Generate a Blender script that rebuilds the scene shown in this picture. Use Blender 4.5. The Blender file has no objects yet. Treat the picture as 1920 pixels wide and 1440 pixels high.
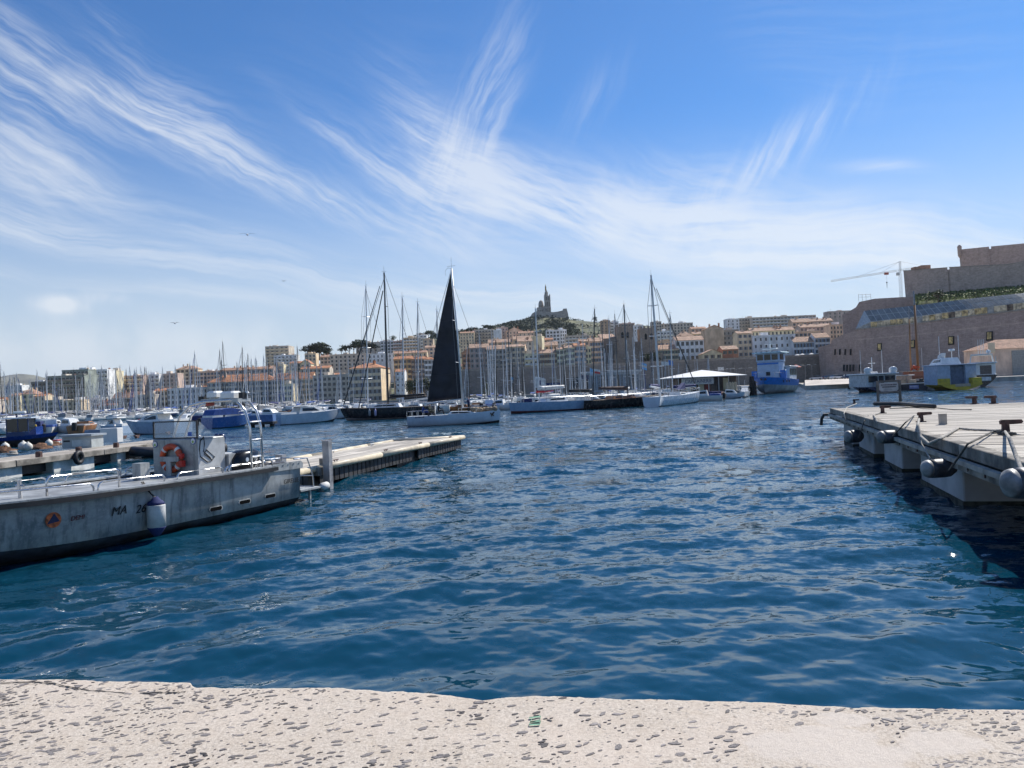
import bpy, math, random
import numpy as np
from mathutils import Vector, Matrix, noise as mnoise

random.seed(7)
np.random.seed(7)
SC = bpy.context.scene
COL = SC.collection
R = math.radians

# ------------------------------------------------------------------ camera
FPX = 1445.0            # focal length in pixels of the 1920x1440 photograph
EYE = Vector((0, 0, 3.0))
HOR = 735.0             # horizon row at the picture's middle column
ROLL = R(2.45)
_p = math.atan((HOR - 720.0) / FPX)
C_F = Vector((0, math.cos(_p), math.sin(_p)))
_u0 = Vector((0, -math.sin(_p), math.cos(_p)))
_r0 = Vector((1, 0, 0))
C_R = _r0 * math.cos(ROLL) - _u0 * math.sin(ROLL)
C_U = _u0 * math.cos(ROLL) + _r0 * math.sin(ROLL)
cd = bpy.data.cameras.new('camera')
cam = bpy.data.objects.new('camera', cd)
COL.objects.link(cam)
cd.sensor_width = 36.0
cd.lens = 36.0 * FPX / 1920.0
cd.clip_start = 0.1
cd.clip_end = 30000
m3 = Matrix((C_R, C_U, -C_F)).transposed()
cam.matrix_world = Matrix.Translation(EYE) @ m3.to_4x4()
SC.camera = cam

def ray(px, py):
    return C_F + C_R * ((px - 960.0) / FPX) + C_U * ((720.0 - py) / FPX)
def P(px, py, D):
    """point at forward distance D (metres along +Y) seen at that pixel"""
    d = ray(px, py)
    return EYE + d * (D / d.y)
def W(px, py, z=0.0):
    """point on the level z seen at that pixel"""
    d = ray(px, py)
    return EYE + d * ((z - EYE.z) / d.z)

# ------------------------------------------------------------------ light
SUN_AZ = R(45)      # clockwise from +Y towards +X
SUN_EL = R(45)
sl = bpy.data.lights.new('sun', 'SUN')
sl.energy = 4.2
sl.angle = R(0.53)
sl.color = (1.0, 0.955, 0.88)
sun = bpy.data.objects.new('sun', sl)
COL.objects.link(sun)
sdir = Vector((math.sin(SUN_AZ) * math.cos(SUN_EL), math.cos(SUN_AZ) * math.cos(SUN_EL), math.sin(SUN_EL)))
sun.rotation_euler = sdir.to_track_quat('Z', 'Y').to_euler()
sun.location = sdir * 300

SC.view_settings.view_transform = 'Standard'
SC.view_settings.look = 'None'
SC.view_settings.gamma = 1
SC.view_settings.exposure = 0.5
SC.view_settings.use_curve_mapping = False
SC.render.engine = 'CYCLES'
SC.cycles.use_denoising = True
SC.cycles.max_bounces = 6
SC.cycles.diffuse_bounces = 2
SC.cycles.glossy_bounces = 3
SC.cycles.transmission_bounces = 4
SC.cycles.volume_bounces = 0
SC.cycles.transparent_max_bounces = 6
SC.cycles.sample_clamp_indirect = 6
SC.cycles.caustics_reflective = False
SC.cycles.caustics_refractive = False
SC.cycles.use_adaptive_sampling = True
SC.cycles.adaptive_threshold = 0.015

# ------------------------------------------------------------------ node helper
class NT:
    dim = '3D'
    def __init__(self, tree):
        self.t = tree
    def n(self, typ, **kw):
        nd = self.t.nodes.new(typ)
        for k, v in kw.items():
            if k.startswith('i_'):
                key = k[2:]
                key = int(key) if key.isdigit() else key.replace('_', ' ')
                nd.inputs[key].default_value = v
            else:
                setattr(nd, k, v)
        return nd
    def l(self, a, b):
        self.t.links.new(a, b)
    def math(self, op, a, b=None, c=None, clamp=False):
        nd = self.t.nodes.new('ShaderNodeMath')
        nd.operation = op
        nd.use_clamp = clamp
        for i, v in enumerate((a, b, c)):
            if v is None:
                continue
            if isinstance(v, (int, float)):
                nd.inputs[i].default_value = v
            else:
                self.l(v, nd.inputs[i])
        return nd.outputs[0]
    def vmath(self, op, a, b=None, scale=None):
        nd = self.t.nodes.new('ShaderNodeVectorMath')
        nd.operation = op
        for i, v in enumerate((a, b)):
            if v is None:
                continue
            if isinstance(v, (tuple, list, Vector)):
                nd.inputs[i].default_value = v
            else:
                self.l(v, nd.inputs[i])
        if scale is not None:
            if isinstance(scale, (int, float)):
                nd.inputs['Scale'].default_value = scale
            else:
                self.l(scale, nd.inputs['Scale'])
        return nd.outputs[1] if op in ('LENGTH', 'DOT_PRODUCT', 'DISTANCE') else nd.outputs[0]
    def ss(self, v, a, b, lo=0.0, hi=1.0):
        nd = self.t.nodes.new('ShaderNodeMapRange')
        nd.interpolation_type = 'SMOOTHSTEP'
        self.l(v, nd.inputs[0])
        nd.inputs[1].default_value = a
        nd.inputs[2].default_value = b
        nd.inputs[3].default_value = lo
        nd.inputs[4].default_value = hi
        return nd.outputs[0]
    def comb(self, x, y, z=0.0):
        nd = self.t.nodes.new('ShaderNodeCombineXYZ')
        for i, v in enumerate((x, y, z)):
            if isinstance(v, (int, float)):
                nd.inputs[i].default_value = v
            else:
                self.l(v, nd.inputs[i])
        return nd.outputs[0]
    def noise(self, vec, scale, detail=4, rough=0.5, color=False, dist=0.0):
        nd = self.t.nodes.new('ShaderNodeTexNoise')
        nd.noise_dimensions = self.dim
        nd.inputs['Scale'].default_value = scale
        nd.inputs['Detail'].default_value = detail
        nd.inputs['Roughness'].default_value = rough
        nd.inputs['Distortion'].default_value = dist
        if vec is not None:
            self.l(vec, nd.inputs['Vector'])
        return nd.outputs['Color'] if color else nd.outputs['Fac']
    def mix(self, f, a, b, blend='MIX'):
        nd = self.t.nodes.new('ShaderNodeMix')
        nd.data_type = 'RGBA'
        nd.blend_type = blend
        ins = [nd.inputs[0], nd.inputs[6], nd.inputs[7]]
        for i, v in zip(ins, (f, a, b)):
            if isinstance(v, (int, float)):
                i.default_value = v
            elif isinstance(v, (tuple, list)):
                i.default_value = tuple(v) + (1,) if len(v) == 3 else v
            else:
                self.l(v, i)
        return nd.outputs[2]

# ------------------------------------------------------------------ world: clear sky with cirrus
wd = bpy.data.worlds.new('World')
SC.world = wd
wd.use_nodes = True
wd.node_tree.nodes.clear()
T = NT(wd.node_tree)
T.dim = '2D'
tc = T.n('ShaderNodeTexCoord').outputs['Generated']
sky = T.n('ShaderNodeTexSky', sky_type='NISHITA', sun_disc=False, sun_elevation=SUN_EL,
          sun_rotation=SUN_AZ, altitude=0, air_density=1.0, dust_density=0.2, ozone_density=2.0)
sp = T.n('ShaderNodeSeparateXYZ')
T.l(tc, sp.inputs[0])
az = T.math('ARCTAN2', sp.outputs[0], sp.outputs[1])
el = T.math('ARCSINE', sp.outputs[2])
uv = T.comb(az, el, 0)
w1 = T.noise(uv, 3.5, 1, 0.5, color=True)
w1 = T.vmath('SUBTRACT', w1, (0.5, 0.5, 0.5))
w2 = T.noise(uv, 26.0, 2, 0.55, color=True)
w2 = T.vmath('SUBTRACT', w2, (0.5, 0.5, 0.5))
wuv = T.vmath('ADD', uv, T.vmath('SCALE', w1, scale=0.075))
wuv = T.vmath('ADD', wuv, T.vmath('SCALE', w2, scale=0.009))
wsp = T.n('ShaderNodeSeparateXYZ')
T.l(wuv, wsp.inputs[0])
def fibre(ang, lo, hi, su=4.0, sv=42.0):
    c, s = math.cos(R(ang)), math.sin(R(ang))
    a = T.math('ADD', T.math('MULTIPLY', wsp.outputs[0], c), T.math('MULTIPLY', wsp.outputs[1], s))
    b = T.math('SUBTRACT', T.math('MULTIPLY', wsp.outputs[1], c), T.math('MULTIPLY', wsp.outputs[0], s))
    v = T.comb(T.math('MULTIPLY', a, su), T.math('MULTIPLY', b, sv), ang * 0.37)
    return T.ss(T.noise(v, 1.0, 4, 0.66), lo, hi)
fib = {-25: fibre(-26, 0.3, 0.84, 6, 64), -9: fibre(-10, 0.26, 0.84, 3.2, 56), 50: fibre(66, 0.3, 0.84, 6, 56)}
soft = T.ss(T.noise(wuv, 9.0, 4, 0.6), 0.3, 0.75)
def pxang(px, py):
    d = ray(px, py).normalized()
    return math.atan2(d.x, d.y), math.asin(d.z)
CLOUD = [  # px, py, half length, half width, image angle, strength, fibre
    (235, 200, 230, 32, -20, .8, -25), (340, 225, 120, 45, -33, .65, -25), (75, 185, 120, 34, -18, .7, -25),
    (70, 305, 120, 45, -24, .8, -25), (30, 385, 120, 30, -15, .5, -9), (290, 405, 420, 22, -12, .5, -9),
    (120, 445, 280, 22, -9, .55, -9), (650, 395, 230, 26, -17, .8, -25), (690, 325, 150, 13, -35, .42, -25),
    (815, 300, 130, 45, -60, .6, -25), (860, 270, 130, 40, 66, .5, 50), (925, 190, 120, 34, 76, .55, 50), (930, 340, 190, 55, -32, .45, -25), (1030, 390, 280, 55, -15, .62, -25), (760, 345, 140, 24, -30, .5, -25),
    (1280, 405, 330, 55, -12, .85, -9), (1330, 330, 150, 40, -10, .35, -25), (1430, 310, 170, 30, 30, .55, 50), (1650, 318, 60, 10, -10, .45, -9),
    (1690, 440, 320, 45, -9, .66, -9), (1500, 490, 400, 30, -4, .6, -9), (1250, 545, 420, 18, -1, .5, -9), (520, 505, 640, 18, -5, .42, -9),
    (300, 665, 800, 55, 0, .6, 0), (1350, 615, 560, 34, 1, .6, 0), (880, 560, 500, 16, -2, .4, -9), (300, 545, 500, 14, -3, .4, -9),
    (122, 571, 34, 12, 0, 2.4, 0), (195, 558, 25, 9, 0, 2.4, 0), (30, 60, 60, 20, -30, .25, -25), (235, 62, 50, 14, -30, .35, -25),
    (1100, 190, 80, 30, 50, .16, 50), (1120, 375, 330, 55, -10, .5, 0), (1480, 455, 420, 60, -5, .5, 0), (860, 310, 120, 60, -45, .3, 0), (70, 300, 100, 34, -20, .35, 0), (190, 185, 160, 26, -20, .35, 0),
]
K = 1.0 / FPX
buv = T.vmath('ADD', uv, T.vmath('SCALE', T.vmath('SUBTRACT', wuv, uv), scale=0.4))
acc = {}
for px, py, hl, hw, ang, st, fb in CLOUD:
    u0, v0 = pxang(px, py)
    mp = T.n('ShaderNodeMapping', vector_type='TEXTURE')
    mp.inputs['Location'].default_value = (u0, v0, 0)
    mp.inputs['Rotation'].default_value = (0, 0, R(ang) - ROLL)
    mp.inputs['Scale'].default_value = (hl * K, hw * K, 1)
    T.l(buv if fb else uv, mp.inputs['Vector'])
    q = T.vmath('DOT_PRODUCT', mp.outputs[0], mp.outputs[0])
    acc[fb] = T.math('MULTIPLY_ADD', T.math('POWER', 0.3679, q), st, acc.get(fb, 0.0))
tot = None
for fb, g in acc.items():
    f = fib[fb] if fb else soft
    g = T.math('MULTIPLY', g, T.math('MULTIPLY_ADD', f, 0.95, 0.05))
    tot = g if tot is None else T.math('ADD', tot, g)
# thin cirrus everywhere else, out of frame too
gen = T.math('MULTIPLY', T.math('MULTIPLY', T.ss(T.noise(wuv, 2.2, 1, 0.5), 0.52, 0.75), fib[-9]), 0.1)
tot = T.math('ADD', tot, gen)
tot = T.math('MULTIPLY', tot, T.ss(el, 0.0, 0.03), clamp=True)
tot = T.math('MULTIPLY', T.math('SUBTRACT', 1.0, T.math('POWER', 0.3679, T.math('MULTIPLY', tot, 1.15))), 1.0, clamp=True)
tint = T.mix(1.0, sky.outputs[0], (0.265, 0.525, 0.80), 'MULTIPLY')
# pale bluish murk low over the sea, all the way round
tint = T.mix(T.ss(el, -0.02, 0.36, 0.94, 0.0), tint, (4.25, 4.75, 5.2))
skyc = T.mix(tot, tint, (5.6, 5.85, 6.15))
bg = T.n('ShaderNodeBackground', i_Strength=0.11)
T.l(skyc, bg.inputs['Color'])
out = T.n('ShaderNodeOutputWorld')
T.l(bg.outputs[0], out.inputs['Surface'])
wd.cycles.sampling_method = 'MANUAL'
wd.cycles.sample_map_resolution = 512

# ------------------------------------------------------------------ materials
_mats = {}
def mat(name, col, rough=0.6, metal=0.0, var=0.12, scale=2.0, bump=0.0, bscale=30.0, dirt=0.0, dirtcol=(0.12, 0.1, 0.08),
        stretch=None, space='Object', spec=0.5, alpha=None, bright=0.0):
    if name in _mats:
        return _mats[name]
    m = bpy.data.materials.new(name)
    m.use_nodes = True
    t = NT(m.node_tree)
    b = m.node_tree.nodes['Principled BSDF']
    b.inputs['Roughness'].default_value = rough
    b.inputs['Metallic'].default_value = metal
    b.inputs['Specular IOR Level'].default_value = spec
    if space == 'World':
        v = t.n('ShaderNodeNewGeometry').outputs['Position']
    else:
        v = t.n('ShaderNodeTexCoord').outputs['Object']
        oi = t.n('ShaderNodeObjectInfo').outputs['Random']
        v = t.vmath('ADD', v, t.comb(t.math('MULTIPLY', oi, 91.0), t.math('MULTIPLY', oi, 37.0), 0.0))
    if stretch:
        v = t.vmath('MULTIPLY', v, stretch)
    c = col
    if var > 0:
        f = t.noise(v, scale, 5, 0.6)
        d = tuple(max(0.0, x * (1 - var * 2.2)) for x in col)
        e = tuple(min(1.0, x * (1 + var * 1.6)) for x in col)
        c = t.mix(t.ss(f, 0.28, 0.72), d, e)
    if dirt > 0:
        f2 = t.noise(v, scale * 0.45, 7, 0.68, dist=0.4)
        c = t.mix(t.math('MULTIPLY', t.ss(f2, 0.5, 0.75), dirt), c, dirtcol)
    if isinstance(c, tuple):
        b.inputs['Base Color'].default_value = c + (1,)
    else:
        t.l(c, b.inputs['Base Color'])
    if bump > 0:
        bn = t.n('ShaderNodeBump', i_Strength=min(1.0, bump), i_Distance=0.02 * max(1.0, bump))
        t.l(t.noise(v, bscale, 6, 0.6), bn.inputs['Height'])
        t.l(bn.outputs[0], b.inputs['Normal'])
    if rough > 0.15 and var > 0:
        rr = t.noise(v, scale * 3.1, 3, 0.5)
        t.l(t.ss(rr, 0.2, 0.8, max(0, rough - 0.1), min(1, rough + 0.1)), b.inputs['Roughness'])
    if alpha is not None:
        b.inputs['Alpha'].default_value = alpha
    _mats[name] = m
    return m

# ------------------------------------------------------------------ mesh builder
class MB:
    def __init__(s):
        s.v = []; s.f = []; s.mi = []; s.sm = []
        s.m = 0; s.smooth = False; s.M = None
    def add(s, vs, fs):
        o = len(s.v)
        for p in vs:
            p = Vector(p)
            if s.M is not None:
                p = s.M @ p
            s.v.append(p)
        for f in fs:
            s.f.append(tuple(o + i for i in f))
            s.mi.append(s.m); s.sm.append(s.smooth)
    def box(s, x0, x1, y0, y1, z0, z1):
        s.add([(x0, y0, z0), (x1, y0, z0), (x1, y1, z0), (x0, y1, z0), (x0, y0, z1), (x1, y0, z1), (x1, y1, z1), (x0, y1, z1)],
              [(3, 2, 1, 0), (4, 5, 6, 7), (0, 1, 5, 4), (1, 2, 6, 5), (2, 3, 7, 6), (3, 0, 4, 7)])
    def bev(s, x0, x1, y0, y1, z0, z1, b):
        """box with chamfered vertical edges and top"""
        pts = [(x0 + b, y0), (x1 - b, y0), (x1, y0 + b), (x1, y1 - b), (x1 - b, y1), (x0 + b, y1), (x0, y1 - b), (x0, y0 + b)]
        cx, cy = (x0 + x1) / 2, (y0 + y1) / 2
        def sh(p, k):
            return (p[0] + (k if p[0] < cx else -k), p[1] + (k if p[1] < cy else -k))
        r1 = [(p[0], p[1], z0) for p in pts]
        r2 = [(p[0], p[1], z1 - b) for p in pts]
        r3 = [sh(p, b) + (z1,) for p in pts]
        fs = []
        for k in (0, 8):
            for i in range(8):
                j = (i + 1) % 8
                fs.append((k + i, k + j, k + 8 + j, k + 8 + i))
        fs.append(tuple(range(16, 24)))
        fs.append(tuple(reversed(range(8))))
        s.add(r1 + r2 + r3, fs)
    def quad(s, a, b, c, d):
        s.add([a, b, c, d], [(0, 1, 2, 3)])
    def poly(s, pts):
        s.add(pts, [tuple(range(len(pts)))])
    def prism(s, pts, z0, z1):
        """outline (x, y) extruded in z"""
        n = len(pts)
        s.add([(p[0], p[1], z0) for p in pts] + [(p[0], p[1], z1) for p in pts],
              [tuple(reversed(range(n))), tuple(range(n, 2 * n))] + [(i, (i + 1) % n, n + (i + 1) % n, n + i) for i in range(n)])
    def prismy(s, pts, y0, y1):
        """outline (x, z) extruded in y"""
        n = len(pts)
        s.add([(p[0], y0, p[1]) for p in pts] + [(p[0], y1, p[1]) for p in pts],
              [tuple(range(n)), tuple(reversed(range(n, 2 * n)))] + [(i, n + i, n + (i + 1) % n, (i + 1) % n) for i in range(n)])
    def tube(s, pts, r, n=6, cap=True, r2=None):
        pts = [Vector(p) for p in pts]
        k = len(pts)
        rings = []
        up = None
        for i in range(k):
            if i == 0: d = pts[1] - pts[0]
            elif i == k - 1: d = pts[-1] - pts[-2]
            else: d = (pts[i + 1] - pts[i]).normalized() + (pts[i] - pts[i - 1]).normalized()
            if d.length < 1e-9: d = Vector((0, 0, 1))
            d.normalize()
            if up is None:
                up = Vector((0, 0, 1)) if abs(d.z) < 0.9 else Vector((1, 0, 0))
            a = d.cross(up)
            if a.length < 1e-4:
                a = d.cross(Vector((0, 1, 0)))
            a.normalize()
            b = d.cross(a).normalized()
            up = -b if False else up
            rr = r if r2 is None else r + (r2 - r) * i / (k - 1)
            rings.append([pts[i] + (a * math.cos(t) + b * math.sin(t)) * rr for t in [2 * math.pi * j / n for j in range(n)]])
        vs = [p for q in rings for p in q]
        fs = []
        for i in range(k - 1):
            for j in range(n):
                j2 = (j + 1) % n
                fs.append((i * n + j, i * n + j2, (i + 1) * n + j2, (i + 1) * n + j))
        if cap:
            fs.append(tuple(reversed(range(n))))
            fs.append(tuple(range((k - 1) * n, k * n)))
        s.add(vs, fs)
    def lathe(s, prof, n=12, c=(0, 0, 0), axis='Z'):
        """profile of (radius, height)"""
        vs = []
        for r, h in prof:
            for j in range(n):
                t = 2 * math.pi * j / n
                x, y = r * math.cos(t), r * math.sin(t)
                p = (x, y, h) if axis == 'Z' else ((h, x, y) if axis == 'X' else (y, h, x))
                vs.append((p[0] + c[0], p[1] + c[1], p[2] + c[2]))
        fs = []
        for i in range(len(prof) - 1):
            for j in range(n):
                j2 = (j + 1) % n
                fs.append((i * n + j, i * n + j2, (i + 1) * n + j2, (i + 1) * n + j))
        fs.append(tuple(reversed(range(n))))
        fs.append(tuple(range((len(prof) - 1) * n, len(prof) * n)))
        s.add(vs, fs)
    def torus(s, R0, r0, n=24, m=8, c=(0, 0, 0), axis='Y', a0=0, a1=2 * math.pi, sq=1.0):
        vs, fs = [], []
        full = abs(a1 - a0 - 2 * math.pi) < 1e-6
        nn = n if full else n + 1
        for i in range(nn):
            t = a0 + (a1 - a0) * i / n
            for j in range(m):
                q = 2 * math.pi * j / m
                rr = R0 + r0 * math.cos(q)
                h = r0 * math.sin(q) * sq
                x, z = rr * math.cos(t), rr * math.sin(t)
                p = (x, h, z) if axis == 'Y' else ((h, x, z) if axis == 'X' else (x, z, h))
                vs.append((p[0] + c[0], p[1] + c[1], p[2] + c[2]))
        for i in range(n):
            i2 = (i + 1) % nn
            for j in range(m):
                j2 = (j + 1) % m
                fs.append((i * m + j, i2 * m + j, i2 * m + j2, i * m + j2))
        s.add(vs, fs)
    def mesh(s, name, mats):
        me = bpy.data.meshes.new(name)
        me.from_pydata([tuple(p) for p in s.v], [], s.f)
        if not isinstance(mats, (list, tuple)):
            mats = [mats]
        for m in mats:
            me.materials.append(m)
        me.polygons.foreach_set('material_index', s.mi)
        me.polygons.foreach_set('use_smooth', s.sm)
        me.update()
        return me
    def build(s, name, mats, parent=None, loc=(0, 0, 0), rot=(0, 0, 0)):
        return obj(name, s.mesh(name, mats), parent, loc, rot)

def obj(name, me, parent=None, loc=(0, 0, 0), rot=(0, 0, 0), scale=(1, 1, 1)):
    o = bpy.data.objects.new(name, me)
    COL.objects.link(o)
    o.parent = parent
    o.location = loc
    o.rotation_euler = rot
    o.scale = scale
    return o
def tag(o, label, cat, group=None):
    o['label'] = label; o['category'] = cat
    if group: o['group'] = group
    return o
def thing(name, label, cat, loc=(0, 0, 0), rz=0.0, group=None, rot=None):
    o = obj(name, None, None, loc, rot or (0, 0, rz))
    return tag(o, label, cat, group)
def struct(o):
    o['kind'] = 'structure'
    return o
_kids = {}
def copy_tree(o, parent=None):
    c = o.copy()
    COL.objects.link(c)
    c.parent = parent
    for ch in [x for x in bpy.data.objects if x.parent == o] if o.name not in _kids else _kids[o.name]:
        copy_tree(ch, c)
    return c
def text_mesh(txt, size, matl, extr=0.004, shear=0.0, spacing=1.0, align='LEFT'):
    cu = bpy.data.curves.new('lettering', 'FONT')
    cu.body = txt
    cu.size = size
    cu.extrude = extr
    cu.offset = 0.0
    cu.shear = shear
    cu.space_character = spacing
    cu.align_x = align
    cu.resolution_u = 3
    to = bpy.data.objects.new('lettering', cu)
    COL.objects.link(to)
    bpy.context.view_layer.update()
    dg = bpy.context.evaluated_depsgraph_get()
    me = bpy.data.meshes.new_from_object(to.evaluated_get(dg))
    bpy.data.objects.remove(to)
    me.materials.clear()
    me.materials.append(matl)
    return me
def arc(c, r, a0, a1, n, plane='xz'):
    out = []
    for i in range(n + 1):
        t = R(a0 + (a1 - a0) * i / n)
        p, q = r * math.cos(t), r * math.sin(t)
        if plane == 'xz': out.append((c[0] + p, c[1], c[2] + q))
        elif plane == 'yz': out.append((c[0], c[1] + p, c[2] + q))
        else: out.append((c[0] + p, c[1] + q, c[2]))
    return out
# ------------------------------------------------------------------ water
def make_water():
    h = EYE.z
    yp = []
    y = 1000.0
    while y > 3.0:
        yp.append(y)
        y -= max(0.22, min(1.45, y * 0.011))
    rr = h * FPX / np.array(yp)
    rr = np.concatenate([rr, np.geomspace(rr[-1] * 1.05, 4000, 14)])
    inner = np.radians(np.linspace(-40, 40, 620))
    lo = np.radians(np.linspace(-78, -40.5, 40)); hi = np.radians(np.linspace(40.5, 78, 40))
    aa = np.concatenate([lo, inner, hi])
    RR, AA = np.meshgrid(rr, aa, indexing='ij')
    X = RR * np.sin(AA); Y = RR * np.cos(AA)
    dr = np.gradient(rr)[:, None] * np.ones_like(AA)
    da = RR * (math.radians(80) / 620)
    cell = np.maximum(dr, da)
    Z = np.zeros_like(X); miss = np.zeros_like(X)
    rng = np.random.RandomState(11)
    comps = []
    # long lazy chop, shorter wind waves, fine ripples
    for lam0, n, slope, spread in ((6.5, 5, 0.030, 30), (2.6, 9, 0.056, 40), (1.3, 12, 0.06, 52), (0.68, 16, 0.056, 64), (0.34, 18, 0.044, 80), (0.2, 18, 0.03, 85)):
        for i in range(n):
            lam = lam0 * (0.72 + 0.62 * rng.rand())
            th = math.radians(100 + rng.randn() * spread * 0.6)
            comps.append((lam, th, slope * 1.414 / math.sqrt(n), rng.rand() * 6.283))
    # gusts: patches of rougher and smoother water
    g = np.zeros_like(X)
    for i in range(9):
        lam = 14 + 40 * rng.rand(); th = rng.rand() * 6.283
        g += np.sin((X * math.cos(th) + Y * math.sin(th)) * 6.283 / lam + rng.rand() * 6.283)
    gust = np.clip(1.0 + 0.13 * g, 0.55, 1.5)
    for lam, th, sl, ph in comps:
        k = 2 * math.pi / lam
        a = sl / k
        at = np.clip((lam / cell - 2.2) / 3.0, 0, 1)
        gf = gust if lam < 3 else 1.0
        ph_ = k * (X * math.cos(th) + Y * math.sin(th)) + ph
        Z += a * at * gf * (np.sin(ph_) + 0.18 * np.cos(2 * ph_))
        miss += 0.5 * (sl * gf) ** 2 * (1 - at ** 2)
    nr, na = X.shape
    co = np.stack([X, Y, Z], -1).reshape(-1, 3).astype(np.float32)
    idx = np.arange(nr * na).reshape(nr, na)
    q = np.stack([idx[:-1, :-1], idx[:-1, 1:], idx[1:, 1:], idx[1:, :-1]], -1).reshape(-1, 4)[:, ::-1]
    me = bpy.data.meshes.new('water')
    me.vertices.add(len(co)); me.vertices.foreach_set('co', co.ravel())
    nf = len(q)
    me.loops.add(nf * 4); me.loops.foreach_set('vertex_index', np.ascontiguousarray(q).ravel().astype(np.int32))
    me.polygons.add(nf)
    me.polygons.foreach_set('loop_start', np.arange(0, nf * 4, 4, dtype=np.int32))
    me.polygons.foreach_set('use_smooth', np.ones(nf, dtype=bool))
    at = me.attributes.new('ripple', 'FLOAT', 'POINT')
    at.data.foreach_set('value', np.sqrt(miss).ravel().astype(np.float32))
    me.update(calc_edges=True)
    me.validate()
    m = bpy.data.materials.new('sea_water')
    m.use_nodes = True
    t = NT(m.node_tree)
    b = m.node_tree.nodes['Principled BSDF']
    b.inputs['Base Color'].default_value = (0.003, 0.042, 0.076, 1)
    b.inputs['Roughness'].default_value = 0.045
    b.inputs['IOR'].default_value = 1.333
    geo = t.n('ShaderNodeNewGeometry')
    pos = geo.outputs['Position']
    st = t.vmath('MULTIPLY', pos, (0.62, 1.0, 1.0))
    rip = t.n('ShaderNodeAttribute', attribute_name='ripple').outputs['Fac']
    n1 = t.vmath('SUBTRACT', t.noise(st, 1.5, 2, 0.6, color=True), (0.5, 0.5, 0.5))
    n2 = t.vmath('SUBTRACT', t.noise(st, 8.0, 3, 0.62, color=True), (0.5, 0.5, 0.5))
    big = t.vmath('SCALE', t.vmath('ADD', n1, t.vmath('SCALE', n2, scale=0.8)), scale=t.math('MULTIPLY', rip, 9.5))
    small = t.vmath('SCALE', n2, scale=0.1)
    s = t.vmath('MULTIPLY', t.vmath('ADD', big, small), (1.0, 1.25, 0.0))
    nrm = t.vmath('NORMALIZE', t.vmath('ADD', geo.outputs['Normal'], s))
    t.l(nrm, b.inputs['Normal'])
    return struct(obj('water', me))
    
water = make_water()
water.data.materials.append(bpy.data.materials['sea_water'])
# ------------------------------------------------------------------ the quay underfoot
QZ = 1.4
EDGE = [(-900, 1262), (-300, 1268), (0, 1272), (180, 1275), (355, 1279), (366, 1287), (420, 1289), (640, 1289), (780, 1297), (905, 1310), (960, 1304),
        (1180, 1308), (1450, 1317), (1640, 1326), (1920, 1329), (2500, 1334), (3000, 1338)]
_e = [W(x, y, QZ) for x, y in EDGE]
EX = np.array([p.x for p in _e]); EY = np.array([p.y for p in _e])
def edge_y(x):
    b = float(np.interp(x, EX, EY))
    return b + 0.022 * mnoise.noise(Vector((x * 3.1, 0, 0))) + 0.014 * mnoise.noise(Vector((x * 11.0, 5, 0))) + 0.008 * mnoise.noise(Vector((x * 37.0, 9, 0)))
PATCH = [W(1560, 1385, QZ), W(1500, 1400, QZ), W(1620, 1420, QZ), W(1575, 1350, QZ), W(1770, 1395, QZ)]
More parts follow.
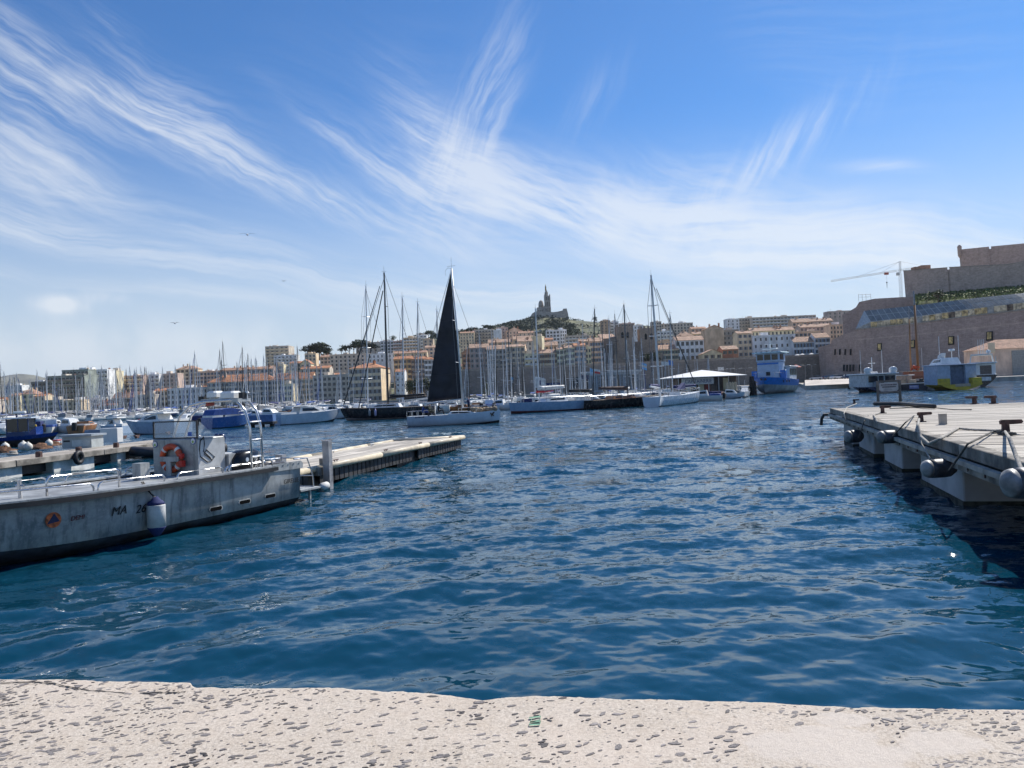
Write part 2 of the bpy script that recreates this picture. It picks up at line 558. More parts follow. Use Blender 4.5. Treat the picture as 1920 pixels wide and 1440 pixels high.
def make_quay():
    xs = np.concatenate([np.linspace(-9, -3.4, 40), np.linspace(-3.38, 3.2, 420), np.linspace(3.22, 9, 40)])
    offs = [0.0, -0.012, -0.03, -0.06] + list(-np.geomspace(0.1, 1.6, 46)) + [-2.2, -3.5, -6, -9]
    mb = MB(); mb.smooth = True
    vs = []; rows = 4 + len(offs)
    for x in xs:
        e = edge_y(x)
        vs.append((x, e - 0.03, -1.2)); vs.append((x, e - 0.01, 0.9)); vs.append((x, e + 0.004, QZ - 0.10)); vs.append((x, e + 0.004, QZ - 0.03))
        for o in offs:
            z = QZ + (-0.006 if o == 0 else 0)
            if -2 < o < -0.02:
                z += 0.004 * mnoise.noise(Vector((x * 2.3, (e + o) * 2.3, 0))) + 0.0025 * mnoise.noise(Vector((x * 23, (e + o) * 23, 4)))
            vs.append((x, e + o, z))
    fs = []
    for i in range(len(xs) - 1):
        for j in range(rows - 1):
            fs.append((i * rows + j, (i + 1) * rows + j, (i + 1) * rows + j + 1, i * rows + j + 1))
    mb.add(vs, fs)
    m = bpy.data.materials.new('quay_concrete'); m.use_nodes = True
    t = NT(m.node_tree); b = m.node_tree.nodes['Principled BSDF']
    pos = t.n('ShaderNodeNewGeometry').outputs['Position']
    n1 = t.noise(pos, 1.3, 5, 0.6); n2 = t.noise(pos, 55, 6, 0.7); n3 = t.noise(pos, 9, 5, 0.65)
    c = t.mix(t.ss(n2, 0.3, 0.7), (0.43, 0.36, 0.29), (0.68, 0.605, 0.515))
    c = t.mix(t.math('MULTIPLY', t.ss(n3, 0.35, 0.75), 0.3), c, (0.46, 0.36, 0.26))
    c = t.mix(t.math('MULTIPLY', t.ss(n1, 0.45, 0.7), 0.45), c, (0.66, 0.56, 0.47))
    # fine grit of dark chips
    vr = t.n('ShaderNodeTexVoronoi', i_Scale=75.0)
    t.l(t.vmath('MULTIPLY', pos, (0.7, 1.0, 1.0)), vr.inputs['Vector'])
    chip = t.math('MULTIPLY', t.math('LESS_THAN', vr.outputs['Distance'], 0.3), t.ss(t.noise(pos, 31, 2), 0.52, 0.6))
    c = t.mix(t.math('MULTIPLY', chip, 0.65), c, (0.22, 0.2, 0.19))
    # pale worn cement patches
    pm = None
    for q, rad in zip(PATCH, (0.2, 0.22, 0.2, 0.12, 0.16)):
        d = t.vmath('MULTIPLY', t.vmath('SUBTRACT', pos, tuple(q)), (0.62, 1.0, 0.0))
        ln = t.math('ADD', t.vmath('LENGTH', d), t.math('MULTIPLY', t.math('SUBTRACT', n3, 0.5), 0.16))
        f = t.ss(ln, rad * 0.55, rad * 0.75, 1.0, 0.0)
        pm = f if pm is None else t.math('MAXIMUM', pm, f)
    c = t.mix(t.math('MULTIPLY', pm, 0.6), c, (0.62, 0.55, 0.48))
    t.l(c, b.inputs['Base Color'])
    b.inputs['Roughness'].default_value = 0.9
    b.inputs['Specular IOR Level'].default_value = 0.2
    bn = t.n('ShaderNodeBump', i_Strength=0.7, i_Distance=0.006)
    t.l(t.math('ADD', t.noise(pos, 140, 4, 0.7), t.math('MULTIPLY', n2, 0.8)), bn.inputs['Height'])
    t.l(bn.outputs[0], b.inputs['Normal'])
    q = struct(mb.build('quay', m))
    # stones in the concrete: the largest one by one, the small ones together
    sm = mat('aggregate_stone', (0.235, 0.21, 0.198), 0.8, var=0.3, scale=6, bump=0.4, bscale=120)
    rnd = random.Random(5)
    stones = []
    def clear(x, y):
        for pq, rad in zip(PATCH, (0.16, 0.17, 0.16, 0.09, 0.12)):
            if math.hypot((x - pq.x) * 0.62, y - pq.y) < rad:
                return False
        return True
    while len(stones) < 5200:
        x = rnd.uniform(-3.6, 3.3); d = rnd.uniform(0.02, 1.5)
        y = edge_y(x) - d
        if not clear(x, y): continue
        dens = 0.25 + 1.1 * max(0, mnoise.noise(Vector((x * 0.7, y * 0.9, 3))) + 0.35)
        if x > 1.0 and d < 0.16: dens += 0.6
        if rnd.random() > dens: continue
        L = 0.008 + 0.03 * rnd.random() ** 2.6
        stones.append((L, x, y, rnd.uniform(0.26, 0.55), rnd.gauss(0.25, 0.35)))
    stones.sort(reverse=True)
    protos = []
    for k in range(14):
        n = 7
        pts = []
        for i in range(n):
            a = 2 * math.pi * i / n + rnd.uniform(-.25, .25)
            r = rnd.uniform(0.62, 1.0)
            pts.append((math.cos(a) * r, math.sin(a) * r))
        pb = MB()
        vs = [(p[0], p[1], -0.2) for p in pts] + [(p[0] * .96, p[1] * .96, 0.06 + 0.05 * rnd.random()) for p in pts]
        fs = [(i, (i + 1) % n, n + (i + 1) % n, n + i) for i in range(n)] + [tuple(range(n, 2 * n))]
        pb.add(vs, fs); protos.append((pb.mesh('stone', sm), vs, fs))
    rest = MB()
    for i, (L, x, y, asp, an) in enumerate(stones):
        z = QZ + 0.001
        me, vs, fs = protos[i % 14]
        if i < 300:
            obj('stone', me, q, (x, y, z), (0, 0, an), (L, L * asp, 0.02))
        else:
            rest.M = Matrix.Translation((x, y, z)) @ Matrix.Rotation(an, 4, 'Z') @ Matrix.Diagonal((L, L * asp, 0.018, 1))
            rest.add(vs, fs)
    rest.M = None
    g = rest.build('small_stones', sm, q); g['kind'] = 'stuff'
    # crack behind the edge on the left
    cr = MB(); cm = mat('crack_shadow', (0.05, 0.045, 0.04), 0.9, var=0.1)
    for line in ([(0, 1280), (60, 1278), (100, 1281), (130, 1288), (165, 1294), (205, 1297), (240, 1299)], [(262, 1299), (300, 1298), (330, 1298), (352, 1296)]):
        pp = []
        for (xa, ya), (xb, yb) in zip(line, line[1:]):
            for s_ in range(6):
                k = s_ / 6
                pp.append(W(xa + (xb - xa) * k, ya + (yb - ya) * k + rnd.uniform(-.7, .7), QZ + 0.004))
        for a, b2 in zip(pp, pp[1:]):
            w = rnd.uniform(0.003, 0.008)
            cr.quad((a.x, a.y - w, a.z), (b2.x, b2.y - w, b2.z), (b2.x, b2.y + w, b2.z), (a.x, a.y + w, a.z))
    cr.build('crack', cm, q)
    # small green paint scribble
    gr = MB(); gm = mat('green_paint', (0.17, 0.33, 0.22), 0.8, var=0.2, scale=30)
    for (xa, ya), (xb, yb) in zip([(992, 1346), (1014, 1343), (1012, 1350), (994, 1354), (1014, 1352), (1012, 1358), (992, 1359)],
                                  [(1014, 1343), (1012, 1350), (994, 1354), (1014, 1352), (1012, 1358), (992, 1359), (998, 1346)]):
        a = W(xa, ya, QZ + .006); b2 = W(xb, yb, QZ + .006)
        gr.quad((a.x, a.y - .008, a.z), (b2.x, b2.y - .008, b2.z), (b2.x, b2.y + .008, b2.z), (a.x, a.y + .008, a.z))
    gr.build('paint_mark', gm, q)
    return q
make_quay()
# ------------------------------------------------------------------ land
BAS = P(1025, 600, 1520)
def sstep(a, b, x):
    t = max(0.0, min(1.0, (x - a) / (b - a)))
    return t * t * (3 - 2 * t)
def ter(x, y):
    z = 1.3 + 50 * sstep(450, 950, y) * (0.42 + 0.58 * sstep(-430, -110, x))
    dx, dy = x - BAS.x, y - 1520
    z += 80 * math.exp(-(dx / 450) ** 2 - (dy / 340) ** 2) + 15 * math.exp(-(dx / 75) ** 2 - (dy / 75) ** 2)
    pl = 14.6 * sstep(-48, -30, x) * sstep(431.5, 433, y) * (1 - sstep(500, 800, y))
    return z + pl
def make_land():
    mb = MB(); mb.smooth = True
    ys = [433.1, 433.2, 434.5, 440] + list(np.linspace(446, 900, 40)) + list(np.linspace(915, 1800, 50)) + [1950, 2200, 2600, 3200, 4500, 7000, 9000]
    xs = list(np.linspace(-900, 700, 130)); xs = [-5000, -3000, -1800, -1200] + xs + [900, 1400, 2500, 4000]
    vs = []
    for y in ys:
        for x in xs:
            vs.append((x, y, 0.5 if y < 433.15 else ter(x, y) + (2.5 * mnoise.noise(Vector((x / 23, y / 23, 0))) if y > 800 else 0)))
    n = len(xs)
    fs = [(j * n + i, j * n + i + 1, (j + 1) * n + i + 1, (j + 1) * n + i) for j in range(len(ys) - 1) for i in range(n - 1)]
    mb.add(vs, fs)
    m = bpy.data.materials.new('scrub_hillside'); m.use_nodes = True
    t = NT(m.node_tree); b = m.node_tree.nodes['Principled BSDF']
    pos = t.n('ShaderNodeNewGeometry').outputs['Position']
    c = t.mix(t.ss(t.noise(pos, 0.03, 6, 0.65), 0.4, 0.62), (0.045, 0.06, 0.028), (0.16, 0.155, 0.075))
    c = t.mix(t.ss(t.noise(pos, 0.11, 5, 0.7), 0.56, 0.66), c, (0.33, 0.30, 0.26))
    t.l(c, b.inputs['Base Color']); b.inputs['Roughness'].default_value = 0.95
    struct(mb.build('hillside', m))
    # blue hills far beyond the port
    hb = MB(); hb.smooth = True
    prof = [(-700, 720), (-420, 706), (-200, 716), (-60, 710), (5, 706), (20, 702), (32, 701), (50, 702), (66, 703), (78, 707), (88, 710), (104, 709), (125, 712), (170, 720), (260, 733), (420, 748)]
    vs = []
    for k in range(len(prof) * 6 - 5):
        i, f = divmod(k, 6); f /= 6
        x = prof[i][0] + ((prof[i + 1][0] - prof[i][0]) * f if i + 1 < len(prof) else 0)
        y = prof[i][1] + ((prof[i + 1][1] - prof[i][1]) * f if i + 1 < len(prof) else 0)
        p = P(x, y, 8200)
        h = p.z + 14 * mnoise.noise(Vector((p.x / 160, 1, 1)))
        for q, d in ((0.0, -2600), (0.22, -1700), (0.5, -1000), (0.8, -420), (1.0, 0), (0.85, 500), (0.0, 2500)):
            w = 40 * mnoise.noise(Vector((p.x / 300, d / 300, 7))) * q
            vs.append((p.x, p.y + d, h * q + w * (1 if q < 1 else .3) - (2 if q == 0 else 0)))
    nn = len(vs) // 7
    hb.add(vs, [(i * 7 + j, (i + 1) * 7 + j, (i + 1) * 7 + j + 1, i * 7 + j + 1) for i in range(nn - 1) for j in range(6)])
    struct(hb.build('far_hills', mat('garrigue', (0.13, 0.125, 0.085), 0.95, var=0.3, scale=0.004, space='World', dirt=0.5, dirtcol=(0.3, 0.28, 0.25))))
    # quay road across the harbour
    qm = mat('quay_paving', (0.40, 0.365, 0.32), 0.85, var=0.15, scale=0.4, space='World', dirt=0.4, dirtcol=(0.2, 0.18, 0.16))
    qb = MB()
    front = [(-900, 500), (-400, 486), (-150, 452), (-30, 410), (60, 392), (P(1500, 720, 350).x, 350), (P(1511, 720, 216).x, 216), (P(1660, 720, 226).x, 226), (P(1990, 700, 238).x, 238), (420, 238)]
    pts = front + [(420, 433.05), (-900, 520)]
    qb.prism(pts, -2, 1.25)
    struct(qb.build('harbour_quay', qm))
make_land()

STONE = {}
def stone_mat(name, c1, c2, bw=1.1, bh=0.42, mort=None, stain=0.6):
    mort = mort or tuple(x * 0.82 for x in c2)
    m = bpy.data.materials.new(name); m.use_nodes = True
    t = NT(m.node_tree); b = m.node_tree.nodes['Principled BSDF']
    geo = t.n('ShaderNodeNewGeometry')
    sp_ = t.n('ShaderNodeSeparateXYZ'); t.l(geo.outputs['Position'], sp_.inputs[0])
    u = t.math('SUBTRACT', sp_.outputs[0], t.math('MULTIPLY', sp_.outputs[1], 0.25))
    v = t.comb(u, sp_.outputs[2], 0)
    br = t.n('ShaderNodeTexBrick'); t.l(v, br.inputs['Vector'])
    br.inputs['Color1'].default_value = c1 + (1,); br.inputs['Color2'].default_value = c2 + (1,); br.inputs['Mortar'].default_value = mort + (1,)
    br.inputs['Scale'].default_value = 1.0; br.inputs['Brick Width'].default_value = bw; br.inputs['Row Height'].default_value = bh
    br.inputs['Mortar Size'].default_value = 0.03; br.inputs['Bias'].default_value = -0.1
    pos = geo.outputs['Position']
    c = t.mix(t.math('MULTIPLY', t.ss(t.noise(pos, 0.13, 7, 0.7), 0.42, 0.72), stain), br.outputs['Color'], tuple(x * 0.5 for x in c1))
    st = t.vmath('MULTIPLY', pos, (0.9, 0.9, 0.09))
    c = t.mix(t.math('MULTIPLY', t.ss(t.noise(st, 0.6, 5, 0.65), 0.52, 0.75), 0.45), c, tuple(x * 0.55 for x in c2))
    c = t.mix(t.math('MULTIPLY', t.ss(t.noise(pos, 0.9, 4, 0.6), 0.4, 0.75), 0.35), c, tuple(min(1, x * 1.35) for x in c1))
    t.l(c, b.inputs['Base Color']); b.inputs['Roughness'].default_value = 0.9; b.inputs['Specular IOR Level'].default_value = 0.2
    bn = t.n('ShaderNodeBump', i_Strength=0.8, i_Distance=0.12)
    t.l(t.math('ADD', t.math('MULTIPLY', br.outputs['Fac'], -0.7), t.noise(pos, 1.6, 5, 0.6)), bn.inputs['Height'])
    t.l(bn.outputs[0], b.inputs['Normal'])
    return m
M_FORT = stone_mat('fort_stone', (0.49, 0.375, 0.315), (0.37, 0.28, 0.24))
M_FORT2 = stone_mat('fort_stone_upper', (0.58, 0.45, 0.37), (0.46, 0.35, 0.285))
M_RET = stone_mat('retaining_wall_stone', (0.30, 0.27, 0.235), (0.235, 0.205, 0.18), 1.4, 0.5)
M_ABB = stone_mat('abbey_stone', (0.47, 0.37, 0.29), (0.36, 0.28, 0.225))
M_PALE = stone_mat('pale_stone', (0.44, 0.39, 0.335), (0.33, 0.285, 0.24), 0.9, 0.35)
# ------------------------------------------------------------------ the town
WALL = {
    'cream': (0.60, 0.52, 0.39), 'beige': (0.52, 0.43, 0.335), 'ochre': (0.52, 0.38, 0.22), 'grey': (0.43, 0.40, 0.37), 'white': (0.74, 0.71, 0.66),
    'pink': (0.58, 0.42, 0.34), 'brown': (0.36, 0.27, 0.205), 'blue': (0.58, 0.63, 0.68), 'dark': (0.25, 0.235, 0.225), 'green': (0.44, 0.46, 0.37),
    'sand': (0.56, 0.47, 0.36), 'mauve': (0.42, 0.34, 0.32), 'brick': (0.42, 0.2, 0.14), 'glass': (0.2, 0.235, 0.235), 'stone': (0.40, 0.34, 0.28),
}
def wallmat(k):
    c = tuple(min(0.86, v * q) for v, q in zip(WALL[k], (1.5, 1.42, 1.28)))
    return mat('wall_' + k, c, 0.9, var=0.13, scale=0.35, dirt=0.3, dirtcol=tuple(x * 0.55 for x in c), stretch=(1, 1, 0.45), spec=0.25)
def tile_mat(name, c):
    m = bpy.data.materials.new(name); m.use_nodes = True
    t = NT(m.node_tree); b = m.node_tree.nodes['Principled BSDF']
    oc = t.n('ShaderNodeTexCoord').outputs['Object']
    oi = t.n('ShaderNodeObjectInfo').outputs['Random']
    v = t.vmath('ADD', oc, t.comb(t.math('MULTIPLY', oi, 57.0), 0.0, 0.0))
    wv = t.n('ShaderNodeTexWave', i_Scale=3.2, bands_direction='X'); t.l(v, wv.inputs['Vector'])
    col = t.mix(t.ss(t.noise(v, 0.5, 5, 0.65), 0.3, 0.7), tuple(x * 0.72 for x in c), tuple(min(1, x * 1.3) for x in c))
    col = t.mix(t.math('MULTIPLY', t.ss(t.noise(v, 2.2, 5, 0.7), 0.5, 0.75), 0.5), col, (0.3, 0.22, 0.17))
    col = t.mix(t.math('MULTIPLY', wv.outputs['Fac'], 0.35), col, tuple(x * 0.6 for x in c))
    t.l(col, b.inputs['Base Color']); b.inputs['Roughness'].default_value = 0.85
    bn = t.n('ShaderNodeBump', i_Strength=0.6, i_Distance=0.1); t.l(wv.outputs['Fac'], bn.inputs['Height']); t.l(bn.outputs[0], b.inputs['Normal'])
    return m
M_TILE = [tile_mat('roof_tiles_orange', (0.55, 0.24, 0.115)), tile_mat('roof_tiles_pale', (0.56, 0.36, 0.245)), tile_mat('roof_tiles_faded', (0.5, 0.29, 0.19))]
M_FRAME = mat('window_frame', (0.5, 0.48, 0.45), 0.6, var=0.05)
M_PANE = mat('window_pane', (0.03, 0.035, 0.04), 0.12, var=0.2, scale=0.8)
M_SHUT = [mat('shutter_grey', (0.33, 0.34, 0.34), 0.7), mat('shutter_green', (0.14, 0.2, 0.16), 0.7), mat('shutter_brown', (0.21, 0.13, 0.09), 0.7), mat('shutter_blue', (0.2, 0.27, 0.36), 0.7)]
M_METAL = mat('grey_metal', (0.4, 0.4, 0.4), 0.5, 0.6)
M_ROOFGREY = mat('flat_roof_gravel', (0.36, 0.34, 0.31), 0.9)
_wins = {}
def win_mesh(ww, wh, sh):
    k = (round(ww, 2), round(wh, 2), sh)
    if k in _wins: return _wins[k]
    b = MB()
    b.m = 1
    b.quad((-ww / 2, 0.26, 0), (ww / 2, 0.26, 0), (ww / 2, 0.26, wh), (-ww / 2, 0.26, wh))
    b.m = 0
    f = 0.09
    b.box(-ww / 2, -ww / 2 + f, 0.17, 0.25, 0, wh); b.box(ww / 2 - f, ww / 2, 0.17, 0.25, 0, wh)
    b.box(-ww / 2 + f, ww / 2 - f, 0.17, 0.25, wh - f, wh); b.box(-ww / 2 + f, ww / 2 - f, 0.17, 0.25, 0, f)
    nm = max(1, int(ww / 0.9))
    for i in range(nm):
        x = -ww / 2 + ww * (i + 1) / (nm + 1)
        b.box(x - .04, x + .04, 0.18, 0.24, f, wh - f)
    b.box(-ww / 2 - .1, ww / 2 + .1, -0.1, 0.12, -0.1, -0.004)
    if sh >= 0:
        b.m = 2
        w2 = ww / 2
        b.box(-ww / 2 - w2, -ww / 2 - 0.01, -0.09, -0.03, 0, wh)
        b.box(ww / 2 + 0.01, ww / 2 + w2, -0.09, -0.03, 0, wh)
    me = b.mesh('window', [M_FRAME, M_PANE, M_SHUT[max(0, sh)]])
    _wins[k] = me
    return me
def facade(mb, W_, H, wins, y=0.0, dep=0.27):
    """front wall in the x-z plane at y, with rectangular openings (x0, x1, z0, z1) laid on a grid"""
    xs = sorted(set([-W_ / 2, W_ / 2] + [v for w in wins for v in w[:2]]))
    zs = sorted(set([0, H] + [v for w in wins for v in w[2:]]))
    hole = set()
    for w in wins:
        hole.add((round(w[0], 4), round(w[2], 4)))
    for j in range(len(zs) - 1):
        i = 0
        while i < len(xs) - 1:
            if (round(xs[i], 4), round(zs[j], 4)) in hole:
                i += 1; continue
            k = i
            while k + 1 < len(xs) - 1 and (round(xs[k + 1], 4), round(zs[j], 4)) not in hole:
                k += 1
            mb.quad((xs[i], y, zs[j]), (xs[k + 1], y, zs[j]), (xs[k + 1], y, zs[j + 1]), (xs[i], y, zs[j + 1]))
            i = k + 1
    for x0, x1, z0, z1 in wins:
        mb.quad((x0, y, z0), (x0, y + dep, z0), (x0, y + dep, z1), (x0, y, z1))
        mb.quad((x1, y + dep, z0), (x1, y, z0), (x1, y, z1), (x1, y + dep, z1))
        mb.quad((x0, y, z0), (x1, y, z0), (x1, y + dep, z0), (x0, y + dep, z0))
        mb.quad((x0, y + dep, z1), (x1, y + dep, z1), (x1, y, z1), (x0, y, z1))
_brnd = random.Random(21)
def bld(label, x0, x1, yt, D, rows, cols, wall, roof='tile', yaw=0.0, dep=11.0, fl=3.2, ww=1.1, wh=1.9, rh=None, sh=None, balc=False,
        tile=None, chim=2, base=None, ylow=None, name='house', cat='house', sideW=0, group=None):
    rnd = _brnd
    c = P((x0 + x1) / 2, yt, D)
    Wd = (x1 - x0) / FPX * (D / 1.0) * 1.0
    Wd = Wd / max(0.6, math.cos(R(yaw)))
    g = (ter(c.x, D + 3) if base is None else base) - 1.0
    if ylow is not None:
        g = P((x0 + x1) / 2, ylow, D).z
    H = max(4.0, c.z - g)
    z0 = c.z - H
    t = thing(name, label, cat, (c.x, D, z0), R(yaw), group)
    wm = wallmat(wall)
    wins = []; pos = []
    shk = rnd.choice([-1, -1, 0, 1, 2, 3]) if sh is None else sh
    if cols and rows:
        pitch = Wd / cols
        w_ = min(ww, pitch * (0.5 if shk >= 0 else 0.66))
        for r in range(rows):
            zt = H - 0.75 - r * fl
            zb = zt - wh
            if zb < 0.3: break
            for i in range(cols):
                xc = -Wd / 2 + pitch * (i + 0.5)
                wins.append((xc - w_ / 2, xc + w_ / 2, zb, zt)); pos.append((xc, zb))
    mb = MB()
    facade(mb, Wd, H, wins)
    h = Wd / 2
    mb.quad((h, 0, 0), (h, dep, 0), (h, dep, H), (h, 0, H))
    mb.quad((-h, dep, 0), (-h, 0, 0), (-h, 0, H), (-h, dep, H))
    mb.quad((h, dep, 0), (-h, dep, 0), (-h, dep, H), (h, dep, H))
    mb.quad((-h, 0, 0), (-h, dep, 0), (h, dep, 0), (h, 0, 0))
    tm = M_TILE[rnd.choice([0, 1, 1, 2, 2]) if tile is None else tile]
    if roof in ('flat', 'block'):
        mb.quad((-h, 0.0, H - 0.02), (h, 0.0, H - 0.02), (h, dep, H - 0.02), (-h, dep, H - 0.02))
    wl = mb.build('wall', wm, t)
    if wins:
        me = win_mesh(w_, wh, shk)
        for xc, zb in pos:
            obj('window', me, t, (xc, 0, zb))
    if balc:
        for r in range(min(rows, 12)):
            zb = H - 0.75 - r * fl - wh - 0.12
            if zb < 1: break
            b = MB()
            b.box(-h + .2, h - .2, -1.15, -0.003, zb - 0.16, zb)
            b.box(-h + .2, h - .2, -1.15, -1.08, zb + 0.004, zb + 0.85)
            b.build('balcony', wallmat('white') if balc == 1 else wallmat('dark') if balc == 2 else wallmat('sand'), t)
    o = 0.45
    if roof in ('tile', 'hip', 'gable_front'):
        rh = rh if rh is not None else max(1.6, min(dep, Wd) * 0.17)
        b = MB()
        zz = H + 0.004
        th = 0.18
        if roof == 'tile':      # ridge along the front
            pr = [(-o, zz - 0.1), (dep / 2, zz + rh), (dep + o, zz - 0.1), (dep + o, zz - 0.1 + th), (dep / 2, zz + rh + th), (-o, zz - 0.1 + th)]
            n = 6
            b.add([(-h - .2, p[0], p[1]) for p in pr] + [(h + .2, p[0], p[1]) for p in pr],
                  [(0, 1, 4, 5), (1, 2, 3, 4), (11, 10, 7, 6), (10, 9, 8, 7), (5, 4, 10, 11), (4, 3, 9, 10), (0, 5, 11, 6), (1, 0, 6, 7), (2, 1, 7, 8), (3, 2, 8, 9)])
            for s in (-1, 1):
                wb = MB()
                pts = [(s * (h - .004), 0.05, H - .01), (s * (h - .004), dep - .05, H - .01), (s * (h - .004), dep / 2, H + rh - .02)]
                wb.poly(pts if s > 0 else pts[::-1])
                wb.build('gable', wm, t)
        elif roof == 'hip':
            k = min(dep / 2, h * 0.8)
            e = [(-h - o, -o, zz), (h + o, -o, zz), (h + o, dep + o, zz), (-h - o, dep + o, zz)]
            r1, r2 = (-h + k, dep / 2, zz + rh), (h - k, dep / 2, zz + rh)
            b.add(e + [r1, r2], [(0, 1, 5, 4), (1, 2, 5), (2, 3, 4, 5), (3, 0, 4), (3, 2, 1, 0)])
        else:                   # gable faces us
            pr = [(-h - o, zz - .12), (0, zz + rh), (h + o, zz - .12), (h + o, zz + .05), (0, zz + rh + .18), (-h - o, zz + .05)]
            b.add([(p[0], -o, p[1]) for p in pr] + [(p[0], dep, p[1]) for p in pr],
                  [(0, 1, 4, 5), (1, 2, 3, 4), (5, 4, 10, 11), (4, 3, 9, 10), (0, 5, 11, 6), (3, 2, 8, 9), (6, 7, 1, 0), (7, 8, 2, 1)])
            wb = MB(); wb.poly([(-h + .01, 0.003, H), (h - .01, 0.003, H), (0, 0.003, H + rh - .02)]); wb.build('gable', wm, t)
        b.build('roof', tm, t)
        if rows:
            cb = MB(); cb.box(-h - .12, h + .12, -0.22, -0.004, H - 0.5, H - 0.16); cb.build('cornice', wm, t)
    elif roof in ('flat', 'block'):
        pb = MB()
        for a in ((-h - .1, h + .1, -.12, .25), (-h - .1, h + .1, dep - .25, dep + .1)):
            pb.box(a[0], a[1], a[2], a[3], H + .002, H + 0.75)
        pb.box(-h - .1, -h + .2, .26, dep - .26, H + .002, H + 0.75); pb.box(h - .2, h + .1, .26, dep - .26, H + .002, H + 0.75)
        pb.build('parapet', wm, t)
        if Wd > 6:
            hx = rnd.uniform(-h * .5, h * .5); hw = rnd.uniform(1.2, 2.6)
            hb = MB(); hb.box(hx - hw, hx + hw, dep * .3, dep * .7, H, H + rnd.uniform(1.6, 2.8)); hb.build('roof_hut', wallmat(rnd.choice(['white', 'grey', wall])), t)
            ab = MB(); ax = rnd.uniform(-h * .8, h * .8); ab.tube([(ax, dep * .4, H), (ax, dep * .4, H + 3.6)], 0.07, 4); ab.box(ax - .8, ax + .8, dep * .4 - .04, dep * .4 + .04, H + 3.1, H + 3.2); ab.build('antenna', M_METAL, t)
    for i in range(chim):
        cx = rnd.uniform(-h * .85, h * .85); cy = rnd.uniform(dep * .3, dep * .7)
        b = MB(); hh = (rh if roof in ('tile', 'hip', 'gable_front') else 0.6) + rnd.uniform(0.7, 1.3)
        b.box(cx - .55, cx + .55, cy - .35, cy + .35, H, H + hh); b.box(cx - .65, cx + .65, cy - .45, cy + .45, H + hh + .002, H + hh + .15)
        for q in (-.28, .28):
            b.lathe([(.14, H + hh + .15), (.11, H + hh + .6)], 6, (cx + q, cy, 0))
        b.build('chimney', tm if rnd.random() < .3 else wallmat(rnd.choice(['sand', 'beige', 'grey'])), t)
    t['H'] = H; t['Wd'] = Wd
    return t

G = bld
# --- left, from the frame's edge to the tower
G('beige end house with lit flank at the left edge of the picture', -14, 15, 750, 500, 4, 3, 'beige', 'tile', tile=0)
G('cream house carrying a red round sign, left of the arched house', 16, 38, 742, 488, 4, 3, 'cream', 'tile', tile=2)
G('small cream house with two square attic windows under a hipped roof', 40, 63, 739, 480, 4, 2, 'cream', 'hip', rh=3.0, tile=2)
G('narrow cream house between the hipped house and the glazed block', 64, 84, 743, 478, 4, 2, 'sand', 'tile')
G('low white flat roofed block under the far blue hills', 8, 41, 724, 720, 2, 5, 'white', 'flat', name='apartment_block', cat='building')
G('dark grey flat block left of the big glazed apartment block', 58, 92, 717, 600, 6, 5, 'dark', 'flat', name='apartment_block', cat='building')
G('big grey green apartment block with stacked glazed balconies at left', 86, 158, 706, 520, 10, 10, 'glass', 'block', balc=2, ww=2.6, sh=-1, name='apartment_block', cat='building', dep=18)
G('set back glazed upper floors on the big grey green block', 116, 165, 695, 545, 4, 7, 'glass', 'block', balc=2, ww=2.6, sh=-1, name='apartment_block', cat='building', base=20)
G('white penthouse storeys with lift hut right of the glazed block', 150, 201, 695, 560, 6, 8, 'white', 'block', balc=1, ww=1.8, sh=-1, name='apartment_block', cat='building')
G('plain cream slab with no windows beside the white penthouse', 199, 218, 697, 575, 0, 0, 'cream', 'flat', name='apartment_block', cat='building', chim=0)
G('low orange roofed quay house under the cream slab', 184, 220, 760, 470, 3, 5, 'grey', 'tile', rh=3.4, tile=0)
G('grey quay house between the glazed block and the low orange roof', 150, 186, 748, 482, 4, 5, 'blue', 'flat')
G('brown balcony block behind the tall grey masts at left', 221, 268, 706, 590, 6, 7, 'mauve', 'block', balc=3, ww=2.0, sh=-1, name='apartment_block', cat='building')
G('white balcony block standing next to the brown balcony block', 264, 298, 704, 600, 6, 4, 'white', 'block', balc=1, ww=2.0, sh=-1, name='apartment_block', cat='building')
G('brown block with crowded rooftop left of the domed building', 296, 333, 702, 605, 6, 5, 'mauve', 'flat', name='apartment_block', cat='building')
G('terracotta roofed quay house below the brown balcony block', 210, 258, 746, 474, 4, 6, 'grey', 'tile', rh=3.6, tile=2)
G('grey quay house left of the long roof terrace house', 256, 290, 742, 470, 4, 4, 'grey', 'flat')
G('quay house with a short bright orange roof and loggia', 288, 314, 733, 478, 5, 4, 'beige', 'tile', tile=0)
G('long grey quay house with cluttered pink roof terraces', 313, 388, 729, 478, 5, 11, 'blue', 'flat', chim=4)
G('pale rounded rooftop building at the skyline left', 330, 370, 692, 650, 5, 5, 'sand', 'hip', rh=3.0, tile=1, name='apartment_block', cat='building')
G('row of terracotta houses with chimneys on the left skyline', 368, 420, 697, 640, 3, 8, 'pink', 'flat', chim=6)
G('long mauve block with a low roof behind the big orange roof', 414, 512, 693, 600, 2, 12, 'mauve', 'tile', rh=2.0, tile=2, chim=5, name='apartment_block', cat='building')
G('long grey quay building with the big bright orange hip roof', 390, 516, 715, 476, 6, 16, 'grey', 'hip', rh=4.6, tile=0, dep=16, yaw=4, name='quay_building', cat='building')
G('orange roofed right wing with white terraces beside the big hip roof', 514, 586, 711, 470, 6, 9, 'beige', 'tile', rh=4.0, tile=0, name='quay_building', cat='building')
G('pale narrow front lit cream between grey quay facades', 528, 548, 722, 452, 5, 2, 'cream', 'flat', chim=0)
G('tall grey tower block with brown balconies rising above the roofs', 497, 541, 650, 760, 11, 5, 'grey', 'block', balc=3, ww=2.2, sh=-1, name='tower_block', cat='tower', dep=20)
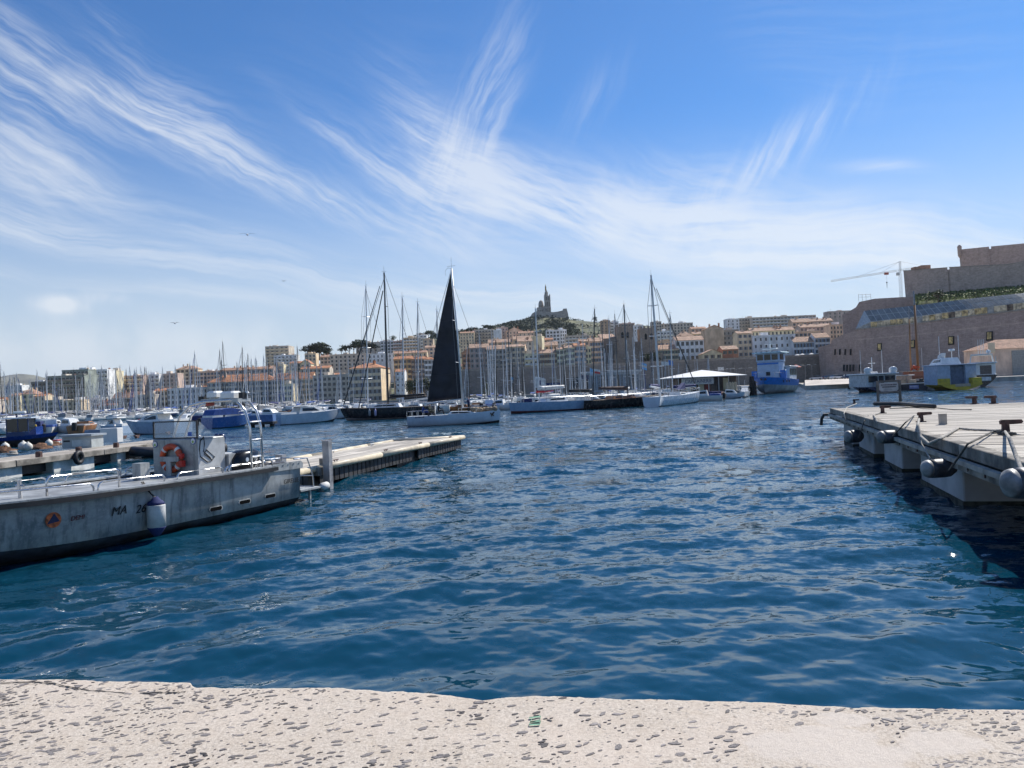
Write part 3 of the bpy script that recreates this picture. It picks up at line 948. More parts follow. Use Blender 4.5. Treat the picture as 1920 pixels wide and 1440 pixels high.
G('white terraced apartment building at the foot of the grey tower', 513, 556, 667, 730, 6, 6, 'white', 'block', balc=1, ww=2.0, sh=-1, name='apartment_block', cat='building')
G('small cream house with arched openings behind the orange roof', 511, 531, 685, 610, 2, 2, 'cream', 'flat', chim=0)
G('grey house with orange roof left of the lit gable', 543, 566, 681, 620, 2, 2, 'grey', 'tile', tile=0, chim=0)
G('cream gable end lit by the sun below the pines', 563, 582, 682, 612, 1, 2, 'cream', 'gable_front', rh=3.4, tile=0, chim=0)
G('orange roofed terrace house in front of the lit gable', 563, 618, 691, 560, 2, 7, 'grey', 'tile', tile=0, chim=3)
G('small sandy house below the dark pine clump', 571, 592, 664, 700, 2, 3, 'sand', 'flat')
G('pink house right of the dark pine clump', 600, 621, 669, 690, 2, 3, 'pink', 'tile', tile=2)
G('long plain grey flat block below the second pine clump', 618, 692, 665, 640, 4, 9, 'grey', 'flat', ww=1.6, sh=-1, name='apartment_block', cat='building')
G('grey quay house with white roof terraces left of the classical house', 586, 657, 705, 458, 6, 8, 'grey', 'flat', ww=1.9, sh=-1, chim=3, name='quay_building', cat='building')
G('classical five window quay house with orange roof and tall shutters', 654, 714, 690, 450, 6, 7, 'sand', 'hip', rh=3.4, tile=0, dep=26, yaw=-3, sh=0, ww=1.3, wh=2.3, fl=4.0, name='quay_building', cat='building')
G('small white house with roofed balcony beside the classical house', 741, 758, 697, 446, 5, 2, 'white', 'tile', tile=0, chim=0, balc=1)
G('tall ochre tenement behind the black mast', 738, 771, 673, 485, 6, 4, 'ochre', 'tile', tile=0)
G('brown tenement between the ochre and the pale blue houses', 770, 797, 673, 484, 6, 4, 'brown', 'tile', tile=0)
G('narrow pale blue tenement left of the black sail', 795, 816, 674, 482, 6, 3, 'blue', 'tile', tile=0)
G('reddish brown tenement half hidden by the black sail', 815, 860, 668, 486, 6, 5, 'brown', 'tile', tile=2)
G('flat roofed villa block on the ridge right of the second pines', 667, 717, 643, 800, 3, 6, 'grey', 'flat', name='apartment_block', cat='building')
G('white houses stepping up left of the single round tree', 713, 738, 640, 790, 4, 4, 'white', 'flat')
G('grey apartment block under the single round tree', 737, 762, 640, 780, 5, 5, 'mauve', 'block', balc=1, ww=2.0, sh=-1, name='apartment_block', cat='building')
G('sandy apartment block with three rows of balconies', 756, 784, 634, 770, 6, 5, 'sand', 'block', balc=1, ww=2.0, sh=-1, name='apartment_block', cat='building')
G('white edged apartment block next to the dark ridge trees', 780, 800, 629, 775, 6, 3, 'white', 'block', balc=1, ww=2.0, sh=-1, name='apartment_block', cat='building')
G('bare concrete block in front of the dark ridge trees', 793, 812, 637, 740, 3, 2, 'stone', 'flat', chim=0, name='apartment_block', cat='building')
G('low white terrace house below the sandy balcony block', 690, 742, 664, 620, 2, 7, 'white', 'flat')
G('long low pale house above the ochre tenement roofs', 738, 800, 662, 600, 2, 8, 'sand', 'tile', tile=2)
G('mid slope house showing between the blue tenement and the sail', 797, 835, 651, 660, 3, 5, 'pink', 'tile', tile=1)
# --- between the black sail and the abbey
G('cream apartment block with red roof right of the black sail', 862, 889, 624, 800, 7, 5, 'sand', 'tile', tile=2, rh=1.5, name='apartment_block', cat='building')
G('grey balcony block on the ridge right of the sail', 886, 926, 619, 810, 7, 7, 'grey', 'block', balc=2, ww=2.0, sh=-1, name='apartment_block', cat='building')
G('white vertically striped slab next to the grey balcony block', 925, 940, 620, 790, 0, 0, 'white', 'flat', chim=0, name='apartment_block', cat='building')
G('brown block behind the white striped slab', 930, 952, 615, 830, 4, 4, 'mauve', 'flat', name='apartment_block', cat='building')
G('large pinkish gabled house below the wooded hill', 948, 980, 621, 820, 2, 5, 'pink', 'gable_front', rh=4.0, tile=2)
G('second pinkish house right of the large gabled house', 972, 1002, 624, 800, 2, 4, 'pink', 'tile', tile=2)
G('dark gabled house just right of the sail mast', 866, 890, 662, 500, 4, 3, 'brown', 'gable_front', rh=3.0, tile=2)
G('orange roofed grey house above the scaffolded shop', 880, 916, 652, 480, 6, 4, 'mauve', 'tile', tile=1, rh=2.6)
G('pale blue grey tenement with a long cornice', 912, 950, 655, 470, 6, 5, 'grey', 'tile', tile=1, rh=2.8, sh=0)
G('terracotta roof house peeping over the blue grey tenement', 915, 960, 642, 560, 1, 5, 'beige', 'tile', tile=1, rh=2.6)
G('tall beige quay tenement left of the blank lit slab', 949, 984, 650, 450, 8, 4, 'beige', 'tile', tile=1, rh=1.8, yaw=-4, dep=20, sh=0)
G('tile roofed house above the tall beige tenement', 962, 1000, 636, 560, 2, 4, 'sand', 'tile', tile=1, rh=2.6)
G('grey upper tenement left of the blank lit slab', 970, 998, 640, 500, 4, 3, 'grey', 'tile', tile=1, rh=1.8)
G('cream stepped house lit from the side below the blank slab', 983, 1008, 665, 447, 6, 3, 'cream', 'flat', balc=1)
G('tall blank cream slab lit by the sun', 996, 1015, 632, 520, 0, 0, 'cream', 'flat', chim=0, yaw=-12, name='apartment_block', cat='building')
G('ochre long quay tenement on the retaining wall', 1010, 1046, 662, 448, 6, 6, 'sand', 'tile', tile=1, rh=2.4, sh=2)
G('narrow green shuttered tenement right of the ochre one', 1044, 1060, 655, 446, 6, 3, 'green', 'tile', tile=1, sh=1)
G('pale green tenement with a blue shop sign', 1058, 1077, 652, 446, 7, 4, 'green', 'tile', tile=1, sh=0)
G('reddish tenement with orange roof and many shutters', 1076, 1098, 648, 447, 7, 4, 'pink', 'tile', tile=0, sh=3)
G('lit cream narrow tenement right of the reddish one', 1097, 1108, 652, 449, 6, 2, 'cream', 'flat', chim=0)
G('cluster of low orange roofs behind the ochre tenement', 1012, 1046, 648, 540, 1, 4, 'pink', 'tile', tile=1, rh=3.0, chim=3)
G('pink upper houses below the blue white block', 1014, 1037, 637, 640, 2, 4, 'pink', 'tile', tile=0)
G('modern white block with blue glazed middle bay', 1024, 1049, 620, 720, 6, 4, 'blue', 'flat', ww=2.2, sh=-1, name='apartment_block', cat='building')
G('white square block right of the blue glazed one', 1046, 1062, 619, 730, 6, 4, 'white', 'flat', sh=-1, name='apartment_block', cat='building')
G('long grey terraced block below the green slope', 1060, 1112, 630, 700, 3, 8, 'grey', 'block', balc=1, ww=2.2, sh=-1, name='apartment_block', cat='building')
G('sandy tile roofed house above the reddish tenement', 1085, 1110, 640, 600, 2, 4, 'sand', 'tile', tile=1)
G('tall pinkish tenement with pale roof left of the abbey', 1106, 1131, 640, 465, 7, 5, 'pink', 'tile', tile=1, rh=2.4, sh=3)
G('brown tower block on the ridge behind the abbey', 1127, 1144, 602, 830, 7, 3, 'brown', 'flat', sh=-1, name='tower_block', cat='tower')
G('white striped balcony block next to the brown tower block', 1143, 1160, 604, 840, 7, 2, 'white', 'block', balc=1, ww=3, sh=-1, name='apartment_block', cat='building')
G('low brown block on the ridge above the abbey tower', 1158, 1190, 607, 860, 3, 5, 'mauve', 'flat', name='apartment_block', cat='building')
G('small glassy block between the two abbey towers', 1188, 1206, 611, 800, 2, 3, 'blue', 'flat', name='apartment_block', cat='building')
# --- between the abbey and the fort
G('far grey skyline block left of the wide skyline block', 1222, 1240, 604, 840, 6, 4, 'grey', 'flat', ww=1.8, sh=-1, name='apartment_block', cat='building')
G('wide far grey skyline block right of the tallest mast', 1239, 1299, 607, 850, 5, 10, 'grey', 'flat', ww=1.8, sh=-1, name='apartment_block', cat='building')
G('white low balcony building behind the tallest mast', 1232, 1262, 622, 660, 4, 5, 'white', 'block', balc=1, ww=2, sh=-1, name='apartment_block', cat='building')
G('long low brown house below the white balcony building', 1233, 1272, 641, 500, 2, 6, 'stone', 'flat')
G('low house with pale orange roof right of the tallest mast', 1234, 1272, 655, 470, 2, 6, 'sand', 'tile', tile=1, rh=3.0)
G('terracotta houses on the skyline between the mast and the gable', 1296, 1324, 616, 720, 2, 4, 'pink', 'tile', tile=2)
G('square house with hipped pale roof above the white school', 1272, 1299, 630, 520, 1, 3, 'cream', 'hip', rh=3.6, tile=1, chim=1)
G('white school like building with large green windows', 1267, 1319, 638, 470, 3, 6, 'blue', 'tile', tile=1, rh=2.8, ww=2.6, wh=2.4, fl=4.4, sh=-1, yaw=-3, dep=14, name='school_building', cat='building')
G('pale roofed house wedged right of the white school', 1300, 1326, 626, 530, 2, 4, 'cream', 'tile', tile=1)
G('tall blank brown gable wall', 1322, 1357, 617, 505, 0, 0, 'stone', 'gable_front', rh=2.6, tile=2, chim=2)
G('rough grey stone house right of the blank gable', 1355, 1385, 620, 510, 3, 4, 'dark', 'flat')
G('small pale gabled house standing on the retaining wall', 1318, 1354, 663, 446, 3, 3, 'sand', 'gable_front', rh=2.4, tile=1, chim=0)
G('small red brick house with pale roof on the wall', 1354, 1384, 655, 452, 1, 3, 'brick', 'tile', tile=1, rh=2.2, chim=0)
G('beige house with three columns of windows', 1383, 1411, 625, 472, 5, 3, 'sand', 'tile', tile=1, rh=1.6, sh=0, fl=3.7)
G('white tower like block on the right skyline', 1362, 1386, 599, 780, 5, 3, 'blue', 'flat', sh=-1, name='apartment_block', cat='building')
G('grey balcony block behind the white skyline block', 1385, 1424, 597, 800, 5, 7, 'grey', 'block', balc=2, ww=2.0, sh=-1, name='apartment_block', cat='building')
G('long curved skyline block with pale balcony bands', 1410, 1530, 594, 790, 5, 18, 'grey', 'block', balc=1, ww=3.0, sh=-1, name='apartment_block', cat='building')
G('row of cream attic houses behind the white restaurant', 1408, 1490, 620, 500, 2, 11, 'cream', 'tile', tile=1, rh=2.4, chim=5)
G('wide white restaurant building with a red ground floor', 1412, 1490, 630, 468, 3, 8, 'blue', 'flat', sh=-1, fl=4.2, yaw=-3, chim=0, name='restaurant', cat='building')
G('white house with tall windows below two pale roofs', 1488, 1530, 641, 462, 3, 7, 'white', 'tile', tile=1, rh=3.2, sh=3, wh=2.4, fl=3.8, chim=0)
G('white house right of the two pale roofs by the fort', 1528, 1556, 633, 460, 4, 4, 'white', 'tile', tile=1, rh=3.0, sh=3, chim=0)
G('tan terrace house above the two pale roofs', 1490, 1538, 623, 540, 2, 6, 'pink', 'flat', chim=1)
G('terrace houses with pink roofs higher up by the fort', 1500, 1560, 613, 600, 2, 8, 'mauve', 'tile', tile=1, rh=2.6, chim=4)
G('topmost tan house with pale roofs below the skyline block', 1486, 1520, 604, 640, 2, 5, 'pink', 'tile', tile=1, rh=3.2)
G('upper tan houses right of the topmost pale roofs', 1518, 1562, 602, 660, 2, 6, 'mauve', 'tile', tile=1, rh=2.6, chim=4)
G('low brown block behind the fort shoulder', 1552, 1606, 584, 760, 2, 6, 'mauve', 'flat', chim=0, name='apartment_block', cat='building')
G('pink house hugging the fort wall', 1556, 1580, 610, 560, 3, 4, 'pink', 'flat')

# --- fillers low on the left quay so that the masts stand in front of fronts, not of ground
for i, (a, b2, lab, wl) in enumerate(((-60, -12, 'grey house just outside the left edge', 'grey'), (84, 118, 'narrow grey quay front under the glazed block', 'grey'), (118, 152, 'sandy quay front under the glazed block', 'sand'))):
    G(lab, a, b2, 752, 466 + i, 4, 4, wl, 'flat')

# --- small houses packed between the named ones
frnd = random.Random(77)
for i in range(64):
    px = frnd.uniform(590, 1580) if i < 52 else frnd.uniform(0, 500)
    D = frnd.choice([505, 540, 580, 620, 680, 740]) + frnd.uniform(-12, 12)
    x = P(px, 700, D).x
    zt = ter(x, D) + frnd.uniform(7.5, 12.5)
    py = HOR + (960 - px) * math.tan(ROLL) - (zt - 3) / D * FPX
    w = frnd.uniform(16, 30)
    side = 'left of the black sail' if px < 830 else 'between the sail and the abbey' if px < 1150 else 'between the abbey and the fort'
    bld('small tile roofed house packed among others on the slope ' + side, px - w / 2, px + w / 2, py, D, 2, frnd.choice([3, 4, 5]), frnd.choice(['cream', 'sand', 'beige', 'pink', 'white', 'ochre', 'grey']), frnd.choice(['tile', 'tile', 'tile', 'gable_front', 'hip']), yaw=frnd.uniform(-14, 14), chim=frnd.choice([0, 1, 2]), dep=9, group='small houses packed on the slope ' + side)
# ------------------------------------------------------------------ retaining wall with parapet
def retaining():
    t = thing('retaining_wall', 'long dark stone retaining wall carrying the street behind the masts', 'wall', (0, 431, 1.2))
    b = MB()
    x0, x1 = P(866, 700, 431).x, P(1560, 680, 431).x
    b.add([(x0, 0, 0), (x1, 0, 0), (x1, 0.8, 14.6), (x0, 0.8, 14.6), (x0, 2.2, 0), (x1, 2.2, 0), (x1, 2.2, 14.6), (x0, 2.2, 14.6)],
          [(0, 1, 2, 3), (1, 5, 6, 2), (5, 4, 7, 6), (4, 0, 3, 7), (3, 2, 6, 7)])
    b.build('wall', M_RET, t)
    p = MB(); p.box(x0, x1, 0.7, 1.1, 14.604, 15.5); p.box(x0, x1, 0.6, 1.2, 15.504, 15.7); p.build('parapet', M_PALE, t)
    n = 0
    for x in np.arange(x0 + 4, x1 - 2, 13.5):
        q = MB(); q.box(x - .5, x + .5, -.25, 0.6, 0, 12.6); q.build('buttress', M_RET, t)
retaining()
# ------------------------------------------------------------------ hilltop basilica
def basilica():
    D = 1520.0; S = D / FPX
    z0 = P(1025, 604, D).z
    c = P(1025.5, 604, D)
    t = thing('basilica', 'striped stone basilica with domed crossing and tall statue topped belfry on the hill', 'church', (c.x, D, z0))
    X = lambda px: (px - 1025.5) * S
    Z = lambda py: (604 - py) * S
    st = stone_mat('basilica_stone', (0.50, 0.45, 0.39), (0.33, 0.29, 0.26), 4.0, 1.5)
    dk = mat('basilica_dark_stone', (0.22, 0.2, 0.18), 0.9, var=0.2, scale=0.3)
    gold = mat('weathered_gold', (0.35, 0.25, 0.1), 0.45, 0.7)
    # belfry
    b = MB(); x0, x1 = X(1022.3), X(1033.5); w = (x1 - x0) / 2; cx = (x0 + x1) / 2
    b.prism([(cx - w * 1.08, -w), (cx + w * 1.08, -w), (cx + w * 1.08, w), (cx - w * 1.08, w)], 0, Z(576))
    b.prism([(cx - w, -w * .92), (cx + w, -w * .92), (cx + w, w * .92), (cx - w, w * .92)], Z(576) + .01, Z(564.5))
    b.prism([(cx - w * 1.06, -w), (cx + w * 1.06, -w), (cx + w * 1.06, w), (cx - w * 1.06, w)], Z(564.5) + .01, Z(563.6))
    b.build('belfry', st, t)
    for i in range(3):
        for (za, zb) in ((575, 566.5), (586, 578)):
            q = MB(); px = cx + (i - 1) * w * .58
            pts = [(px - w * .17, Z(za)), (px + w * .17, Z(za)), (px + w * .17, Z(zb) - w * .2), (px, Z(zb)), (px - w * .17, Z(zb) - w * .2)]
            q.prismy(pts, -w * 1.08 - .25, -w * 1.08 + .1); q.build('arched_window', dk, t)
    b = MB()
    for sx in (-1, 1):
        for sy in (-1, 1):
            b.M = Matrix.Translation((cx + sx * w * .86, sy * w * .8, 0))
            b.lathe([(w * .17, Z(563.5)), (w * .17, Z(554.5)), (w * .2, Z(554.4)), (0.02, Z(551))], 8)
    b.M = None
    bb = b
    b = MB(); b.prism([(cx - w * .72, -w * .72), (cx + w * .72, -w * .72), (cx + w * .72, w * .72), (cx - w * .72, w * .72)], Z(563.6) + .01, Z(555))
    st2 = b.build('belfry_stage', st, t)
    for i in range(2):
        q = MB(); px = cx + (i - .5) * w * .6
        pts = [(px - w * .16, Z(563)), (px + w * .16, Z(563)), (px + w * .16, Z(557.6)), (px, Z(556.4)), (px - w * .16, Z(557.6))]
        q.prismy(pts, -w * .72 - .25, -w * .72 + .1); q.build('arched_window', dk, t)
    g = bb.build('corner_turret', st, t); g['kind'] = 'stuff'
    b = MB(); b.M = Matrix.Translation((X(1026.6), 0, 0))
    b.lathe([(3.4, Z(555)), (3.3, Z(549)), (3.9, Z(548.8)), (2.3, Z(546.5)), (2.2, Z(544.8)), (1.6, Z(544.6))], 10)
    b.build('lantern', st, t)
    b = MB(); b.smooth = True; b.M = Matrix.Translation((X(1025.8), 0, 0))
    b.lathe([(1.5, Z(544.6)), (1.7, Z(543)), (1.35, Z(540)), (1.5, Z(538.2)), (1.0, Z(536.8)), (0.45, Z(536)), (0.7, Z(535)), (0.5, Z(533.6)), (0.05, Z(533))], 8)
    b.box(.2, 1.5, -.4, .4, Z(538.6), Z(536.9))
    b.build('statue', gold, t)
    # nave and dome
    b = MB()
    b.prism([(X(1008.2), 2), (X(1022.3), 2), (X(1022.3), 28), (X(1008.2), 28)], 0, Z(575.4))
    b.prismy([(X(1020), 0), (X(1024), 0), (X(1024), Z(576)), (X(1022), Z(572)), (X(1020), Z(576))], 0.5, 2.2)
    b.build('nave', st, t)
    for px in (1011, 1014.5, 1018):
        q = MB(); q.prismy([(X(px) - .8, Z(590)), (X(px) + .8, Z(590)), (X(px) + .8, Z(581.5)), (X(px), Z(580)), (X(px) - .8, Z(581.5))], 1.7, 2.1); q.build('arched_window', dk, t)
    b = MB(); b.smooth = True; b.M = Matrix.Translation((X(1016.3), 12, 0))
    r = 5.0 * S
    b.lathe([(r * 1.02, Z(575.4)), (r, Z(570)), (r * .98, Z(568)), (r * .84, Z(565)), (r * .55, Z(562.4)), (r * .2, Z(561.3)), (.05, Z(560.6))], 16)
    b.build('dome', st, t)
    for k in (-1, 0, 1):
        q = MB(); a = R(-90 + k * 36); rr = r * 1.0
        q.M = Matrix.Translation((X(1016.3) + rr * math.cos(a), 12 + rr * math.sin(a), 0)) @ Matrix.Rotation(a + R(90), 4, 'Z')
        q.prismy([(-.9, Z(575)), (.9, Z(575)), (.9, Z(571)), (0, Z(569.6)), (-.9, Z(571))], -.25, .3); q.build('arched_window', dk, t)
    # ramparts of the old hill fort
    b = MB()
    out = [(985, 606), (994, 594), (998, 588), (1004, 584.6), (1008, 584.2), (1036, 587), (1046, 586.4), (1056, 584.5), (1056, 581.6), (1062.6, 581.2), (1065, 592), (1068, 606)]
    b.prismy([(X(x), Z(y) if y < 606 else Z(622)) for x, y in out], -14, -1.2)
    b.build('rampart', st, t)
basilica()

# ------------------------------------------------------------------ abbey with two crenellated towers
def abbey():
    D = 470.0
    c = P(1180, 690, D)
    z0 = 15.0
    t = thing('abbey', 'fortified brown stone abbey with two square crenellated towers behind the masts', 'church', (c.x, D, z0))
    S = D / FPX
    def Xp(px): return P(px, 660, D).x - c.x
    def Zp(px, py): return P(px, py, D).z - z0
    dk = mat('dark_opening', (0.03, 0.028, 0.025), 0.9, var=0.1)
    def tower(x0, x1, yt, dep, name='tower'):
        b = MB(); a, e = Xp(x0), Xp(x1); H = Zp((x0 + x1) / 2, yt)
        b.box(a, e, 0, dep, -1, H)
        tw = b.build(name, M_ABB, t)
        n = 5; w = (e - a) / (2 * n - 1)
        for i in range(n):
            q = MB(); q.box(a + 2 * i * w, a + (2 * i + 1) * w, -.1, .7, H + .002, H + 1.3); q.build('merlon', M_ABB, tw)
        for f in (.34, .66):
            q = MB(); x = a + (e - a) * f
            q.prismy([(x - .75, H - 7), (x + .75, H - 7), (x + .75, H - 4), (x, H - 3.1), (x - .75, H - 4)], -.04, .3); q.build('arched_window', dk, tw)
        return tw
    tower(1158, 1189, 612, 9); tower(1201, 1234, 615, 9)
    b = MB(); b.box(Xp(1130), Xp(1158) - .01, 1.5, 20, -1, Zp(1145, 634)); b.build('nave_wall', M_RET, t)
    b = MB(); b.box(Xp(1189) + .01, Xp(1201) - .01, 2, 14, -1, Zp(1195, 640)); b.build('link_wall', M_ABB, t)
    b = MB(); b.box(Xp(1150), Xp(1240), -5, -0.02, -1, Zp(1195, 664)); b.build('outer_wall', M_ABB, t)
    b = MB(); a, e, h = Xp(1129), Xp(1158), Zp(1145, 634)
    b.add([(a, 1.2, h + .01), (e, 1.2, h + .01), (e, 20, h + 4), (a, 20, h + 4), (a, 20, h + .01), (e, 20, h + .01)], [(0, 1, 2, 3), (3, 2, 5, 4), (0, 3, 4), (1, 5, 2), (4, 5, 1, 0)])
    b.build('roof', M_TILE[1], t)
    for i in range(5):
        q = MB(); x = Xp(1133 + i * 5); q.box(x - .5, x + .5, .6, 1.49, -1, Zp(1145, 645)); q.build('buttress', M_RET, t)
abbey()

# ------------------------------------------------------------------ sea fort on the right
def fort():
    base = P(1700, 700, 370)
    t = thing('sea_fort', 'massive brown stone sea fort with glazed gallery along its lower wall', 'fort', (base.x, 370, 1.2))
    O = Vector((base.x, 370, 1.2))
    L = lambda p: p - O
    dk = mat('dark_opening', (0.03, 0.028, 0.025), 0.9)
    def wallseg(pts, zb, batter, dep, m, name):
        """pts: (px, py_top, D) along the top; walls drop to zb"""
        b = MB()
        tops = [L(P(*p)) for p in pts]
        n = len(tops)
        vs = []
        for i, q in enumerate(tops):
            wq = q + O; bx = wq.x * (wq.y + dep) / wq.y * 1.004 - O.x
            vs += [(q.x - batter * .2, q.y - batter, zb), (q.x, q.y, q.z), (bx, q.y + dep, q.z), (bx, q.y + dep, zb)]
        fs = []
        for i in range(n - 1):
            for j in range(4):
                k = (j + 1) % 4
                fs.append((i * 4 + j, (i + 1) * 4 + j, (i + 1) * 4 + k, i * 4 + k))
        fs += [(0, 1, 2, 3), tuple((n - 1) * 4 + j for j in (3, 2, 1, 0))]
        b.add(vs, fs)
        return b.build(name, m, t)
    low = [(1534, 651, 428), (1558, 645, 408), (1560, 637, 406), (1580, 628, 398), (1604, 619, 385), (1724, 606.5, 352), (1822, 593.5, 330), (1925, 581.5, 310), (2050, 568, 290)]
    wl = wallseg(low, -1.2, 3.0, 30, M_FORT, 'lower_wall')
    def band(pts, dz, h, pr, m, name):
        b = MB()
        for (a, q) in zip(pts, pts[1:]):
            A, B = L(P(*a)), L(P(*q))
            b.add([(A.x, A.y - pr, A.z - dz), (B.x, B.y - pr, B.z - dz), (B.x, B.y - pr, B.z - dz + h), (A.x, A.y - pr, A.z - dz + h),
                   (A.x, A.y + .4, A.z - dz), (B.x, B.y + .4, B.z - dz), (B.x, B.y + .4, B.z - dz + h), (A.x, A.y + .4, A.z - dz + h)],
                  [(0, 1, 2, 3), (3, 2, 6, 7), (5, 4, 7, 6), (4, 5, 1, 0), (0, 3, 7, 4), (1, 5, 6, 2)])
        return b.build(name, m, t)
    band(low[2:], 5.2, .55, .85, M_FORT2, 'string_course')
    band(low[4:], -.004, .5, .6, M_PALE, 'coping')
    # board windows in the wall face
    gold = mat('gilded_board', (0.62, 0.44, 0.16), 0.6, var=0.35, scale=0.9)
    def onwall(px, py):
        for a, q in zip(low, low[1:]):
            if a[0] <= px <= q[0]:
                f = (px - a[0]) / (q[0] - a[0]); D = a[2] + (q[2] - a[2]) * f; yt = a[1] + (q[1] - a[1]) * f
                top = P(px, yt, D); p = P(px, py, D)
                k = (top.z - p.z) / max(1, top.z)
                p = P(px, py, D - 3.0 * k - .05)
                ang = math.atan2(P(*q).y - P(*a).y, P(*q).x - P(*a).x)
                return L(p), ang
    for px, py in ((1649, 651), (1710.5, 645), (1783, 638.5), (1855, 630)):
        p, an = onwall(px, py)
        f = MB(); f.box(-1.3, 1.3, -.06, .3, -1.9, 1.9); fo = f.build('window_recess', dk, t, p, (R(-6), 0, an))
        f = MB(); f.box(-.85, .85, -.14, -.061, -1.35, 1.55); f.build('gilded_board', gold, fo)
    for px in (1565, 1574, 1584, 1594):
        p, an = onwall(px, 660); f = MB(); f.box(-.35, .35, -.08, .4, -1.5, 1.5); f.build('slit', dk, t, p, (R(-6), 0, an))
    for px in (1582, 1588, 1594, 1600, 1612):
        p, an = onwall(px, 690); f = MB(); f.box(-.35, .35, -.3, .4, -1.7, 1.7); f.build('slit', dk, t, p, (R(-6), 0, an))
    # glazed gallery: boards under a two row glass roof
    gl = mat('gallery_glass', (0.22, 0.235, 0.23), 0.7, var=0.15, scale=0.2)
    fr = mat('gallery_frame', (0.68, 0.68, 0.66), 0.6)
    boards = [mat('board_gold', (0.58, 0.43, 0.2), 0.7, var=0.35, scale=0.7), mat('board_buff', (0.6, 0.5, 0.33), 0.7, var=0.3, scale=0.7),
              mat('board_grey', (0.36, 0.36, 0.33), 0.6, var=0.25, scale=0.6), mat('board_dark', (0.16, 0.12, 0.08), 0.7, var=0.4, scale=0.8)]
    def gal(px):   # wall top point under the gallery
        for a, q in zip(low, low[1:]):
            if a[0] <= px <= q[0]:
                f = (px - a[0]) / (q[0] - a[0])
                return P(px, a[1] + (q[1] - a[1]) * f, a[2] + (q[2] - a[2]) * f)
    rnd = random.Random(3)
    xs = list(np.arange(1634, 2040, 12.2))
    def gp(px):
        g = gal(px); lo_ = g + Vector((0, .6, .55)); up = lo_ + Vector((0, 0, 2.75)); ridge = Vector((g.x + 1.2, g.y + 9.5, g.z + 9.6 - 0.0068 * (px - 1640)))
        return L(lo_), L(up), L(ridge)
    for a, q in zip(xs, xs[1:]):
        la, ua, ra = gp(a); lb, ub, rb = gp(q)
        e = Vector((0.1, 0, 0))
        def slab(p1, p2, p3, p4, off, m, name, gap=.09):
            cen = (p1 + p2 + p3 + p4) / 4
            pp = [cen + (p - cen) * (1 - gap) for p in (p1, p2, p3, p4)]
            nrm = (p2 - p1).cross(p4 - p1).normalized()
            b = MB(); b.add([tuple(p + nrm * off) for p in pp] + [tuple(p) for p in pp], [(0, 1, 2, 3), (7, 6, 5, 4), (0, 4, 5, 1), (1, 5, 6, 2), (2, 6, 7, 3), (3, 7, 4, 0)])
            b.build(name, m, t)
        slab(la, lb, ub, ua, .12, boards[rnd.choice([0, 0, 0, 1, 1, 2, 3])], 'board', .05)
        mid_a, mid_b = ua.lerp(ra, .52), ub.lerp(rb, .52)
        slab(ua, ub, mid_b, mid_a, .1, gl, 'glass_panel', .1)
        slab(mid_a, mid_b, rb, ra, .1, gl, 'glass_panel', .1)
    # backing under the panels, and the hipped glass end on the left
    b = MB()
    gps = [gp(x) for x in xs]
    for (la, ua, ra), (lb, ub, rb) in zip(gps, gps[1:]):
        d = Vector((0, .12, -.05))
        b.quad(la + d, lb + d, ub + d, ua + d); b.quad(ua + d, ub + d, rb + d, ra + d)
        b.quad(ra + d, rb + d, rb + Vector((0, 4, -9)), ra + Vector((0, 4, -9)))
    b.build('gallery_frame', fr, t)
    l0, u0, r0 = gps[0]
    tip = L(gal(1606)) + Vector((0, .8, .7))
    b = MB(); n = 6
    for i in range(n):
        f0, f1 = i / n, (i + .93) / n
        q0, q1 = tip.lerp(u0, f0), tip.lerp(u0, f1)
        b.m = 0
        b.quad(q0, q1, tip.lerp(r0, f1), tip.lerp(r0, f0))
    b.build('hip_glazing', mat('hip_glass', (0.42, 0.46, 0.46), 0.3, var=0.1), t)
    b = MB(); b.quad(tip, l0, u0, tip + Vector((0, 0, .05))); b.build('hip_louvres', boards[2], t)
    # upper bastions
    sh = wallseg([(1579, 590, 446), (1592, 584, 444), (1605, 576, 442), (1611, 566, 440), (1640, 560, 436), (1692, 557, 430), (1716, 556.5, 426)], 10, 3.5, 30, M_FORT, 'shoulder_bastion')
    up1 = [(1694, 508.5, 436), (1776, 502.3, 418)]; up1b = [(1780, 501.8, 417), (1890, 496.5, 394), (1930, 489, 386), (2050, 476, 366)]
    wallseg(up1, 12, 5.0, 40, M_FORT2, 'upper_bastion'); wallseg(up1b, 12, 5.0, 40, M_FORT2, 'upper_bastion')
    wallseg([(1775.5, 505.5, 418.6), (1781, 505, 417.2)], 12, 5, 40, M_FORT2, 'embrasure')
    band(up1, -.004, .35, .3, M_PALE, 'coping'); band(up1b, -.004, .35, .3, M_PALE, 'coping')
    k1 = [(1798, 468, 470), (1854, 462.3, 458)]; k2 = [(1858, 462, 457.5), (1930, 455.3, 442), (2050, 444, 420)]
    wallseg(k1, 30, 4, 30, M_FORT2, 'keep_wall'); wallseg(k2, 30, 4, 30, M_FORT2, 'keep_wall'); wallseg([(1853.6, 467, 458.4), (1858.4, 466.4, 457.4)], 30, 4, 30, M_FORT2, 'embrasure')
    # corner watch turret
    b = MB(); q = L(P(1799.5, 475, 469)); b.M = Matrix.Translation(q)
    b.lathe([(.1, -3.2), (1.0, -1.6), (1.15, 0), (1.15, 3.4), (1.35, 3.5), (1.2, 4.2), (.7, 4.9), (.1, 5.3)], 10); b.build('watch_turret', M_FORT2, t)
    # scaffold on the shoulder
    sc = MB()
    for px in (1610, 1617, 1624, 1633):
        A = L(P(px, 562, 437)); sc.tube([A + Vector((0, 0, -1)), A + Vector((0, 0, 3.4))], .09, 4)
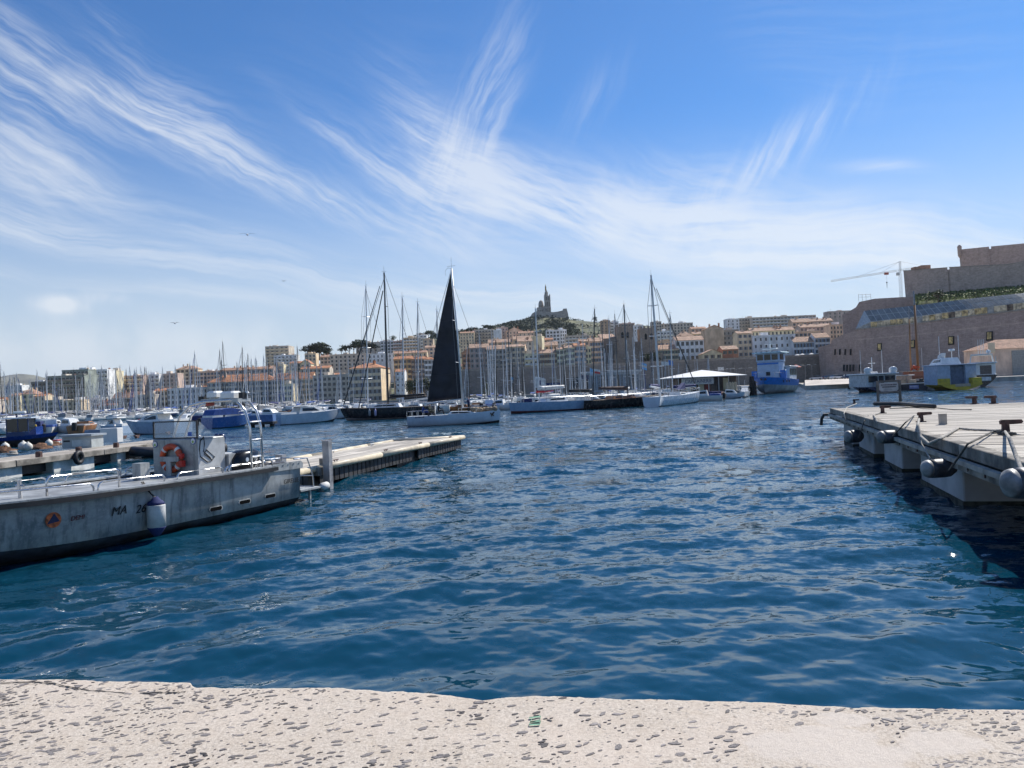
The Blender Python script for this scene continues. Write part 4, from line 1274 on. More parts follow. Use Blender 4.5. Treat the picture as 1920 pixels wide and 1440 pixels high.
    for dz in (1.4, 2.8):
        A, B = L(P(1610, 562, 437)), L(P(1633, 561, 436)); sc.tube([A + Vector((0, 0, dz)), B + Vector((0, 0, dz))], .08, 4)
    g = sc.build('scaffold_tubes', M_METAL, t); g['kind'] = 'stuff'
    # rubble heap of roofs on the upper wall
    b = MB(); q = L(P(1735, 501, 430)); b.box(q.x - 2, q.x + 3, q.y, q.y + 4, q.z - 1, q.z + 1.2); b.box(q.x - 6, q.x - 2.01, q.y, q.y + 4, q.z - 1, q.z + .5); b.build('roof_ridge', M_TILE[2], t)
    # grass bank
    gb = MB(); gb.smooth = True; vs = []
    cols_ = list(np.linspace(1712, 2050, 40))
    for px in cols_:
        f = (px - 1712) / (1930 - 1712)
        lo_ = P(px, 566 - 12 * f, 392 - 60 * f); hi_ = P(px, 553 - 18 * f, 428 - 42 * f)
        for k in range(7):
            q = lo_.lerp(hi_, k / 6) + Vector((0, 0, -6 if k == 0 else 1.0 * mnoise.noise(Vector((px / 9, k, 0))) ))
            vs.append(q)
    gb.add(vs, [(i * 7 + j, (i + 1) * 7 + j, (i + 1) * 7 + j + 1, i * 7 + j + 1) for i in range(len(cols_) - 1) for j in range(6)])
    struct(gb.build('grass_bank', mat('bank_grass', (0.11, 0.135, 0.04), 0.95, var=0.35, scale=0.35, space='World', dirt=0.6, dirtcol=(0.24, 0.2, 0.1), bump=1.0, bscale=3)))
fort()

def crane():
    c = P(1690, 560, 560)
    t = thing('tower_crane', 'white and red tower crane with long jib behind the fort', 'crane', (c.x, 560, 30))
    S = 560 / FPX
    wh = mat('crane_white', (0.72, 0.7, 0.66), 0.5); rd = mat('crane_red', (0.5, 0.12, 0.07), 0.5)
    zt = P(1690, 513, 560).z - 30
    def lattice(a, b2, w, n, m, name):
        a, b2 = Vector(a), Vector(b2); d = (b2 - a); L_ = d.length; d.normalize()
        s = d.cross(Vector((0, 1, 0))); s.normalize(); u = Vector((0, 1, 0))
        mb = MB()
        cs = [s * w + u * w, -s * w + u * w, -s * w - u * w, s * w - u * w]
        for q in cs: mb.tube([a + q, b2 + q], .09, 4)
        for i in range(n):
            p, q = a + d * (L_ * i / n), a + d * (L_ * (i + 1) / n)
            for k in range(4):
                mb.tube([p + cs[k], q + cs[(k + 1) % 4]], .06, 3)
        o = mb.build(name, m, t); return o
    lattice((0, 0, 0), (0, 0, zt), .75, 16, wh, 'mast')
    j0 = P(1558, 527, 560); j1 = P(1742, 498, 560)
    O = Vector((c.x, 560, 30))
    lattice(j0 - O, j1 - O, .5, 40, wh, 'jib')
    tip = Vector((0.3, 0, P(1690, 490, 560).z - 30))
    lattice((0, 0, zt), tip, .5, 5, wh, 'tower_head')
    mb = MB()
    for px in (1605, 1650): mb.tube([tip, P(px, 527 - (px - 1558) * 29 / 184, 560) - O], .07, 4)
    mb.tube([tip, P(1735, 499, 560) - O], .07, 4); mb.build('tie_rods', M_METAL, t)
    b = MB(); b.box(-2.4, -.9, -1, 1, zt - 1.2, zt + .9); b.build('cab', wh, t)
    q = P(1662, 512, 560) - O; b = MB(); b.box(q.x - 1.3, q.x + 1.3, -.8, .8, q.z - 1.2, q.z + .4); b.build('trolley', rd, t)
    b = MB(); b.tube([(q.x, 0, q.z - 1.2), (q.x, 0, q.z - 6.5)], .05, 4); b.lathe([(.7, q.z - 6.5), (.25, q.z - 7.4), (.1, q.z - 11)], 6, (q.x, 0, 0)); b.build('hook', mat('hook_steel', (.12, .12, .13), .5), t)
crane()
# house with ribbed tile roof on the fort quay
hb = bld('pink quay house with ribbed terracotta roof at the right edge', 1852, 1990, 652, 262, 0, 0, 'pink', 'hip', rh=3.4, dep=14, base=1.2, tile=2, chim=0, name='quay_house')
b = MB(); H_ = hb['H']; b.box(-4.5, 9, -.12, -.004, 1, H_ - .8); b.build('roller_shutter', mat('roller_shutter', (0.33, 0.32, 0.29), 0.6), hb)
b = MB(); b.box(-12.5, -10.4, -.6, -.004, H_ - 1.2, H_ + 2.2); b.build('wall_cabinet', wallmat('sand'), hb)
# ------------------------------------------------------------------ trees
M_BARK = mat('bark', (0.14, 0.1, 0.07), 0.9)
M_LEAF = [mat('pine_needles', (0.04, 0.058, 0.026), 0.8, var=0.4, scale=0.8), mat('broad_leaves', (0.065, 0.085, 0.03), 0.7, var=0.4, scale=0.8), mat('olive_scrub', (0.085, 0.095, 0.045), 0.8, var=0.4, scale=0.5)]
def crown_mesh(seed, kind, n=900, mt=0):
    rnd = random.Random(seed)
    blobs = []
    if kind == 'pine':
        for i in range(11):
            a = rnd.uniform(0, 6.28); r = rnd.uniform(0.05, 0.42)
            blobs.append((r * math.cos(a), r * math.sin(a), rnd.uniform(0.62, 0.9), rnd.uniform(.13, .24), .5))
    elif kind == 'round':
        for i in range(12):
            a = rnd.uniform(0, 6.28); r = rnd.uniform(0.0, 0.3)
            blobs.append((r * math.cos(a), r * math.sin(a), rnd.uniform(0.4, 0.85), rnd.uniform(.13, .22), .85))
    else:
        for i in range(12):
            z = i / 12
            blobs.append((rnd.uniform(-.04, .04), rnd.uniform(-.04, .04), .12 + z * .82, .2 * (1 - z) + .04, .9))
    b = MB()
    for i in range(n):
        x, y, z, r, q = rnd.choice(blobs)
        d = Vector((rnd.gauss(0, 1), rnd.gauss(0, 1), rnd.gauss(0, 1))).normalized() * r * rnd.uniform(.55, 1.1)
        p = Vector((x, y, z)) + Vector((d.x, d.y, d.z * q))
        s = rnd.uniform(.018, .045)
        u = Vector((rnd.gauss(0, 1), rnd.gauss(0, 1), rnd.gauss(0, .6))).normalized(); v = u.cross(Vector((rnd.gauss(0, 1), rnd.gauss(0, 1), rnd.gauss(0, 1)))).normalized()
        b.add([p - u * s, p + v * s * .8, p + u * s, p - v * s * .8], [(0, 1, 2, 3)])
    cm = b.mesh('crown', M_LEAF[mt])
    t = MB()
    t.tube([(0, 0, 0), (.02, 0, .3), (0, .02, .66)], .035, 6, r2=.015)
    for i in range(5):
        x, y, z, r, q = blobs[i]
        t.tube([(0.01, 0, .38), (x * .6, y * .6, .55), (x, y, z)], .016, 4, r2=.006)
    return cm, t.mesh('trunk', M_BARK)
TREES = [crown_mesh(1, 'pine', 800), crown_mesh(2, 'pine', 800), crown_mesh(3, 'round', 800, 1), crown_mesh(4, 'cone', 600, 1), crown_mesh(5, 'round', 800, 0)]
def tree(px, py, D, h, k, label, group=None, w=1.0, name='tree'):
    p = P(px, py, D)
    if name == 'pine_tree': p.z -= h * .28; h *= 1.22
    t = thing(name, label, 'tree', p, random.uniform(0, 6), group)
    obj('crown', TREES[k][0], t, scale=(h * w, h * w, h)); obj('trunk', TREES[k][1], t, scale=(h * w, h * w, h))
    return t
random.seed(12)
G1 = 'pines in the dark clump right of the grey tower block'
for px, py, h in ((574, 668, 9), (583, 666, 11), (592, 668, 15), (599, 668, 14), (607, 671, 11), (615, 673, 8), (588, 670, 12), (603, 672, 12)):
    tree(px, py, 730, h, random.choice([0, 1]), 'dark umbrella pine in the clump right of the grey tower block', G1, 1.15, 'pine_tree')
G2 = 'pines in the long clump above the plain grey flat block'
for px, py, h in ((640, 664, 7), (648, 662, 8), (655, 663, 10), (663, 660, 10), (671, 658, 12), (678, 658, 10), (686, 658, 10), (695, 660, 9), (704, 660, 8)):
    tree(px, py, 735, h, random.choice([0, 1]), 'dark umbrella pine in the long clump above the plain grey flat block', G2, 1.2, 'pine_tree')
tree(737, 643, 805, 8, 4, 'single round tree on the ridge between two masts', w=1.1)
G3 = 'trees on the ridge left of the black sail'
for px, py, h in ((786, 642, 10), (794, 640, 11), (803, 638, 12), (812, 640, 11), (820, 641, 10), (829, 641, 9)):
    tree(px, py, 880, h, random.choice([1, 4]), 'dark tree on the ridge just left of the black sail', G3, 1.25)
G4 = 'trees on the ridge right of the black sail'
for px, py, h in ((868, 631, 8), (876, 630, 8), (884, 627, 9), (892, 627, 9), (913, 624, 10), (921, 624, 9)):
    tree(px, py, 900, h, random.choice([0, 4]), 'dark tree on the ridge just right of the black sail', G4, 1.25)
G5 = 'street trees on the quay left of the black sail'
for px, py, h in ((768, 748, 11), (779, 748, 12), (790, 747, 11), (799, 747, 12), (808, 747, 10)):
    tree(px, py, 438, h, 2, 'leafy street tree on the quay just left of the black sail', G5, 1.0)
tree(912, 744, 420, 10, 3, 'slim dark green conifer on the quay right of the black sail', w=.9)
tree(1213, 690, 452, 9, 4, 'dark tree against the foot of the right abbey tower', w=1.2)
tree(1228, 690, 452, 10, 4, 'dark tree below the right corner of the abbey', w=1.1)
tree(1280, 690, 444, 5, 2, 'low dark shrub under the white school like building', w=1.6)
tree(1302, 689, 444, 5, 2, 'low leafy shrub right of the school like building entrance', w=1.5)
tree(1759, 566, 384, 6.2, 2, 'dense dark round bush on the fort grass bank', w=1.9, name='bush')
tree(1116, 606, 1350, 12, 4, 'lone dark tree on the skyline right of the basilica', w=1.1)
# scrub covering the basilica hill: one far off mass
def scrub():
    rnd = random.Random(9)
    b = MB()
    n = 0
    while n < 2600:
        x = BAS.x + rnd.gauss(0, 110); y = 1520 + rnd.uniform(-420, 40)
        if mnoise.noise(Vector((x / 40, y / 60, 2))) < (-.25 if x < BAS.x + 40 else .08): continue
        if abs(x - BAS.x) < 36 and y > 1505: continue
        z = ter(x, y); h = rnd.uniform(2.5, 6.5) * (1.0 if x < BAS.x + 40 else .5)
        for k in range(7):
            p = Vector((x + rnd.gauss(0, h * .45), y + rnd.gauss(0, h * .45), z + rnd.uniform(.2, 1) * h))
            s = h * rnd.uniform(.22, .42)
            u = Vector((rnd.gauss(0, 1), rnd.gauss(0, 1), rnd.gauss(0, .7))).normalized(); v = u.cross(Vector((rnd.gauss(0, 1), rnd.gauss(0, 1), rnd.gauss(0, 1)))).normalized()
            b.add([p - u * s, p + v * s * .8, p + u * s, p - v * s * .8], [(0, 1, 2, 3)])
        n += 1
    o = b.build('hill_scrub', M_LEAF[0]); o['kind'] = 'stuff'; o['label'] = 'dark green scrub and pines covering the hill below the basilica'
    # grass tufts on the fort bank
    g = MB()
    for i in range(2600):
        px = rnd.uniform(1716, 1990); f = (px - 1712) / 218.0; k = rnd.random()
        lo_ = P(px, 566 - 12 * f, 392 - 60 * f); hi_ = P(px, 553 - 18 * f, 428 - 42 * f)
        p = lo_.lerp(hi_, k); s = rnd.uniform(.2, .6)
        u = Vector((rnd.gauss(0, 1), rnd.gauss(0, 1), .2)).normalized()
        g.add([p - u * s, p + u * s, p + u * s * .5 + Vector((0, 0, s * 1.6)), p - u * s * .6 + Vector((0, 0, s * 1.3))], [(0, 1, 2, 3)])
    o = g.build('bank_plants', mat('bank_plants', (0.13, 0.155, 0.05), 0.9, var=0.4, scale=0.3, space='World')); o['kind'] = 'stuff'
scrub()
# ------------------------------------------------------------------ boats: shared builders
def glossy(name, col, rough=0.25, **k): return mat(name, col, rough, var=k.pop('var', 0.05), scale=k.pop('scale', 0.8), **k)
M_GEL = glossy('white_gelcoat', (0.74, 0.74, 0.72)); M_GELB = glossy('blue_white_gelcoat', (0.55, 0.62, 0.7)); M_BLACK = glossy('black_gelcoat', (0.018, 0.018, 0.022))
M_NAVY = glossy('navy_paint', (0.02, 0.035, 0.1)); M_BLUE = mat('blue_canvas', (0.035, 0.09, 0.3), 0.8); M_DBLUE = mat('dark_blue_canvas', (0.02, 0.03, 0.12), 0.8)
M_ALU = mat('mast_aluminium', (0.62, 0.63, 0.64), 0.45, 0.25, var=0.08); M_CARB = mat('black_carbon', (0.02, 0.02, 0.022), 0.35); M_WIRE = mat('rigging_wire', (0.2, 0.2, 0.21), 0.5, 0.4)
M_WOOD = mat('varnished_wood', (0.33, 0.15, 0.06), 0.4, var=0.25, scale=1.0, stretch=(1, 1, .2)); M_DECK = mat('teak_deck', (0.42, 0.34, 0.25), 0.7); M_RED = glossy('red_paint', (0.5, 0.03, 0.03))
M_ANTI = mat('antifouling', (0.035, 0.03, 0.035), 0.8); M_TINT = mat('tinted_glass', (0.015, 0.018, 0.022), 0.08, var=0.0); M_ORANGE = mat('orange_plastic', (0.62, 0.1, 0.025), 0.5)
M_STEEL = mat('stainless_steel', (0.6, 0.6, 0.61), 0.22, 0.9, var=0.05); M_BLACKP = mat('black_rubber', (0.02, 0.02, 0.022), 0.6); M_GREYC = mat('grey_canvas', (0.3, 0.3, 0.31), 0.85); M_WHITEC = mat('white_canvas', (0.7, 0.69, 0.66), 0.8)
M_YEL = mat('yellow_paint', (0.55, 0.4, 0.03), 0.5, dirt=.5); M_WAVEB = mat('ferry_blue', (0.01, 0.16, 0.55), 0.35, var=.08)

def hull_shape(L, B, H, T=0.35, trans=0.8, sheer=0.18, rake=0.8, full=0.45, n=16, levels=((0.0, 0.0), (0.45, 0.62), (0.72, 0.86), (0.8, 0.9), (0.9, 0.96), (1.0, 1.0)), stripe=0.78, tumble=0.0, flare=0.0):
    """bow at +x, waterline z = 0; level = (height fraction from keel to sheer, width fraction)"""
    b = MB(); b.smooth = True
    rows = []
    for i in range(n + 1):
        s = i / n
        if s < full: w = trans + (1 - trans) * math.sin(s / full * math.pi / 2)
        else: w = max(0.0, 1 - ((s - full) / (1 - full)) ** 2.3)
        bw = B / 2 * max(w, 0.012)
        zt = H * (1 + sheer * (s ** 2) * 1.2 + sheer * .15 * (1 - s) ** 2); zk = -T * (1 - s ** 4)
        row = []
        for f, g in levels:
            z = zk + (zt - zk) * f
            x = -L / 2 + s * L - rake * (1 - f) ** 1.2 * s ** 5
            gg = g + flare * (f - 1) * s
            row.append((x, bw * max(gg, 0), z))
        rows.append(row)
    m = len(levels)
    for side in (1, -1):
        vs = [(x, y * side, z) for row in rows for x, y, z in row]
        for i in range(n):
            for j in range(m - 1):
                b.m = 1 if levels[j + 1][0] <= stripe + 1e-6 else 0
                q = [vs[i * m + j], vs[(i + 1) * m + j], vs[(i + 1) * m + j + 1], vs[i * m + j + 1]]
                b.add(q if side < 0 else q[::-1], [(0, 1, 2, 3)])
    b.m = 0
    st = [(x, y, z) for x, y, z in rows[0]] + [(x, -y, z) for x, y, z in rows[0]][::-1]
    b.smooth = False
    b.poly(st)
    d = MB()
    for i in range(n):
        a, c = rows[i][-1], rows[i + 1][-1]
        d.quad((a[0], -a[1], a[2] - .03), (c[0], -c[1], c[2] - .03), (c[0], c[1], c[2] - .03), (a[0], a[1], a[2] - .03))
    return b, d, rows
def weld(me):
    import bmesh
    bm = bmesh.new(); bm.from_mesh(me); bmesh.ops.remove_doubles(bm, verts=bm.verts, dist=0.001); bm.to_mesh(me); bm.free()
    return me
def put_hull(t, L, B, H, mats, deckm, **k):
    b, d, rows = hull_shape(L, B, H, **k)
    h = b.build('hull', mats, t); weld(h.data)
    d.build('deck', deckm, t)
    return rows
def cabin(t, x0, x1, w, z0, h, m, name='cabin', taper=.78, win=True, rake=.5, wm=None):
    b = MB(); w2 = w * taper
    v = [(x0, -w / 2, z0), (x1, -w * .42, z0), (x1, w * .42, z0), (x0, w / 2, z0), (x0 + rake * .3, -w2 / 2, z0 + h), (x1 - rake, -w2 * .42, z0 + h * .86), (x1 - rake, w2 * .42, z0 + h * .86), (x0 + rake * .3, w2 / 2, z0 + h)]
    b.add(v, [(0, 1, 5, 4), (1, 2, 6, 5), (2, 3, 7, 6), (3, 0, 4, 7), (4, 5, 6, 7)])
    c = b.build(name, m, t)
    if win:
        for s in (-1, 1):
            q = MB()
            A = Vector(v[0] if s < 0 else v[3]); Bp = Vector(v[1] if s < 0 else v[2]); Cp = Vector(v[5] if s < 0 else v[6]); Dp = Vector(v[4] if s < 0 else v[7])
            f = lambda u, w_: A.lerp(Bp, u).lerp(Dp.lerp(Cp, u), w_) + Vector((0, s * .025, 0))
            q.quad(f(.1, .38), f(.84, .38), f(.78, .8), f(.1, .8)) if s < 0 else q.quad(f(.1, .8), f(.78, .8), f(.84, .38), f(.1, .38))
            q.build('cabin_window', wm or M_TINT, t)
    return c
def rig(t, x, z0, h, r, m, boom=0, bz=1.2, boomm=None, spread=2, L=10, B=3, cover=None, dn=0.0, wire=.022, furl=None):
    b = MB(); b.tube([(x, 0, z0), (x - dn * .5, 0, z0 + h * .5), (x - dn, 0, z0 + h)], r, 8, r2=r * .7); b.build('mast', m, t)
    top = Vector((x - dn, 0, z0 + h))
    for i in range(spread):
        f = (i + 1) / (spread + 1); z = z0 + h * f; sx = x - dn * f
        q = MB(); q.tube([(sx - .15, -B * .3 * (1.2 - f * .5), z + .05), (sx, 0, z), (sx - .15, B * .3 * (1.2 - f * .5), z + .05)], max(.03, r * .35), 5); q.build('spreader', m, t)
    w = MB()
    bow = Vector((L * .47, 0, z0 + .1)); st = Vector((-L * .48, 0, z0 + .05))
    w.tube([bow, top + Vector((0, 0, -h * .04))], wire * 1.2, 4); w.tube([st, top], wire, 4)
    for s in (-1, 1):
        pts = [(x - .2, s * B * .42, z0)]
        for i in range(spread):
            f = (i + 1) / (spread + 1); pts.append((x - dn * f - .15, s * B * .3 * (1.2 - f * .5), z0 + h * f))
        pts.append(top); w.tube(pts, wire, 4)
    w.build('rigging', M_WIRE, t)
    if furl:
        q = MB(); A = bow.lerp(top, .03); Bq = bow.lerp(top, .9); q.tube([A, Bq], .09, 6, r2=.05); q.build('furled_jib', furl, t)
    if boom:
        q = MB(); q.tube([(x, 0, z0 + bz), (x - boom, 0, z0 + bz + .25)], r * .8, 6); q.build('boom', boomm or m, t)
        if cover:
            q = MB(); q.smooth = True
            pts = []; n = 8
            for i in range(n + 1):
                f = i / n; pts.append((x - .1 - boom * f * .97, .24 * (1 - .55 * f), z0 + bz + .16 + .25 * f, .34 * (1 - .6 * f) + .06))
            vs = []
            for px_, w_, z_, h_ in pts:
                vs += [(px_, -w_ * .5, z_ - .1), (px_, -w_ * .75, z_ + h_ * .35), (px_, 0, z_ + h_), (px_, w_ * .75, z_ + h_ * .35), (px_, w_ * .5, z_ - .1)]
            q.add(vs, [(i * 5 + j, (i + 1) * 5 + j, (i + 1) * 5 + (j + 1) % 5, i * 5 + (j + 1) % 5) for i in range(n) for j in range(5)] + [(0, 1, 2, 3, 4), tuple(n * 5 + j for j in (4, 3, 2, 1, 0))])
            q.build('sail_cover', cover, t)
    q = MB(); q.tube([top, top + Vector((.02, 0, h * .045))], .018, 4); q.tube([top + Vector((-.35, 0, .12)), top + Vector((.35, 0, .14))], .015, 4); q.build('masthead_gear', M_WIRE, t)
def rails(t, rows, h=.6, m=None, name='guard_rail', every=3, inset=.94, r=.018, s0=0, s1=None):
    s1 = len(rows) if s1 is None else s1
    for side in (-1, 1):
        b = MB(); top = []
        for i in range(s0, s1):
            x, y, z = rows[i][-1]
            top.append((x, y * side * inset, z + h))
            if (i - s0) % every == 0: b.tube([(x, y * side * inset, z), (x, y * side * inset, z + h)], r, 4)
        b.tube(top, r, 4)
        b.build(name, m or M_STEEL, t)
def place(px, py, yaw):
    """water point seen at that pixel"""
    p = W(px, py)
    return p
# ------------------------------------------------------------------ aluminium work boat moored at the left
class Frame:
    """local frame of a moored thing: bow along d, port side along n"""
    def __init__(s, origin, ang):
        s.o = Vector(origin); s.M = Matrix.Translation(s.o) @ Matrix.Rotation(ang, 4, 'Z'); s.I = s.M.inverted(); s.ang = ang
    def lp(s, px, py, yl):
        """local point in the plane local y = yl seen at that pixel"""
        e = s.I @ EYE; d = s.I.to_3x3() @ ray(px, py)
        return e + d * ((yl - e.y) / d.y)
    def lx(s, px, py, xl):
        e = s.I @ EYE; d = s.I.to_3x3() @ ray(px, py)
        return e + d * ((xl - e.x) / d.x)
def workboat():
    L, B, H = 10.9, 3.1, 1.2
    S = W(566, 946); Q = W(0, 1079)
    d = (Q - S); d.z = 0; d.normalize()
    n = Vector((-d.y, d.x, 0))
    c = S + d * (L / 2) - n * (B / 2 * .96)
    F = Frame(c, math.atan2(d.y, d.x))
    t = thing('work_boat', 'scuffed bare aluminium work boat with radar arch and black outboard', 'boat', c, F.ang)
    m = bpy.data.materials.new('scuffed_aluminium'); m.use_nodes = True
    T2 = NT(m.node_tree); bs = m.node_tree.nodes['Principled BSDF']
    oc = T2.n('ShaderNodeTexCoord').outputs['Object']
    st = T2.vmath('MULTIPLY', oc, (1.0, 1.0, 0.35))
    n1 = T2.noise(oc, 1.1, 7, 0.68, dist=.5); n2 = T2.noise(T2.vmath('MULTIPLY', oc, (7, 7, .8)), 1.0, 5, 0.6); n3 = T2.noise(oc, 14, 5, .7)
    cc = T2.mix(T2.ss(n1, .3, .72), (0.22, 0.235, 0.24), (0.54, 0.55, 0.535))
    cc = T2.mix(T2.math('MULTIPLY', T2.ss(n2, .46, .7), .7), cc, (0.12, 0.13, 0.135))
    cc = T2.mix(T2.math('MULTIPLY', T2.ss(n3, .5, .7), .35), cc, (0.55, 0.55, 0.53))
    T2.l(cc, bs.inputs['Base Color']); bs.inputs['Metallic'].default_value = .35
    T2.l(T2.ss(n1, .3, .7, .42, .62), bs.inputs['Roughness'])
    bn = T2.n('ShaderNodeBump', i_Strength=.15, i_Distance=.02); T2.l(n1, bn.inputs['Height']); T2.l(bn.outputs[0], bs.inputs['Normal'])
    alu = m
    dark = mat('boot_topping', (0.028, 0.032, 0.04), .7, var=.4, scale=2, dirt=.5, dirtcol=(.07, .08, .07))
    # rows of the hull also give the side surface for lettering
    rows = put_hull(t, L, B, H, [alu, dark], mat('deck_chequer_plate', (0.36, 0.37, 0.37), .6, .3, var=.2), T=.45, trans=.96, full=.55, sheer=.1, rake=1.6, n=24,
                    levels=((0, 0), (.27, .8), (.4, .955), (.72, .985), (1, 1)), stripe=.4, flare=.12)
    def side(x, z):
        xs = [r[-1][0] for r in rows]
        i = max(0, min(len(rows) - 2, int(np.searchsorted(xs, x)) - 1))
        f = (x - xs[i]) / (xs[i + 1] - xs[i])
        def at(r):
            zz = [q[2] for q in r]; return float(np.interp(z, zz, [q[1] for q in r]))
        return at(rows[i]) * (1 - f) + at(rows[i + 1]) * f
    def gun(x):
        xs = [r[-1][0] for r in rows]
        return float(np.interp(x, xs, [r[-1][1] for r in rows])), float(np.interp(x, xs, [r[-1][2] for r in rows]))
    # rubbing strake and gunwale
    for s in (1, -1):
        b = MB()
        xs = np.linspace(-L / 2 + 1.15, L / 2 - .3, 40)
        for a, e in zip(xs, xs[1:]):
            ya, za = gun(a); ye, ze = gun(e)
            b.add([(a, s * (ya - .02), za - .1), (e, s * (ye - .02), ze - .1), (e, s * (ye + .16), ze - .1), (a, s * (ya + .16), za - .1), (a, s * (ya - .02), za - .004), (e, s * (ye - .02), ze - .004), (e, s * (ye + .16), ze - .004), (a, s * (ya + .16), za - .004)],
                  [(3, 2, 1, 0), (4, 5, 6, 7), (0, 1, 5, 4), (2, 3, 7, 6)])
        b.build('rubbing_strake', M_BLACKP, t)
        b = MB()
        for a, e in zip(xs, xs[1:]):
            ya, za = gun(a); ye, ze = gun(e)
            b.add([(a, s * (ya - .22), za), (e, s * (ye - .22), ze), (e, s * (ye + .14), ze), (a, s * (ya + .14), za), (a, s * (ya - .22), za + .035), (e, s * (ye - .22), ze + .035), (e, s * (ye + .14), ze + .035), (a, s * (ya + .14), za + .035)],
                  [(4, 5, 6, 7), (0, 1, 5, 4), (2, 3, 7, 6), (3, 2, 1, 0)])
        b.build('gunwale', alu, t)
        # bolted quarter plate at the stern
        b = MB()
        y0 = B / 2 * .96 + .012
        b.prismy([(-L / 2 - .06, H - .14), (-L / 2 + 1.2, H - .12), (-L / 2 + 1.26, H + .02), (-L / 2 + 1.2, H + .08), (-L / 2 + .02, H + .08), (-L / 2 - .07, H)], y0 if s > 0 else -y0 - .03, y0 + .03 if s > 0 else -y0)
        qp = b.build('quarter_plate', alu, t)
        for i in range(5):
            v = MB(); v.lathe([(.025, 0), (.02, .018)], 8, (-L / 2 + .12 + i * .23, s * (y0 + (.03 if s > 0 else .03)), H + .02), 'Y'); v.build('bolt', M_STEEL, qp)
    # dark slots in the side
    for px, py in ((407, 954), (461, 941), (509, 930)):
        p = F.lp(px, py, B / 2 * .97); y = side(p.x, p.z)
        b = MB(); b.M = Matrix.Translation((p.x, y - .03, p.z)); l2, h2 = .2, .045
        pts = [(-l2, 0), (-l2 + .03, -h2), (l2 - .03, -h2), (l2, 0), (l2 - .03, h2), (-l2 + .03, h2)]
        b.prismy([(x * 1.15, z * 1.35) for x, z in pts], 0, .05); so = b.build('freeing_port', alu, t)
        b = MB(); b.M = Matrix.Translation((p.x, y - .03, p.z)); b.prismy(pts, 0, .058); b.build('slot', mat('slot_black', (.006, .006, .007), .9, var=0, spec=.05), so)
    # lettering and emblem
    ink = mat('black_lettering', (0.015, 0.015, 0.017), .5, var=.05); orange = mat('faded_orange', (0.55, 0.12, 0.03), .6, var=.35, scale=9); navy = mat('emblem_navy', (0.01, 0.015, 0.07), .5)
    def write(txt, px, py, size, mt, shear=0, sp=1.0):
        p = F.lp(px, py, B / 2 * .97)
        for _ in range(3):
            p = F.lp(px, py, side(p.x, p.z) + .012)
        sl_ = math.atan2(side(p.x - .3, p.z) - side(p.x, p.z), -.3)
        q = F.lp(px, py, side(p.x, p.z) + (.05 if px > 500 else .022))
        tilt = math.atan2(side(p.x, p.z + .15) - side(p.x, p.z), .15)
        return obj('lettering', text_mesh(txt, size, mt, .004, shear, sp), t, q, (R(90) + tilt, 0, R(180) + math.atan((side(p.x - .5, p.z + .1) - side(p.x, p.z + .1)) / -.5)))
    write('GIRELLE', 532, 908, .185, ink)
    write('MA', 208, 968, .27, ink, .25); write('26', 254, 963, .27, ink, .25)
    p = F.lp(100, 975, B / 2 * .95)
    for _ in range(3): p = F.lp(100, 975, side(p.x, p.z) + .02)
    an = math.atan((side(p.x - .3, p.z) - side(p.x, p.z)) / -.3)
    b = MB(); b.M = Matrix.Translation(p) @ Matrix.Rotation(an, 4, 'Z'); b.lathe([(.155, 0), (.155, .004)], 20, (0, 0, 0), 'Y'); em = b.build('emblem', orange, t)
    b = MB(); b.M = Matrix.Translation(p) @ Matrix.Rotation(an, 4, 'Z'); b.prismy([(.13, -.07), (-.12, -.04), (-.02, .13)][::-1], .005, .009); b.build('triangle', navy, em)
    q = F.lp(152, 972, side(p.x, p.z) + .02)
    b = MB(); b.M = Matrix.Translation(q) @ Matrix.Rotation(an, 4, 'Z'); b.prismy([(.24, -.075), (-.1, -.06), (-.14, .03), (.24, .035)], 0, .004); b.build('name_patch', orange, t)
    write('DEMI', 132, 977, .13, mat('dark_red_ink', (.12, .02, .02), .6), .2)
    # tow pad low on the hull
    p = F.lp(465, 972, B / 2 * .97); y = side(p.x, p.z)
    b = MB(); b.torus(.09, .012, 16, 6, (p.x + .05, y + .02, p.z), 'Y'); b.box(p.x - .16, p.x + .04, y - .01, y + .07, p.z - .05, p.z - .015); b.build('tow_pad', alu, t)
    # hand rails
    def hoop(x0, x1, y, h, r=.022, z=None, name='hand_rail', lean=0):
        _, g0 = gun(x0); _, g1 = gun(x1)
        if z is not None: g0 = g1 = z
        c_ = min(.12, h * .6)
        if x0 > x1: x0, x1, g0, g1 = x1, x0, g1, g0
        ys0 = y if not callable(y) else y(x0); ys1 = y if not callable(y) else y(x1)
        pts = [(x0, ys0, g0)] + [(x0 + c_ - c_ * math.cos(R(k)), ys0, g0 + h - c_ + c_ * math.sin(R(k))) for k in (0, 30, 60, 90)] + \
              [(x1 - c_ + c_ * math.cos(R(k)), ys1, g1 + h - c_ + c_ * math.sin(R(k))) for k in (90, 60, 30, 0)] + [(x1, ys1, g1)]
        b = MB(); b.smooth = True; b.tube(pts, r, 8); b.build(name, M_STEEL, t)
    py_ = lambda x: gun(x)[0] - .12
    sy_ = lambda x: -gun(x)[0] + .12
    for xa, ya, xb, yb, h in ((-60, 940, 180, 930, .2), (188, 928, 312, 918, .2), (336, 910, 422, 902, .19), (434, 903, 516, 893, .2)):
        A, E = F.lp(xa, ya, B / 2 * .95), F.lp(xb, yb, B / 2 * .95)
        hoop(A.x, E.x, py_, h)
    A, E = F.lp(88, 925, B / 2 * .7), F.lp(224, 918, B / 2 * .7); hoop(A.x, E.x, B / 2 * .7, .42, .026)
